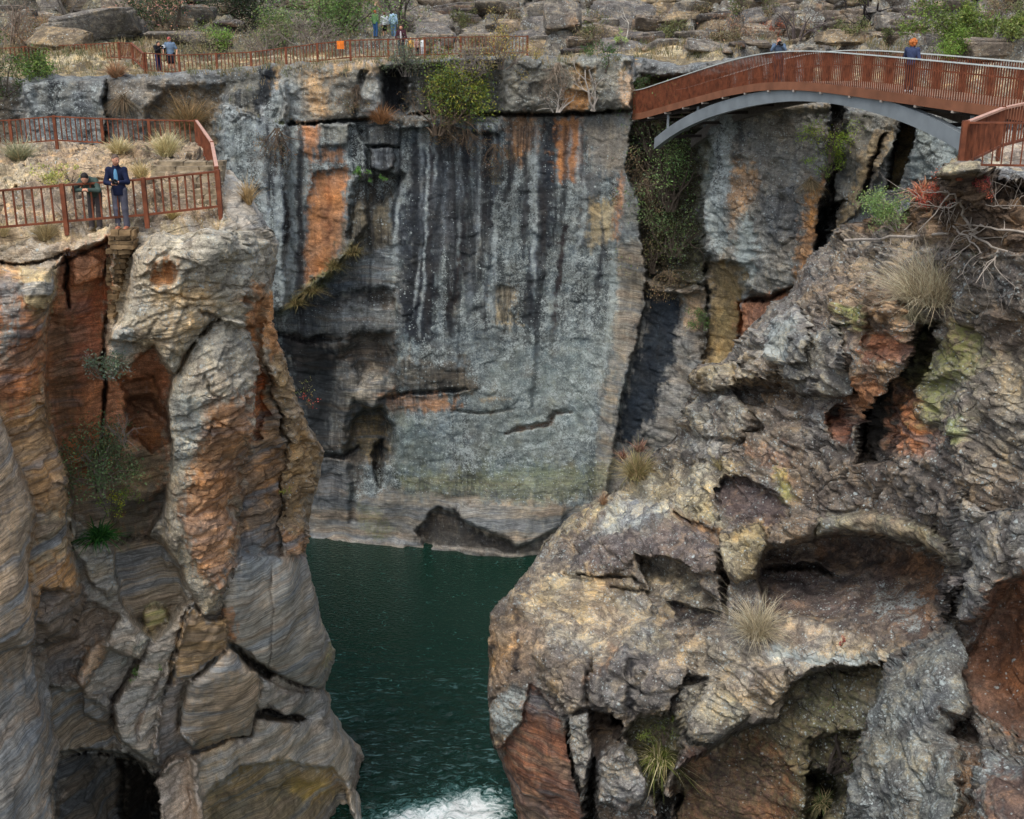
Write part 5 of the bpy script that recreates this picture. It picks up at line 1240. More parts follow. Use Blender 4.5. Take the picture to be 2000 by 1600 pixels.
while v<622:
    L=212+rnd.uniform(-6,5);Rr_=262+rnd.uniform(-5,5)-(0 if v<470 else (v-470)*.30)
    Rr_=max(Rr_,L+12);hgt=rnd.uniform(7,12);u=L
    while u<Rr_-3:
        wd=min(rnd.uniform(13,30),Rr_-u)
        Yq=hit(238,v+hgt/2,('headland',))[0].y;Yq=min(max(Yq-.12,29.3),31.2)
        c=pt(u+wd/2,v+hgt/2,Yq+rnd.uniform(-.04,.04));s=Yq/FPX
        m.box(c+Vector((0,.18,0)),(wd*s/2-.008,.22,hgt*s/2*1.0-.006),(1,0,0),(0,1,0),(0,0,1),.014,rnd)
        u+=wd
    v+=hgt
m.build('stones',STN2,dw)
# ------------------------------------------------------------------ boulders on the hillside
def boulder_mesh(k):
    rn=np.random.RandomState(100+k)
    nu,nv=40,22;u=np.linspace(0,2*np.pi,nu,endpoint=False);v=np.linspace(0,np.pi,nv)
    Ug,Vg=np.meshgrid(u,v);e=.3
    sg=lambda x,p:np.sign(x)*np.abs(x)**p
    x=sg(np.sin(Vg),e)*sg(np.cos(Ug),e);y=sg(np.sin(Vg),e)*sg(np.sin(Ug),e);z=sg(np.cos(Vg),e)
    # cut off corners with random planes
    P=np.stack([x,y,z],-1)
    for i in range(6):
        n=rn.normal(size=3);n/=np.linalg.norm(n);d=rn.uniform(.7,1.05);q=P@n;ov=np.maximum(q-d,0);P=P-ov[...,None]*n
    p=(P[...,0],P[...,1],P[...,2])
    f=1+.22*fbm(p,1.1,3,off=k*7)+.07*fbm(p,3.5,3,off=k*3)
    lay=np.abs(((P[...,2]*2.6+.4*fbm(p,.8,2,off=k))%1)-.5);f=f-.07*smooth((lay-.36)/.1)*(np.abs(P[...,2])<.9)
    P=P*f[...,None]
    V=P.reshape(-1,3);I=np.arange(nu*nv).reshape(nv,nu)
    F=np.stack([I[:-1,:],I[1:,:],np.roll(I,-1,1)[1:,:],np.roll(I,-1,1)[:-1,:]],-1).reshape(-1,4)
    base=[(108,102,92),(116,104,88),(96,92,86),(118,98,78),(104,96,84),(88,82,76)][k%6]
    C=np.zeros(P.shape[:2]+(3,));C[:]=rk(base);C*=(1+.5*fbm(p,1.6,4,off=k+50))[...,None]
    o=smooth(fbm(p,.9,3,off=k+60)*3-.5)[...,None]*.7;C=C*(1-o)+rk((150,104,68))*o
    one=np.ones(P.shape[:2])
    a1=np.concatenate([C,one[...,None]],-1).reshape(-1,4);a2=np.stack([.4*one,0*one,.5*one,0*one],-1).reshape(-1,4);a3=np.stack([.8*one]*4,-1).reshape(-1,4)
    return fastmesh('boulder',V,F,ROCK,{'stone':np.clip(a1,.01,.8),'grow':a2,'form':a3})
protos=[boulder_mesh(k) for k in range(8)]
used_p=set()
def boulder(k,loc,half,rot,label,group=None,tiltx=0,tilty=0):
    if k in used_p: o=protos[k].copy();SC.collection.objects.link(o)
    else: o=protos[k];used_p.add(k)
    o.location=loc;o.scale=half;o.rotation_euler=(tiltx,tilty,rot)
    return obj_props(o,label,'boulder',group)
def bpx(k,u,v,w,h,label,tx=0,ty=0,rz=0,depth=.8,group=None):
    """boulder whose foot is at pixel u,v and that is w x h px large"""
    l,_=hit(u,v,('hillside','rock_slope','cliff'));s=l.y/FPX*1.03
    boulder(k,l+Vector((0,w*s/2*depth*.5,h*s*.42)),(w*s/2,w*s/2*depth,h*s*.58),rz,label,group,tx,ty)
bpx(0,150,86,190,52,'huge tilted grey slab boulder above the far left railing',ty=-.16,rz=.1)
bpx(3,112,92,110,34,'brown undercut rock beneath the huge tilted slab at far left',ty=.1)
bpx(1,232,44,80,40,'grey block leaning on the huge tilted slab near the top left',ty=.5)
bpx(2,262,70,44,34,'pale upright block just right of the huge tilted slab',ty=-.1)
bpx(4,340,84,110,22,'flat grey ledge boulder behind the man in shorts',rz=.05)
bpx(5,420,90,70,14,'low flat ledge boulder right of the man in shorts')
bpx(2,1215,62,116,58,'big overhanging brown block on the slope above the cliff centre',rz=.1)
bpx(6,1100,58,70,58,'orange stained block left of the big overhanging brown block')
bpx(0,1060,42,90,34,'grey layered block high above the end of the cliff railing')
bpx(4,975,28,90,28,'grey rounded block at the top edge, left of the orange stained one')
bpx(5,900,32,80,26,'wide grey block at the top edge above the white topped walkers')
bpx(1,1000,66,60,26,'low grey block above the end post of the cliff railing')
bpx(3,1650,84,90,24,'flat pale rock just above the middle of the bridge handrail')
bpx(7,1740,86,80,20,'pale flat rock left of the red haired woman on the bridge')
bpx(1,1940,112,150,34,'large brown flat topped rock above the right end of the bridge',rz=-.05)
bpx(6,1845,92,60,22,'grey rock beside the green shrubs above the bridge')
bpx(7,1140,222-130,60,18,'small pale rock on the sandy strip right of the cliff railing')
rr=random.Random(42)
def place_words(u,v):
    a='at the top edge' if v<12 else ('high' if v<45 else 'low')
    for lim,t in ((300,'above the far left railing'),(640,'behind the long railing'),(860,'near the walkers'),(1050,'behind the end of the long railing'),(1280,'above the cliff centre'),(1500,'above the left end of the bridge'),(1700,'above the middle of the bridge'),(1850,'above the woman on the bridge'),(3000,'around the yellow green tree')):
        if u<lim: return a,t
def slab_label(k,w,u,v):
    a,t=place_words(u,v)
    sz='large' if w>80 else ('middling' if w>50 else 'small')
    tint=['grey','tan','blue grey','brown','warm grey','dark grey','pale grey','light tan'][k]
    return '%s %s rock slab %s on the slope %s'%(sz,tint,a,t) if a!='at the top edge' else '%s %s rock slab at the top edge %s'%(sz,tint,t)
# stepped outcrops: rows of split slabs
nb=0
for row in range(11):
    for i in range(30):
        u=-40+2080*(i+rr.uniform(-.4,.4))/30;v=100-row*11+rr.uniform(-5,5)
        if u<820 and (row<4 or rr.random()<.55): continue
        if rr.random()<.22: continue
        if nb>=175: break
        l,_=hit(u,v,('hillside',))
        if l.y<66.5 or l.y>130: continue
        s=l.y/FPX;w=rr.uniform(30,105)*(1 if rr.random()<.8 else .4);h=w*rr.uniform(.22,.5)
        h=min(h,30)
        kk=rr.randrange(8);boulder(kk,l+Vector((0,w*s*.3,h*s*.12)),(w*s/2,w*s*rr.uniform(.3,.5),h*s*.6),rr.uniform(-.4,.4),
                slab_label(kk,w,u,v),'rock slabs scattered over the far slope',rr.gauss(0,.09),rr.gauss(0,.09))
        nb+=1
# ------------------------------------------------------------------ plants
G1=(74,92,50);G2=(96,116,52);G3=(58,74,46);GY=(128,132,62);GD=(44,58,38);DRY=(168,146,108);GREYB=(120,112,104);OLV=(108,112,58)
S=shrub
# far hillside, left to right
S('bare_shrub','grey leafless shrub at the far top left corner','shrub',20,88,90,95,None,seed=1,bark=(128,112,98),stems=8,lev=3)
S('bare_shrub','brownish bare shrub behind the left end of the far railing','shrub',55,112,100,60,[(120,96,70)],n=900,size=.12,seed=2,bark=(116,100,84),stems=8)
S('bare_shrub','thin grey bare shrub rising above the tilted slab','shrub',128,30,80,60,None,seed=3,bark=(110,104,98),stems=7)
S('green_shrub','small green shrub growing on the cliff edge below the far left railing','shrub',85,150,90,36,[G1,G2],n=2200,size=.13,seed=4,only=('hillside','cliff'))
S('rusty_bush','small orange leaved bush in front of the dark gap in the boulders','bush',250,58,34,24,[(176,104,60),(190,130,80)],n=500,size=.12,seed=5)
S('leafy_tree','dark green leafy tree with pinkish tips right of the leaning boulders','tree',325,70,150,100,[GD,G3,(60,80,48),(160,120,100)],n=6500,size=.17,seed=6,stems=7,lev=3,clump=.3)
S('leafy_tree','tall dark tree at the top edge left of the bright green bush','tree',480,60,150,100,[GD,(40,46,36),G3],n=6000,size=.18,seed=7,stems=7,clump=.3)
S('green_shrub','bright green bush left of the walkers, at the top edge','shrub',655,72,190,100,[(92,118,62),(78,104,54),(110,124,74)],n=8000,size=.17,seed=8,stems=9,clump=.3)
S('green_shrub','fresh green low shrub behind the far railing below the dark tree','shrub',430,104,90,44,[G2,(110,140,66)],n=2200,size=.13,seed=9)
S('green_shrub','green bush above the long railing left of the bright green one','shrub',560,92,110,60,[G1,G2,(110,120,80)],n=3000,size=.14,seed=10)
S('bare_shrub','broad grey leafless shrub behind the orange board','shrub',610,104,150,70,[(126,116,100)],n=700,size=.1,seed=11,bark=(124,116,108),stems=12)
S('bare_shrub','dense grey brown twiggy bush behind the middle of the long railing','shrub',520,110,130,60,[(120,112,90)],n=900,size=.1,seed=12,bark=(118,108,98),stems=12)
S('bare_tree','dark leafless tree just right of the two walkers','tree',788,66,100,90,None,seed=13,bark=(74,66,62),stems=4,lev=4,thick=1.6)
S('bare_shrub','grey twiggy shrub above the far railing near the man in shorts','shrub',400,112,100,40,[(130,122,90)],n=900,size=.1,seed=14,bark=(112,104,92),stems=9)
S('bare_shrub','leafless purple grey shrub above the left part of the bridge','shrub',1555,84,80,80,None,seed=15,bark=(90,80,78),stems=6,lev=4)
S('bare_tree','black stemmed bare tree at the top edge above the bridge','tree',1674,62,80,80,None,seed=16,bark=(48,42,42),stems=4,lev=4,thick=1.8)
S('rusty_bush','low reddish bush left of the purple grey shrub','bush',1516,66,46,22,[(140,84,62),(120,80,64)],n=700,size=.13,seed=17)
S('green_tree','yellow green tree right of the red haired woman','tree',1890,100,78,80,[(92,108,50),(76,92,44),(106,118,58)],n=6500,size=.14,seed=18,stems=6,clump=.25)
S('green_shrub','olive green bush at the far right top edge','shrub',1975,84,60,40,[(112,124,60),(98,108,60)],n=2600,size=.13,seed=19)
S('green_shrub','low green bush touching the handrail right of the red haired woman','shrub',1842,122,70,44,[G2,(100,124,52)],n=2400,size=.1,seed=20)
S('bare_shrub','grey bare bush at the top edge near the upper right','shrub',1790,50,90,50,None,seed=21,bark=(96,88,82),stems=9)
S('bare_shrub','brown bare bush on the slope above the bridge left end','shrub',1420,80,110,44,[(130,104,80)],n=900,size=.11,seed=22,bark=(104,92,82),stems=10)
S('bare_shrub','low grey twiggy bush right of the big overhanging block','shrub',1300,62,60,50,None,seed=23,bark=(112,102,94),stems=8)
S('young_tree','thin pale stemmed sapling below the big overhanging block','sapling',1221,80,20,62,None,seed=24,bark=(190,184,172),stems=1,lev=1)
S('green_sprig','tiny green conifer on the cliff edge right of the root mass','conifer',1183,140,28,54,[(58,84,40)],n=900,size=.09,seed=25,stems=2,only=('cliff','hillside'))
S('green_sprig','light green seedling on the sandy strip above the cliff','seedling',1212,96,28,26,[(130,150,86)],n=300,size=.1,seed=26)
S('green_shrub','small dark bush beside the left end of the bridge','shrub',1252,178,40,34,[G3,G1],n=900,size=.1,seed=27,off=.2)
# cliff plants
S('green_bush','big olive green bush hanging over the middle of the cliff','bush',890,236,128,66,[(104,112,44),(80,96,40),(128,128,50),G3],n=8000,size=.13,seed=28,stems=10,off=.5,only=('cliff',),clump=.3)
S('bare_shrub','tall grey leafless shrub above the big olive bush','shrub',925,160,140,66,[(128,120,72),(118,112,96)],n=1500,size=.09,seed=29,bark=(122,114,108),stems=16,off=.7,only=('cliff',),thick=1.6)
S('bare_shrub','yellowish leaved thin shrub in front of the end of the long railing','shrub',985,128,90,70,[(146,130,72)],n=1200,size=.09,seed=30,bark=(116,106,96),stems=8,off=.6,only=('cliff',))
S('bare_shrub','grey green twiggy shrub on the cliff edge below the maroon jacketed person','shrub',812,150,70,60,[(98,108,80),(92,100,84)],n=1800,size=.09,seed=31,bark=(104,98,92),stems=9,off=.5,only=('cliff',))
S('bare_shrub','brown grey brush on the ledge left of the big olive bush','shrub',840,262,90,90,[(104,90,66)],n=900,size=.08,seed=32,bark=(106,92,78),stems=10,off=.4,only=('cliff',))
for i,(u,v,w,h,lab) in enumerate([(545,262,60,90,'dark dry brush hanging from the crack at the cliff left shoulder'),(705,180,40,50,'dark withered plant in the vertical groove of the upper cliff'),
  (905,262,110,60,'brown hanging roots and dry grass below the big olive bush'),(960,290,60,70,'dark dry roots trailing right below the big olive bush'),(870,250,70,60,'matted brown roots left below the big olive bush')]):
    S('dry_brush',lab,'dry brush',u,v-14,w*.8,h*.9,[(112,94,70),(84,76,54)],n=420,size=.09,seed=40+i,bark=(92,78,64),stems=9,lev=3,only=('cliff',),off=.3,dirn=(0,-.3,-.7),grav=-.08,thick=.7)
S('root_mass','mass of thin hanging roots on the upper cliff left of the bridge','root mass',1090,128,60,64,[(140,126,106)],n=240,size=.08,seed=50,bark=(134,120,104),stems=16,lev=3,only=('cliff',),off=.3,dirn=(0,-.2,-.8),grav=-.1,thick=.6)
S('bare_shrub','pale leafless stems fanning up from the cliff joint left of the bridge','shrub',1085,218,90,60,None,seed=51,bark=(170,162,152),stems=6,lev=1,off=.3,only=('cliff',))
S('bare_shrub','thin pale trunked climber on the cliff just left of the bridge','climber',1165,214,70,100,None,seed=52,bark=(160,152,142),stems=3,lev=2,off=.3,only=('cliff',))
S('green_sprig','bright small green plant under the hanging block on the cliff','plant',716,352,26,22,[(86,122,60)],n=300,size=.1,seed=53,off=.3,only=('cliff',))
S('green_sprig','tiny green plant right of the block under the cliff overhang','plant',757,346,16,12,[(86,122,60)],n=150,size=.08,seed=54,off=.3,only=('cliff',))
tuft('dry_grass','tall tan grass clump behind the middle railing corner','grass tuft',375,240,110,70,col=[(168,138,96),(150,124,90),(120,110,80)],n=420,seed=55,only=('cliff',),off=.4,width=.02)
tuft('dry_grass','brown grass hanging in the notch left of the cliff shoulder','grass tuft',236,200,50,60,col=[(120,100,76),(96,88,70)],n=200,seed=56,only=('cliff',),off=.3,width=.02,droop=2,dirn=(0,-.2,-.5))
S('green_shrub','green shrub on the cliff edge at the left border under the far railing','shrub',12,190,60,70,[G1,G3],n=1800,size=.13,seed=57,off=.4)
tuft('dry_grass','rusty grass clump on the cliff edge below the far sloping railing','grass tuft',228,152,56,36,col=[(160,116,84),(150,124,96)],n=240,seed=58,width=.02)
tuft('dry_grass','orange brown grass on the ledge by the black cleft','grass tuft',745,236,60,40,col=[(158,116,78),(130,98,70)],n=260,seed=59,only=('cliff',),off=.3,width=.02)
# gully under the bridge
for i,(u,v,w,h,cols,lab) in enumerate([
  (1285,325,90,120,[(92,112,74),(108,128,80)],'dark green creeper filling the top of the gully under the arch foot'),
  (1330,420,90,130,[(118,148,88),(104,132,80),(130,152,96)],'bright green bush halfway down the gully'),
  (1285,450,80,110,[(118,126,98),(130,132,108)],'grey green bush on the left of the gully'),
  (1350,500,80,90,[(104,122,80),(88,106,68)],'green bush low on the right of the gully'),
  (1300,530,90,80,[(112,104,78),(98,112,66)],'brownish green plant above the black streak')]):
    S('gully_bush',lab,'bush',u,v,w,h,cols,n=1500,size=.12,seed=60+i,off=.9,only=('cliff',),stems=7,clump=.3)
for i,(u,v,w,h,lab) in enumerate([(1245,380,40,80,'tan dry creeper on the right edge of the main wall'),(1310,570,110,60,'dry grass fringe at the foot of the gully'),(1255,330,40,120,'long hanging brown vines at the left of the gully')]):
    S('dry_brush',lab,'dry brush',u,v-24,w,h*.8,[(128,112,84),(104,92,68)],n=600,size=.09,seed=70+i,bark=(112,98,80),stems=12,lev=3,only=('cliff',),off=.5,dirn=(0,-.25,-.7),grav=-.08,thick=.7)
S('climbing_stems','long thin grey stems running up the gully','climber',1300,420,50,110,None,seed=75,bark=(92,86,76),stems=4,lev=2,off=.9,only=('cliff',),thick=.6)
S('green_shrub','yellow green shrub on the tilted slabs under the bridge','shrub',1642,312,56,80,[(136,150,60),(112,134,52)],n=2200,size=.08,seed=76,off=.4,only=('cliff',))
S('green_shrub','pale green plant hanging just below the yellow green shrub','shrub',1618,350,40,40,[(120,142,60)],n=800,size=.07,seed=77,off=.4,only=('cliff',))
tuft('dry_grass','drooping dry grass at the upper right corner of the lower cliff','grass tuft',1592,350,44,44,col=[(150,132,100),(110,100,78)],n=220,seed=78,only=('cliff',),off=.3,droop=2.2,dirn=(0,-.3,-.5))
S('green_sprig','small vivid green bush in the ochre recess','bush',1380,655,30,40,[(70,100,50)],n=1200,size=.07,seed=79,off=.3,only=('cliff',))
# ramp grass on the cliff
for i,(u,v) in enumerate([(690,495),(655,530),(610,570),(575,595)]):
    tuft('dry_grass','tuft of olive grass on the slanting ledge of the cliff','grass tuft',u,v,60,34,col=[(112,104,64),(128,112,76),(84,80,52)],n=160,seed=80+i,only=('cliff',),off=.15,width=.02,group='grass tufts along the slanting cliff ledge',droop=1.5)
# left headland plants
S('crack_shrub','pale leafed branching shrub high in the crack of the left rock','shrub',205,735,110,46,[(150,156,140),(110,128,104)],n=900,size=.08,seed=90,bark=(140,128,116),stems=5,off=.25,fwd=.7,only=('headland',))
S('crack_shrub','large dark green shrub hanging in the crack of the left rock','shrub',196,950,50,130,[(84,104,70),(66,86,56),(108,124,84)],n=4200,size=.075,seed=91,bark=(120,108,98),stems=8,off=.35,fwd=.9,only=('headland',),clump=.26)
S('crack_shrub','leafless grey twigs right of the dark green crack shrub','shrub',222,855,70,60,None,seed=92,bark=(142,130,122),stems=6,off=.4,fwd=.8,only=('headland',))
S('yellow_plant','sprays of small yellow green leaves below the dark crack shrub','plant',205,1010,70,60,[(160,168,50),(110,140,50)],n=700,size=.05,seed=93,stems=5,off=.3,fwd=.6,only=('headland',))
tuft('fern','vivid green fern at the foot of the crack in the left rock','fern',196,1052,96,56,col=[(36,80,36),(52,96,40)],n=170,seed=94,only=('headland',),off=.2,width=.035,droop=1.6,part='fronds')
S('green_sprig','small green sprig on the swirled rocks at lower left','plant',262,1322,26,30,[(90,124,60)],n=200,size=.05,seed=95,off=.1,only=('headland',),stems=3)
S('green_sprig','tiny green leaf cluster beside the narrow fin of swirled rock','plant',316,1306,12,16,[(90,124,60)],n=70,size=.04,seed=96,off=.1,only=('headland',),stems=2)
S('red_sprig','thin plant with red tips on the right edge of the left rock','plant',600,800,30,30,[(190,90,80),(150,130,80)],n=90,size=.06,seed=97,stems=4,off=.1,only=('headland',))
S('yellow_plant','slender yellow green stalk on the right edge of the left rock','plant',592,775,14,44,[(150,150,90)],n=60,size=.06,seed=98,stems=2,off=.1,only=('headland',),lev=1)
S('yellow_plant','small yellow green plant on the lower right edge of the left rock','plant',557,968,16,18,[(150,150,70)],n=90,size=.05,seed=99,stems=2,off=.1,only=('headland',))
tuft('dry_grass','pale dry grass clump just behind the middle railing, right part','grass tuft',325,306,70,52,col=[(206,194,150),(186,172,128)],n=420,seed=100,only=('headland',),width=.014)
tuft('dry_grass','pale dry grass clump behind the man in the navy jacket','grass tuft',232,300,70,36,col=[(196,184,140),(176,160,118)],n=260,seed=101,only=('headland',),width=.014)
tuft('dry_grass','straw coloured grass between the man in navy and the steps','grass tuft',276,350,40,40,col=[(200,184,136),(180,160,116)],n=220,seed=102,only=('headland',),width=.012)
tuft('dry_grass','grey green grass clump at the left border of the left terrace','grass tuft',38,312,90,44,col=[(140,146,116),(164,156,124)],n=320,seed=103,only=('headland',),width=.014)
S('yellow_plant','low yellow green plant behind the person in green','plant',100,366,70,34,[(168,164,88),(140,144,76)],n=900,size=.06,seed=104,only=('headland',))
S('yellow_plant','second low yellow green plant right beside the head of the person in green','plant',140,352,30,30,[(160,160,90)],n=300,size=.06,seed=105,only=('headland',))
S('bare_shrub','pale twiggy stems left of the person in green','shrub',128,425,44,66,None,seed=106,bark=(176,162,146),stems=6,only=('headland',))
tuft('dry_grass','dry grass below the left part of the near railing','grass tuft',90,470,70,50,col=[(186,170,130),(160,146,112)],n=320,seed=107,only=('headland',),width=.01)
tuft('dry_grass','small dry grass at the left border below the near railing','grass tuft',8,462,34,36,col=[(190,176,136)],n=140,seed=108,only=('headland',),width=.01)
tuft('dry_grass','thin dry grass at the feet of the person in green','grass tuft',186,450,24,36,col=[(196,180,140)],n=70,seed=109,only=('headland',),width=.008)
tuft('dry_grass','dry grass at the foot of the railing post by the steps','grass tuft',338,428,40,24,col=[(188,172,120),(170,150,104)],n=180,seed=110,only=('headland',),width=.01)
S('bare_shrub','tangle of bare purple grey twigs under the terrace edge at left','shrub',130,492,50,34,None,seed=111,bark=(136,124,124),stems=6,only=('headland',))
tuft('dry_grass','straw grass on the rock edge right of the corner post','grass tuft',486,400,40,60,col=[(178,152,108),(150,128,92)],n=160,seed=112,only=('headland',),width=.01)
# right side plants
S('green_shrub','soft green domed shrub on a crooked pale stem below the bridge arch','shrub',1755,452,90,64,[(128,148,92),(110,132,80)],n=4200,size=.06,seed=120,bark=(170,160,150),stems=5,lev=3,only=('rock_slope',),clump=.2)
tuft('aloe','dry orange spiky aloe beside the soft green shrub','aloe',1800,388,70,44,col=[(186,120,90),(170,134,104)],n=120,seed=121,width=.03,only=('rock_slope',),droop=1.2)
S('red_bush','bright red leaved creeper hanging beside the right ledge','creeper',1830,400,80,56,[(146,62,50),(128,66,52),(160,88,66)],n=1500,size=.05,seed=122,bark=(120,90,76),only=('rock_slope',),off=.15)
S('red_bush','small dark pink leaved plant under the railing post on the right ledge','creeper',1912,362,56,26,[(140,64,68),(160,90,70)],n=500,size=.045,seed=123,only=('rock_slope',),off=.1)
tuft('dry_grass','big round tussock of pale dry grass on the upper right slope','grass tuft',1818,590,220,125,col=[(200,186,156),(182,168,140),(214,202,172),(140,128,106)],n=1500,seed=124,width=.008,only=('rock_slope',),droop=1.0,base=.22,off=.05)
tuft('dry_grass','grey green grass clump at the lower left foot of the big tussock','grass tuft',1782,624,60,50,col=[(140,138,112),(170,160,134)],n=260,seed=125,width=.01,only=('rock_slope',),droop=1.6)
tuft('dry_grass','pale straw tussock in front of the great hollow','grass tuft',1478,1245,140,110,col=[(206,196,170),(190,178,150),(160,148,122)],n=620,seed=126,width=.009,only=('rock_slope',),droop=1.0,base=.12)
tuft('dry_grass','bushy olive straw tuft on the left rim of the right slope','grass tuft',1242,935,90,76,col=[(160,148,108),(140,136,92),(176,156,120)],n=520,seed=127,width=.014,only=('rock_slope',),droop=1.0)
tuft('aloe','small dry brown aloe on top of the olive straw tuft','aloe',1248,882,44,30,col=[(140,108,92),(128,100,86)],n=46,seed=128,width=.03,only=('rock_slope','cliff'),Y=40.5,droop=.9)
tuft('aloe','reddish spiky plant left of the olive straw tuft','aloe',1216,896,36,26,col=[(132,96,80)],n=50,seed=129,width=.025,Y=41,droop=1.2)
tuft('dry_grass','small pale grass tuft in the gully below the grey knobs','grass tuft',1408,918,36,36,col=[(176,164,120),(150,140,104)],n=150,seed=130,width=.01,only=('rock_slope',))
tuft('reed_plant','strappy green and straw leaves in the cleft low on the right rock','plant',1290,1490,110,110,col=[(120,130,66),(188,178,140),(98,108,56),(160,150,104)],n=230,seed=131,width=.022,only=('rock_slope',),droop=2.0,off=.15)
S('green_shrub','mossy green small bush in the cleft above the strappy leaves','shrub',1300,1450,50,60,[(112,124,60),(92,106,52)],n=900,size=.05,seed=132,only=('rock_slope',),off=.1)
S('bare_tree','small dark twiggy tree with sparse leaves in the lower right cleft','tree',1632,1510,140,220,[(96,116,60),(80,98,56)],n=700,size=.05,seed=133,bark=(50,44,40),stems=4,lev=4,only=('rock_slope',),off=.2)
tuft('dry_grass','drooping dry grass in the dark hole at the bottom right','grass tuft',1602,1570,70,60,col=[(140,128,96),(70,84,48)],n=200,seed=134,width=.012,only=('rock_slope',),droop=2.0,off=.1)
tuft('dry_grass','thin straw wisps on the nose rim','grass tuft',1178,985,40,34,col=[(150,120,92)],n=60,seed=135,width=.008,only=('rock_slope',))
S('red_sprig','small dark red dried flower on the floor of the great hollow','flower',1645,1258,18,16,[(150,60,56)],n=90,size=.05,seed=136,stems=3,lev=1,only=('rock_slope',),off=.03)
qr=random.Random(8)
for i in range(46):
    u=qr.choice([qr.uniform(-20,2010),qr.uniform(800,2010)]);v=qr.uniform(2,92)
    if 700<u<800: continue
    bare=qr.random()<.6
    aa,tt=place_words(u,v);S('scrub_bush','%s scrub bush %s among slabs %s'%('brown' if bare else 'olive',aa if aa!='low' else 'near the foot',tt),'bush',u,v,qr.uniform(40,80),qr.uniform(18,38),[(118,104,78),(104,96,72)] if bare else [(98,100,64),(84,88,56)],n=500,size=.13,seed=300+i,bark=(96,84,74),stems=7,lev=2,group='low scrub bushes on the far slope')
# dead branches below the right ledge
def dead(label,line,r,seed,subs=7,lift=.22,cols=(168,158,146)):
    rnd=random.Random(seed);P=[]
    for (u,v) in line:
        l,n=hit(u,v,('rock_slope',));P.append(l)
    Yv=np.array([p.y for p in P]);Yv=np.convolve(np.pad(Yv,1,mode='edge'),np.ones(3)/3,'valid')-lift
    P=[pt(q[0],q[1],float(y)) for q,y in zip(line,Yv)]
    o=empty('dead_branch',P[0],label,'branch','dead branches below the right ledge');mb=MB();pts=[];n=len(P)
    for i in range(n-1):
        for k in range(4):
            t=k/4;q=P[i].lerp(P[i+1],t)+Vector((rnd.gauss(0,.015),rnd.gauss(0,.02),rnd.gauss(0,.02)));pts.append(q)
    pts.append(P[-1]);m=len(pts)
    mb.tube(pts,[r*(1-.6*i/m) for i in range(m)],6);mb.build('limb',M_('dead_wood',cols,.9,0,.3,8.0),o,True)
    for k in range(subs):
        mb=MB();tips=[]
        i=rnd.randrange(2,m-1);d=(pts[i]-pts[i-2]).normalized()+Vector((rnd.gauss(0,.8),rnd.gauss(0,.4),rnd.gauss(0,.8)))
        branch(mb,tuple(pts[i]),d,rnd.uniform(.5,1.2),r*.42,2,rnd,tips,.6,0,2,.22)
        mb.build('twig',M_('dead_wood',cols,.9,0,.3,8.0),o)
dead('long pale dead branch lying across the slope under the ledge',[(1650,470),(1720,466),(1800,462),(1850,455),(1880,448),(1920,470),(1960,492),(2010,500)],.045,1,9)
dead('crooked grey dead branch rising from the long one to the ledge',[(1905,455),(1885,425),(1880,400),(1862,378),(1845,372)],.035,2,6)
dead('forked bleached dead branch at the right border',[(2010,455),(1960,448),(1915,440),(1890,452)],.03,3,6)
dead('thin dead branch left of the crooked one',[(1900,372),(1860,405),(1830,402),(1800,392)],.022,4,6)
dead('bare twiggy bough at the right border below the railing',[(2010,400),(1990,410),(1950,405),(1925,400)],.02,5,6)
dead('grey forked branch below the big bleached one',[(1860,440),(1895,470),(1925,500),(1900,520)],.025,6,5)
# loose dry grass on the terraces and the slope
def grass_stuff():
    rn=np.random.RandomState(9);P=[];C=[]
    zones=[((-20,1220,96,150),900,('hillside','cliff'),.30),((1240,2010,84,118),500,('hillside',),.32),((600,2010,20,90),700,('hillside',),.38),((-20,620,40,110),700,('hillside',),.4),((0,420,290,440),260,('headland',),.14),((1620,1900,440,560),120,('rock_slope',),.12),
           ((430,560,120,260),60,('cliff',),.25)]
    for (z,n,only,h) in zones:
        for i in range(n):
            u=rn.uniform(z[0],z[1]);v=rn.uniform(z[2],z[3]);l,nn=hit(u,v,only)
            if nn.z<.45: continue
            col=[(150,132,96),(176,156,116),(120,116,82),(104,110,72)][rn.randint(4)]
            for b in range(7):
                a=rn.uniform(0,6.28);hh=h*rn.uniform(.5,1.2);o=np.array(l)+np.array([rn.normal()*h*.4,rn.normal()*h*.4,-.03])
                t=o+np.array([math.cos(a)*hh*.4,math.sin(a)*hh*.4,hh]);w=h*.045
                P.append([o-[w,0,0],o+[w,0,0],t+[w*.2,0,0],t-[w*.2,0,0]]);C.append(lin(col)*rn.uniform(.6,1.15))
    P=np.array(P,dtype=f32);n=len(P);F=np.arange(n*4).reshape(n,4);c=np.concatenate([np.repeat(np.array(C),4,axis=0),np.ones((n*4,1))],1)
    o=fastmesh('grass',P.reshape(-1,3),F,LEAF,{'tint':c},False)
    obj_props(o,'thin dry grass growing between the rocks of the slope and terraces','grass',None,'stuff')
grass_stuff()
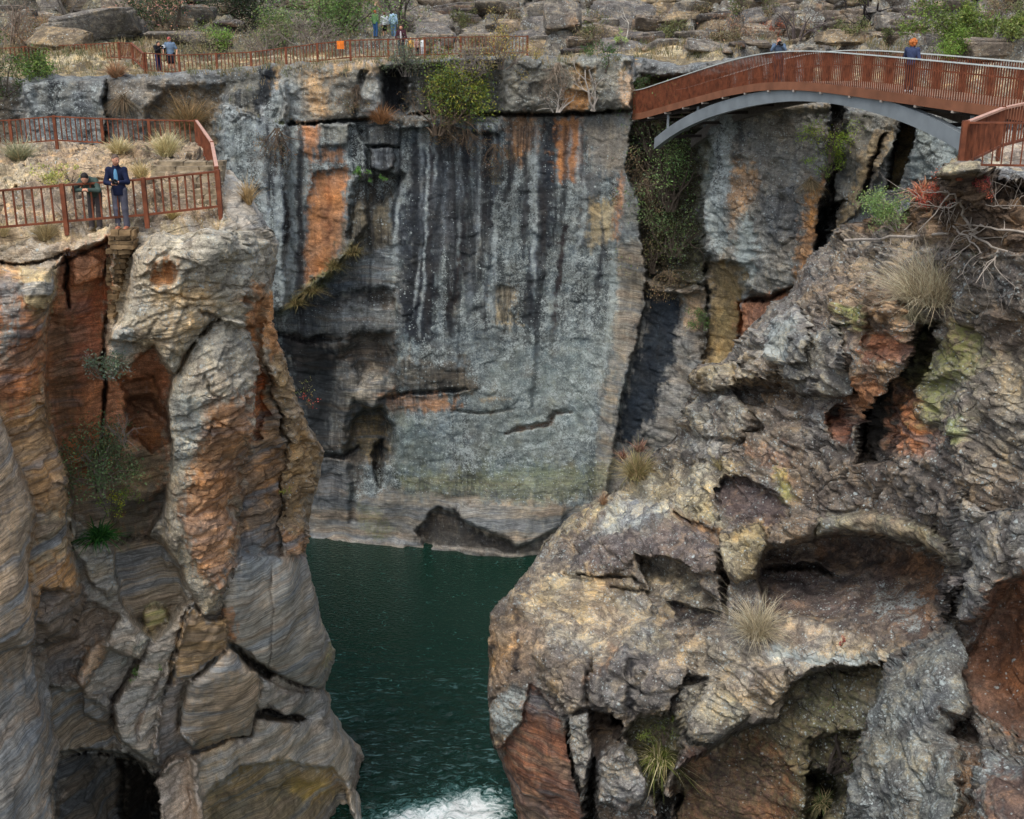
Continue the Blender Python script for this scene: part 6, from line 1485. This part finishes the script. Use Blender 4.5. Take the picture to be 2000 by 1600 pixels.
# ------------------------------------------------------------------ people: one smooth surface grown round joined tapered limbs
def surfnet(D,org,h):
    """naive surface nets on a grid of distances (negative inside)"""
    nx,ny,nz=D.shape;s=D<0
    cs=[(i,j,k) for i in (0,1) for j in (0,1) for k in (0,1)]
    sub=lambda A,o:A[o[0]:nx-1+o[0],o[1]:ny-1+o[1],o[2]:nz-1+o[2]]
    S=[sub(s,o) for o in cs];cnt=sum(q.astype(int) for q in S);act=(cnt>0)&(cnt<8)
    acc=np.zeros(act.shape+(3,));n=np.zeros(act.shape)
    for a in range(8):
        for b in range(a+1,8):
            d=np.array(cs[b])-np.array(cs[a])
            if np.abs(d).sum()!=1: continue
            da,db=sub(D,cs[a]),sub(D,cs[b]);m=(S[a]!=S[b])
            t=np.where(m,da/(da-db+1e-12),0)
            for ax in range(3): acc[...,ax]+=np.where(m,cs[a][ax]+t*d[ax],0)
            n+=m
    idx=-np.ones(act.shape,int);I=np.argwhere(act);idx[act]=np.arange(len(I))
    V=(I+acc[act]/n[act][:,None])*h+org
    F=[]
    for ax in range(3):
        o1,o2=[(1,2),(2,0),(0,1)][ax]
        sl=[slice(1,-1)]*3;sl[ax]=slice(0,None)
        lo=[slice(None)]*3;hi=[slice(None)]*3;lo[ax]=slice(0,-1);hi[ax]=slice(1,None)
        a=s[tuple(lo)];b=s[tuple(hi)];cr=np.argwhere(a!=b)
        for c in cr:
            if c[o1]<1 or c[o2]<1 or c[o1]>=D.shape[o1]-1 or c[o2]>=D.shape[o2]-1: continue
            e1=np.zeros(3,int);e1[o1]=1;e2=np.zeros(3,int);e2[o2]=1
            q=[tuple(c-e1-e2),tuple(c-e2),tuple(c),tuple(c-e1)]
            f=[idx[x] for x in q]
            if min(f)<0: continue
            F.append(f if s[tuple(c)] else f[::-1])
    return V,np.array(F,int)
def sd_cone(P,a,b,ra,rb):
    a=np.array(a,float);b=np.array(b,float);ab=b-a;t=np.clip(((P-a)@ab)/(ab@ab+1e-9),0,1)
    return np.linalg.norm(P-a-t[...,None]*ab,axis=-1)-(ra+(rb-ra)*t)
def sd_ell(P,c,r):
    r=np.array(r,float);q=(P-np.array(c))/r;k=np.linalg.norm(q,axis=-1)
    return (k-1)*r.min()*1.0*np.clip(k,1,None)**0
def smin(a,b,k=.03):
    h=np.clip(.5+.5*(b-a)/k,0,1);return b+(a-b)*h-k*h*(1-h)
def grow(prims,h,k=.03,pad=.05,cut=None):
    lo=np.array([1e9]*3);hi=-lo
    for p in prims:
        for c,r in ([(p[1],p[3]),(p[2],p[4])] if p[0]=='c' else [(p[1],max(p[2]))]):
            lo=np.minimum(lo,np.array(c)-r);hi=np.maximum(hi,np.array(c)+r)
    lo-=pad;hi+=pad;n=np.ceil((hi-lo)/h).astype(int)+1
    g=np.stack(np.meshgrid(*[lo[i]+np.arange(n[i])*h for i in range(3)],indexing='ij'),-1)
    D=np.full(g.shape[:3],9.0)
    for p in prims:
        d=sd_cone(g,p[1],p[2],p[3],p[4]) if p[0]=='c' else sd_ell(g,p[1],p[2])
        D=smin(D,d,p[5] if p[0]=='c' and len(p)>5 else k)
    if cut is not None: D=np.maximum(D,cut(g))
    return surfnet(D,lo,h)
SKIN=M_('skin',(205,150,122),.55,0,.06,20)
def person(label,feet_at,rotz,J=None,Ht=1.74,top=(60,70,90),bottom=(60,60,70),shoe=(60,50,45),hair=(40,32,28),sleeves='long',legs='long',topname='jacket',botname='trousers',
           hairk='short',tophem=.86,h=.016,group=None,open_front=None,fingers=True,cap=None,bulk=1.0,sk=None):
    """local frame: the person looks towards -y, x to their left as we see them on the right"""
    j=dict(head=(0,-.02,1.62),neck=(0,0,1.47),chest=(0,0,1.27),waist=(0,0,1.07),pel=(0,.01,.95),
           shL=(.18,0,1.41),shR=(-.18,0,1.41),elL=(.24,.03,1.12),elR=(-.24,.03,1.12),wrL=(.25,-.06,.88),wrR=(-.25,-.06,.88),
           hipL=(.09,.01,.92),hipR=(-.09,.01,.92),knL=(.10,-.01,.5),knR=(-.10,-.01,.5),anL=(.10,.03,.08),anR=(-.10,.03,.08),look=(0,-1,0))
    if J:j.update(J)
    sc=Ht/1.74;b_=bulk
    V3=lambda n:np.array(j[n],float)
    hd=V3('head');lk=V3('look');lk=lk/np.linalg.norm(lk);rt=np.cross(lk,[0,0,1.]);rt/=np.linalg.norm(rt)+1e-9
    upv=np.cross(rt,lk)
    root=empty('person',feet_at,label,'person',group);root.rotation_euler=(0,0,rotz);root.scale=(sc,sc,sc)
    limb=lambda a,b,ra,rb:('c',V3(a),V3(b),ra,rb)
    ellc=lambda n,r:('e',V3(n),r)
    tor=[ellc('chest',(.165*b_,.105*b_,.19)),ellc('waist',(.14*b_,.10*b_,.15)),ellc('pel',(.155*b_,.11*b_,.12))]+[('c',V3('chest')+[0,0,.08],V3('pel'),.11*b_,.12*b_)]
    arms=[];
    for s in 'LR':
        arms+=[limb('chest','sh'+s,.09,.065),limb('sh'+s,'el'+s,.052,.040),limb('el'+s,'wr'+s,.040,.027)]
    lg=[]
    for s in 'LR':
        lg+=[limb('hip'+s,'kn'+s,.085*b_,.056),limb('kn'+s,'an'+s,.056,.036)]
    ft=[]
    for s in 'LR':
        a=V3('an'+s);ft+=[('c',a+[0,.02,-.03],a+[0,-.15,-.045],.04,.034)]
    head=[('e',hd,(.080,.095,.114)),('e',hd+lk*.035-upv*.05,(.055,.055,.06)),('c',hd-upv*.04-lk*.02,V3('neck')-[0,0,.05],.052,.058),
          ('c',hd+lk*.085+upv*.005,hd+lk*.105-upv*.025,.010,.015,.012),('e',hd+rt*.075,(.014,.02,.03)),('e',hd-rt*.075,(.014,.02,.03))]
    hands=[]
    for s in 'LR':
        w_=V3('wr'+s);e=V3('el'+s);d=(w_-e)/np.linalg.norm(w_-e)
        if 'hd'+s in j: d=np.array(j['hd'+s],float);d/=np.linalg.norm(d)
        sx=np.cross(d,[0,0,1.]);sx=sx/(np.linalg.norm(sx)+1e-9) if np.linalg.norm(sx)>.2 else np.array([0,1.,0]);up_=np.cross(sx,d)
        hands.append(('c',w_,w_+d*.07,.028,.034))
        if fingers:
            for f,(o,L) in enumerate([(-.028,.062),(-.010,.075),(.010,.07),(.028,.055)]):
                p0=w_+d*.085+sx*o;p1=p0+d*L*.5-up_*.008;p2=p1+d*L*.4-up_*.03
                hands+=[('c',p0,p1,.0105,.010,.008),('c',p1,p2,.010,.008,.008)]
            hands+=[('c',w_+d*.04-sx*.03,w_+d*.09-sx*.055-up_*.01,.013,.010,.01)]
    V,F=grow(tor+arms+lg+ft+head+hands,h)
    fastmesh('body',V,F,sk or SKIN,None,True,root)
    inf=lambda P,x:[(p[0],p[1],p[2],p[3]+x,p[4]+x)+tuple(p[5:]) if p[0]=='c' else ('e',p[1],tuple(r+x for r in p[2])) for p in P]
    # clothing
    pel=V3('pel')
    ta=[]
    for s in 'LR':
        if sleeves=='long': ta+=[limb('chest','sh'+s,.09,.065),limb('sh'+s,'el'+s,.052,.042),('c',V3('el'+s),V3('el'+s)+(V3('wr'+s)-V3('el'+s))*.93,.042,.031)]
        else: ta+=[limb('chest','sh'+s,.09,.065),('c',V3('sh'+s),V3('sh'+s)+(V3('el'+s)-V3('sh'+s))*.75,.054,.05)]
    hem=tophem
    tb=tor+[('c',pel+[0,0,.05],[pel[0],pel[1],hem+.02],.13*b_,.135*b_)]
    cutt=lambda g:np.maximum(hem-g[...,2],-9)
    col=[('c',V3('neck')-[0,0,.03],V3('neck')+[0,0,.015],.07,.062)]
    V,F=grow(inf(tb+ta+col,.017),h,cut=cutt)
    fastmesh(topname,V,F,M_(topname+'_%d_%d_%d'%top,top,.85,0,.16,14.0,.2,.01),None,True,root)
    if legs=='skirt':
        V,F=grow([('c',pel,(pel[0],pel[1],.52),.15,.17)],h,cut=lambda g:.5-g[...,2])
    elif legs=='short':
        V,F=grow(inf([('e',pel,(.155*b_,.11*b_,.11))]+[('c',V3('hip'+s),V3('hip'+s)+(V3('kn'+s)-V3('hip'+s))*.8,.09*b_,.082*b_) for s in 'LR'],.025),h,cut=lambda g:g[...,2]-1.03)
    else:
        V,F=grow(inf([('e',pel,(.155*b_,.11*b_,.11))]+[q for s in 'LR' for q in (limb('hip'+s,'kn'+s,.085*b_,.06),('c',V3('kn'+s),V3('an'+s),.06,.052))],.018),h,cut=lambda g:np.maximum(g[...,2]-1.03,.06-g[...,2]))
    fastmesh(botname,V,F,M_(botname+'_%d_%d_%d'%bottom,bottom,.9,0,.16,14.0,.15,.01),None,True,root)
    for s in 'LR':
        a=V3('an'+s);V,F=grow([('c',a+[0,.03,-.035],a+[0,-.16,-.045],.052,.046),('c',a+[0,.02,.0],a+[0,.02,-.03],.045,.05)],h,cut=lambda g:(a[2]-.095)-g[...,2])
        fastmesh('shoe',V,F,M_('shoe_%d_%d_%d'%shoe,shoe,.7,0,.1,10),None,True,root)
    # hair: a shell over the back and crown
    if hairk:
        if hairk=='short': HP=[('e',hd+upv*.024-lk*.018,(.091,.100,.111))];ct=lambda g:((g-hd)@lk)*1.0-.045-np.clip(((g-hd)@upv)-.05,0,1)*1.2
        elif hairk=='crop': HP=[('e',hd+upv*.014-lk*.012,(.085,.098,.112))];ct=lambda g:np.maximum(((g-hd)@lk)-.035-np.clip(((g-hd)@upv)-.04,0,1)*1.0,-.03-((g-hd)@upv))
        elif hairk=='curly':
            rn=np.random.RandomState(3);HP=[('e',hd+upv*.02-lk*.03,(.12,.115,.125))]
            for i in range(46):
                n=rn.normal(size=3);n/=np.linalg.norm(n);HP.append(('e',hd+upv*.015-lk*.03+n*[.115,.11,.125],(.036,.036,.036)))
            ct=lambda g:((g-hd)@lk)-.05-np.clip(((g-hd)@upv)-.06,0,1)*1.0
        elif hairk=='long': HP=[('e',hd+upv*.02-lk*.02,(.088,.095,.104)),('c',hd-lk*.06,hd-lk*.07-upv*.2,.07,.055)];ct=lambda g:((g-hd)@lk)-.04-np.clip(((g-hd)@upv)-.05,0,1)*1.2
        V,F=grow(HP,h*.8,.012,cut=ct)
        fastmesh('hair',V,F,M_('hair_%d_%d_%d'%hair,hair,.6,0,.4,40.0,.3,.02),None,True,root)
    if cap:
        V,F=grow([('e',hd+upv*.04,(.092,.1,.085)),('c',hd+upv*.05+lk*.07,hd+upv*.04+lk*.15,.03,.02)],h*.8,.02,cut=lambda g:-((g-hd)@upv)+.03)
        fastmesh('cap',V,F,M_('cap_%d_%d_%d'%cap,cap,.8),None,True,root)
    for s in (-1,1):
        V,F=grow([('e',hd+lk*.083+rt*.03*s+upv*.012,(.011,.011,.008))],.005,.002,.01);fastmesh('eye',V,F,M_('eye',(30,24,22),.3),None,True,root)
    V,F=grow([('c',hd+lk*.092-upv*.058+rt*.018,hd+lk*.092-upv*.058-rt*.018,.006,.006)],.005,.002,.01);fastmesh('mouth',V,F,M_('lips',(150,86,76),.5),None,True,root)
    if open_front:
        V,F=grow([('e',V3('chest')+[.0,-.118,-.02],(.05,.03,.19)),('e',V3('waist')+[0.01,-.125,-.10],(.055,.03,.17))],h*.7,.02);fastmesh('shirt',V,F,M_('shirt_%d_%d_%d'%open_front,open_front,.8,0,.1,12),None,True,root)
    return root
def foot(u,v,Y): return pt(u,v,Y)
def turn(base,rz,sc,p):
    c,s=math.cos(rz),math.sin(rz);return base+Vector((p[0]*c-p[1]*s,p[0]*s+p[1]*c,p[2]))*sc
def camera_thing(loc,label,dirv,s=1.0,col=(30,30,32)):
    o=empty('camera',loc,label,'camera');d=Vector(dirv).normalized();x=d.cross(Vector((0,0,1))).normalized();u=x.cross(d)
    m=MB();m.box(loc,(.065*s,.03*s,.045*s),x,d,u);m.box(loc+u*.055*s,(.025*s,.025*s,.018*s),x,d,u);m.build('camera_body',M_('camera_%d'%col[0],col,.4),o)
    m=MB();m.tube([loc+d*.025*s,loc+d*.07*s,loc+d*.12*s],[.033*s,.036*s,.034*s],12);m.build('lens',M_('lens_black',(16,16,18),.25),o,True);return o
# the two leaning on the near railing
Hrail=1.0
p1=foot(187,449,29.75)
person('person in a dark green jacket bowing over folded hands on the near railing',p1,-.05,dict(head=(.0,-.36,1.33),neck=(0,-.22,1.27),chest=(0,-.10,1.13),waist=(0,.06,.98),pel=(0,.16,.90),
  shL=(.17,-.14,1.24),shR=(-.17,-.14,1.24),elL=(.30,-.30,1.03),elR=(-.32,-.30,1.03),wrL=(.07,-.38,1.05),wrR=(-.07,-.38,1.05),hdL=(-1,-.15,.05),hdR=(1,-.15,0),
  hipL=(.09,.16,.87),hipR=(-.09,.16,.87),knL=(.11,.06,.48),knR=(-.10,.10,.48),look=(.1,-.75,-.55)),1.68,top=(66,82,76),bottom=(84,78,78),shoe=(150,140,124),hair=(34,28,26),hairk='short',tophem=.80,h=.014)
p2=foot(240,448,29.75)
person('man in a navy jacket and pale blue shirt holding a camera at the railing',p2,0,dict(head=(.03,-.13,1.66),neck=(.0,-.06,1.50),chest=(0,-.02,1.29),waist=(0,.03,1.08),
  shL=(.18,-.05,1.41),shR=(-.18,-.05,1.41),elL=(.27,-.16,1.14),elR=(-.25,-.14,1.13),wrL=(.13,-.33,1.16),wrR=(-.05,-.33,1.12),hdL=(-.8,-.4,.1),hdR=(.9,-.4,.1),
  look=(.75,-.6,-.25)),1.76,top=(26,34,60),bottom=(92,92,104),shoe=(176,112,84),hair=(96,80,70),hairk='crop',tophem=.82,open_front=(96,148,184),h=.014,bulk=1.0)
camera_thing(p2+Vector((.05,-.42,1.19)),'dark compact camera held by the man in the navy jacket',(.6,-.6,-.2),.95)
# far upper left pair
p3=foot(312,144,65.9)
person('person in black top and dark blue trousers, far upper left',p3,.9,dict(head=(.0,-.10,1.55),elL=(.28,-.2,1.22),wrL=(.16,-.42,1.38),elR=(-.27,-.2,1.18),wrR=(-.1,-.40,1.35),look=(0,-1,-.2)),1.66,top=(28,28,32),bottom=(44,48,88),shoe=(70,66,64),hair=(30,26,24),h=.024,fingers=False)
camera_thing(turn(p3,.9,.95,(.03,-.5,1.42)),'white camera held up by the person in black',(-.5,-.8,0),1.3,(215,220,222))
p4=foot(336,144,65.9)
person('man in grey blue shirt, dark shorts and reddish cap at the far railing',p4,.05,dict(look=(-.3,-1,-.3),elL=(.33,.02,1.13),elR=(-.33,.02,1.13),wrL=(.33,-.14,.92),wrR=(-.30,-.14,.92)),1.82,top=(104,124,146),bottom=(34,36,46),shoe=(190,190,186),hair=(90,70,56),cap=(170,86,80),sleeves='short',legs='short',topname='shirt',botname='shorts',h=.024,fingers=False,bulk=1.25)
bg=empty('shoulder_bag',turn(p4,0,1,(-.32,-.12,.75)),'olive shoulder bag hanging at the side of the man in shorts','bag')
V,F=grow([('e',(0,0,0),(.13,.09,.17)),('e',(0,-.05,-.05),(.09,.06,.08))],.02,.03);fastmesh('pouch',V,F,M_('olive_canvas',(140,132,100),.9,0,.2,12),None,True,bg)
m=MB();q=bg.location;m.tube([q+Vector((0,0,.12)),q+Vector((.1,0,.45)),q+Vector((.2,.05,.68))],[.018]*3,5);m.build('strap',M_('strap_black',(40,38,36),.8),bg)
# walkers and rail group in the middle
p5=foot(752,75,86)
person('walker seen from behind in a white top and black skirt',p5,math.pi+.1,dict(anL=(.1,.16,.12),knL=(.1,-.02,.5)),1.66,top=(214,220,224),bottom=(28,28,30),shoe=(120,100,90),hair=(110,80,60),legs='skirt',topname='shirt',botname='skirt',h=.028,fingers=False)
p6=foot(769,75,86)
person('walker seen from behind in a pale blue shirt and blue jeans',p6,math.pi-.1,dict(anR=(-.1,.2,.12),knR=(-.1,-.02,.5),anL=(.08,-.08,.08)),1.80,top=(168,200,222),bottom=(104,132,160),shoe=(140,140,146),hair=(60,46,42),topname='shirt',botname='jeans',h=.028,fingers=False)
p7=foot(785,115,68.2)
person('person in a dark maroon jacket with a pale scarf behind the long railing',p7,-.2,dict(look=(.1,-1,-.2),wrL=(.1,-.3,1.02),wrR=(-.1,-.3,1.02),elL=(.28,-.05,1.1),elR=(-.28,-.05,1.1)),1.72,top=(66,38,46),bottom=(52,62,80),shoe=(214,214,212),hair=(70,44,36),h=.024,fingers=False,open_front=(196,190,190))
p8=foot(803,112,69.6)
person('child in a yellow top behind the long railing',p8,.3,None,1.02,top=(222,176,96),bottom=(80,64,58),shoe=(190,180,170),hair=(210,170,110),topname='shirt',h=.03,fingers=False)
p9=foot(826,111,70)
person('child in white with black hair furthest right behind the long railing',p9,-.2,None,1.0,top=(216,222,224),bottom=(190,190,196),shoe=(200,196,190),hair=(24,24,30),topname='shirt',h=.03,fingers=False)
p9b=foot(815,111,69.4)
person('child in a pale top and dark trousers between the yellow and the white one',p9b,.5,None,.95,top=(186,150,140),bottom=(40,38,44),shoe=(60,60,60),hair=(26,30,50),topname='shirt',h=.03,fingers=False)
p10=foot(734,73,83)
person('red haired person in green top and blue jeans beside the bright green bush',p10,2.6,None,1.66,top=(96,130,84),bottom=(52,84,124),shoe=(70,70,70),hair=(168,90,56),topname='shirt',botname='jeans',h=.028,fingers=False)
# on the bridge
def on_deck(s,off): 
    p=on_line(s,off);return Vector((p.x,p.y,BZ(s)-BHS-.01))
def s_for(u):
    best=0;be=1e9
    for s in np.linspace(0,BL,400):
        q=on_deck(s,.6);t=q.y*CP-(q.z-CAMZ)*SP;uu=1000+FPX*q.x/t
        if abs(uu-u)<be:be=abs(uu-u);best=s
    return best
p11=on_deck(s_for(1519),.55)
person('man in a blue grey jacket aiming a camera over the bridge rail',p11,-.3,dict(head=(0,-.22,1.53),neck=(0,-.13,1.41),chest=(0,-.05,1.23),waist=(0,.03,1.05),shL=(.18,-.09,1.36),shR=(-.18,-.09,1.36),
  elL=(.26,-.32,1.22),elR=(-.22,-.34,1.2),wrL=(.08,-.52,1.40),wrR=(-.04,-.50,1.40),look=(.5,-.9,-.15)),1.78,top=(86,104,126),bottom=(56,56,66),shoe=(50,46,44),hair=(120,86,66),h=.02,fingers=False)
camera_thing(turn(p11,-.3,1.02,(.06,-.62,1.45)),'black long lens camera held by the man on the bridge',(.7,-.7,-.3),1.3)
p12=on_deck(s_for(1777),.55)
person('woman with curly red hair and a navy jacket standing on the bridge, back turned',p12,math.pi*.82,dict(elL=(.27,-.16,1.14),wrL=(.2,-.40,1.12),elR=(-.27,.04,1.12),wrR=(-.24,-.2,1.05),look=(.2,-1,-.2)),1.66,top=(58,68,98),bottom=(52,46,52),shoe=(222,222,220),hair=(186,108,54),hairk='curly',tophem=.9,h=.018,fingers=False)
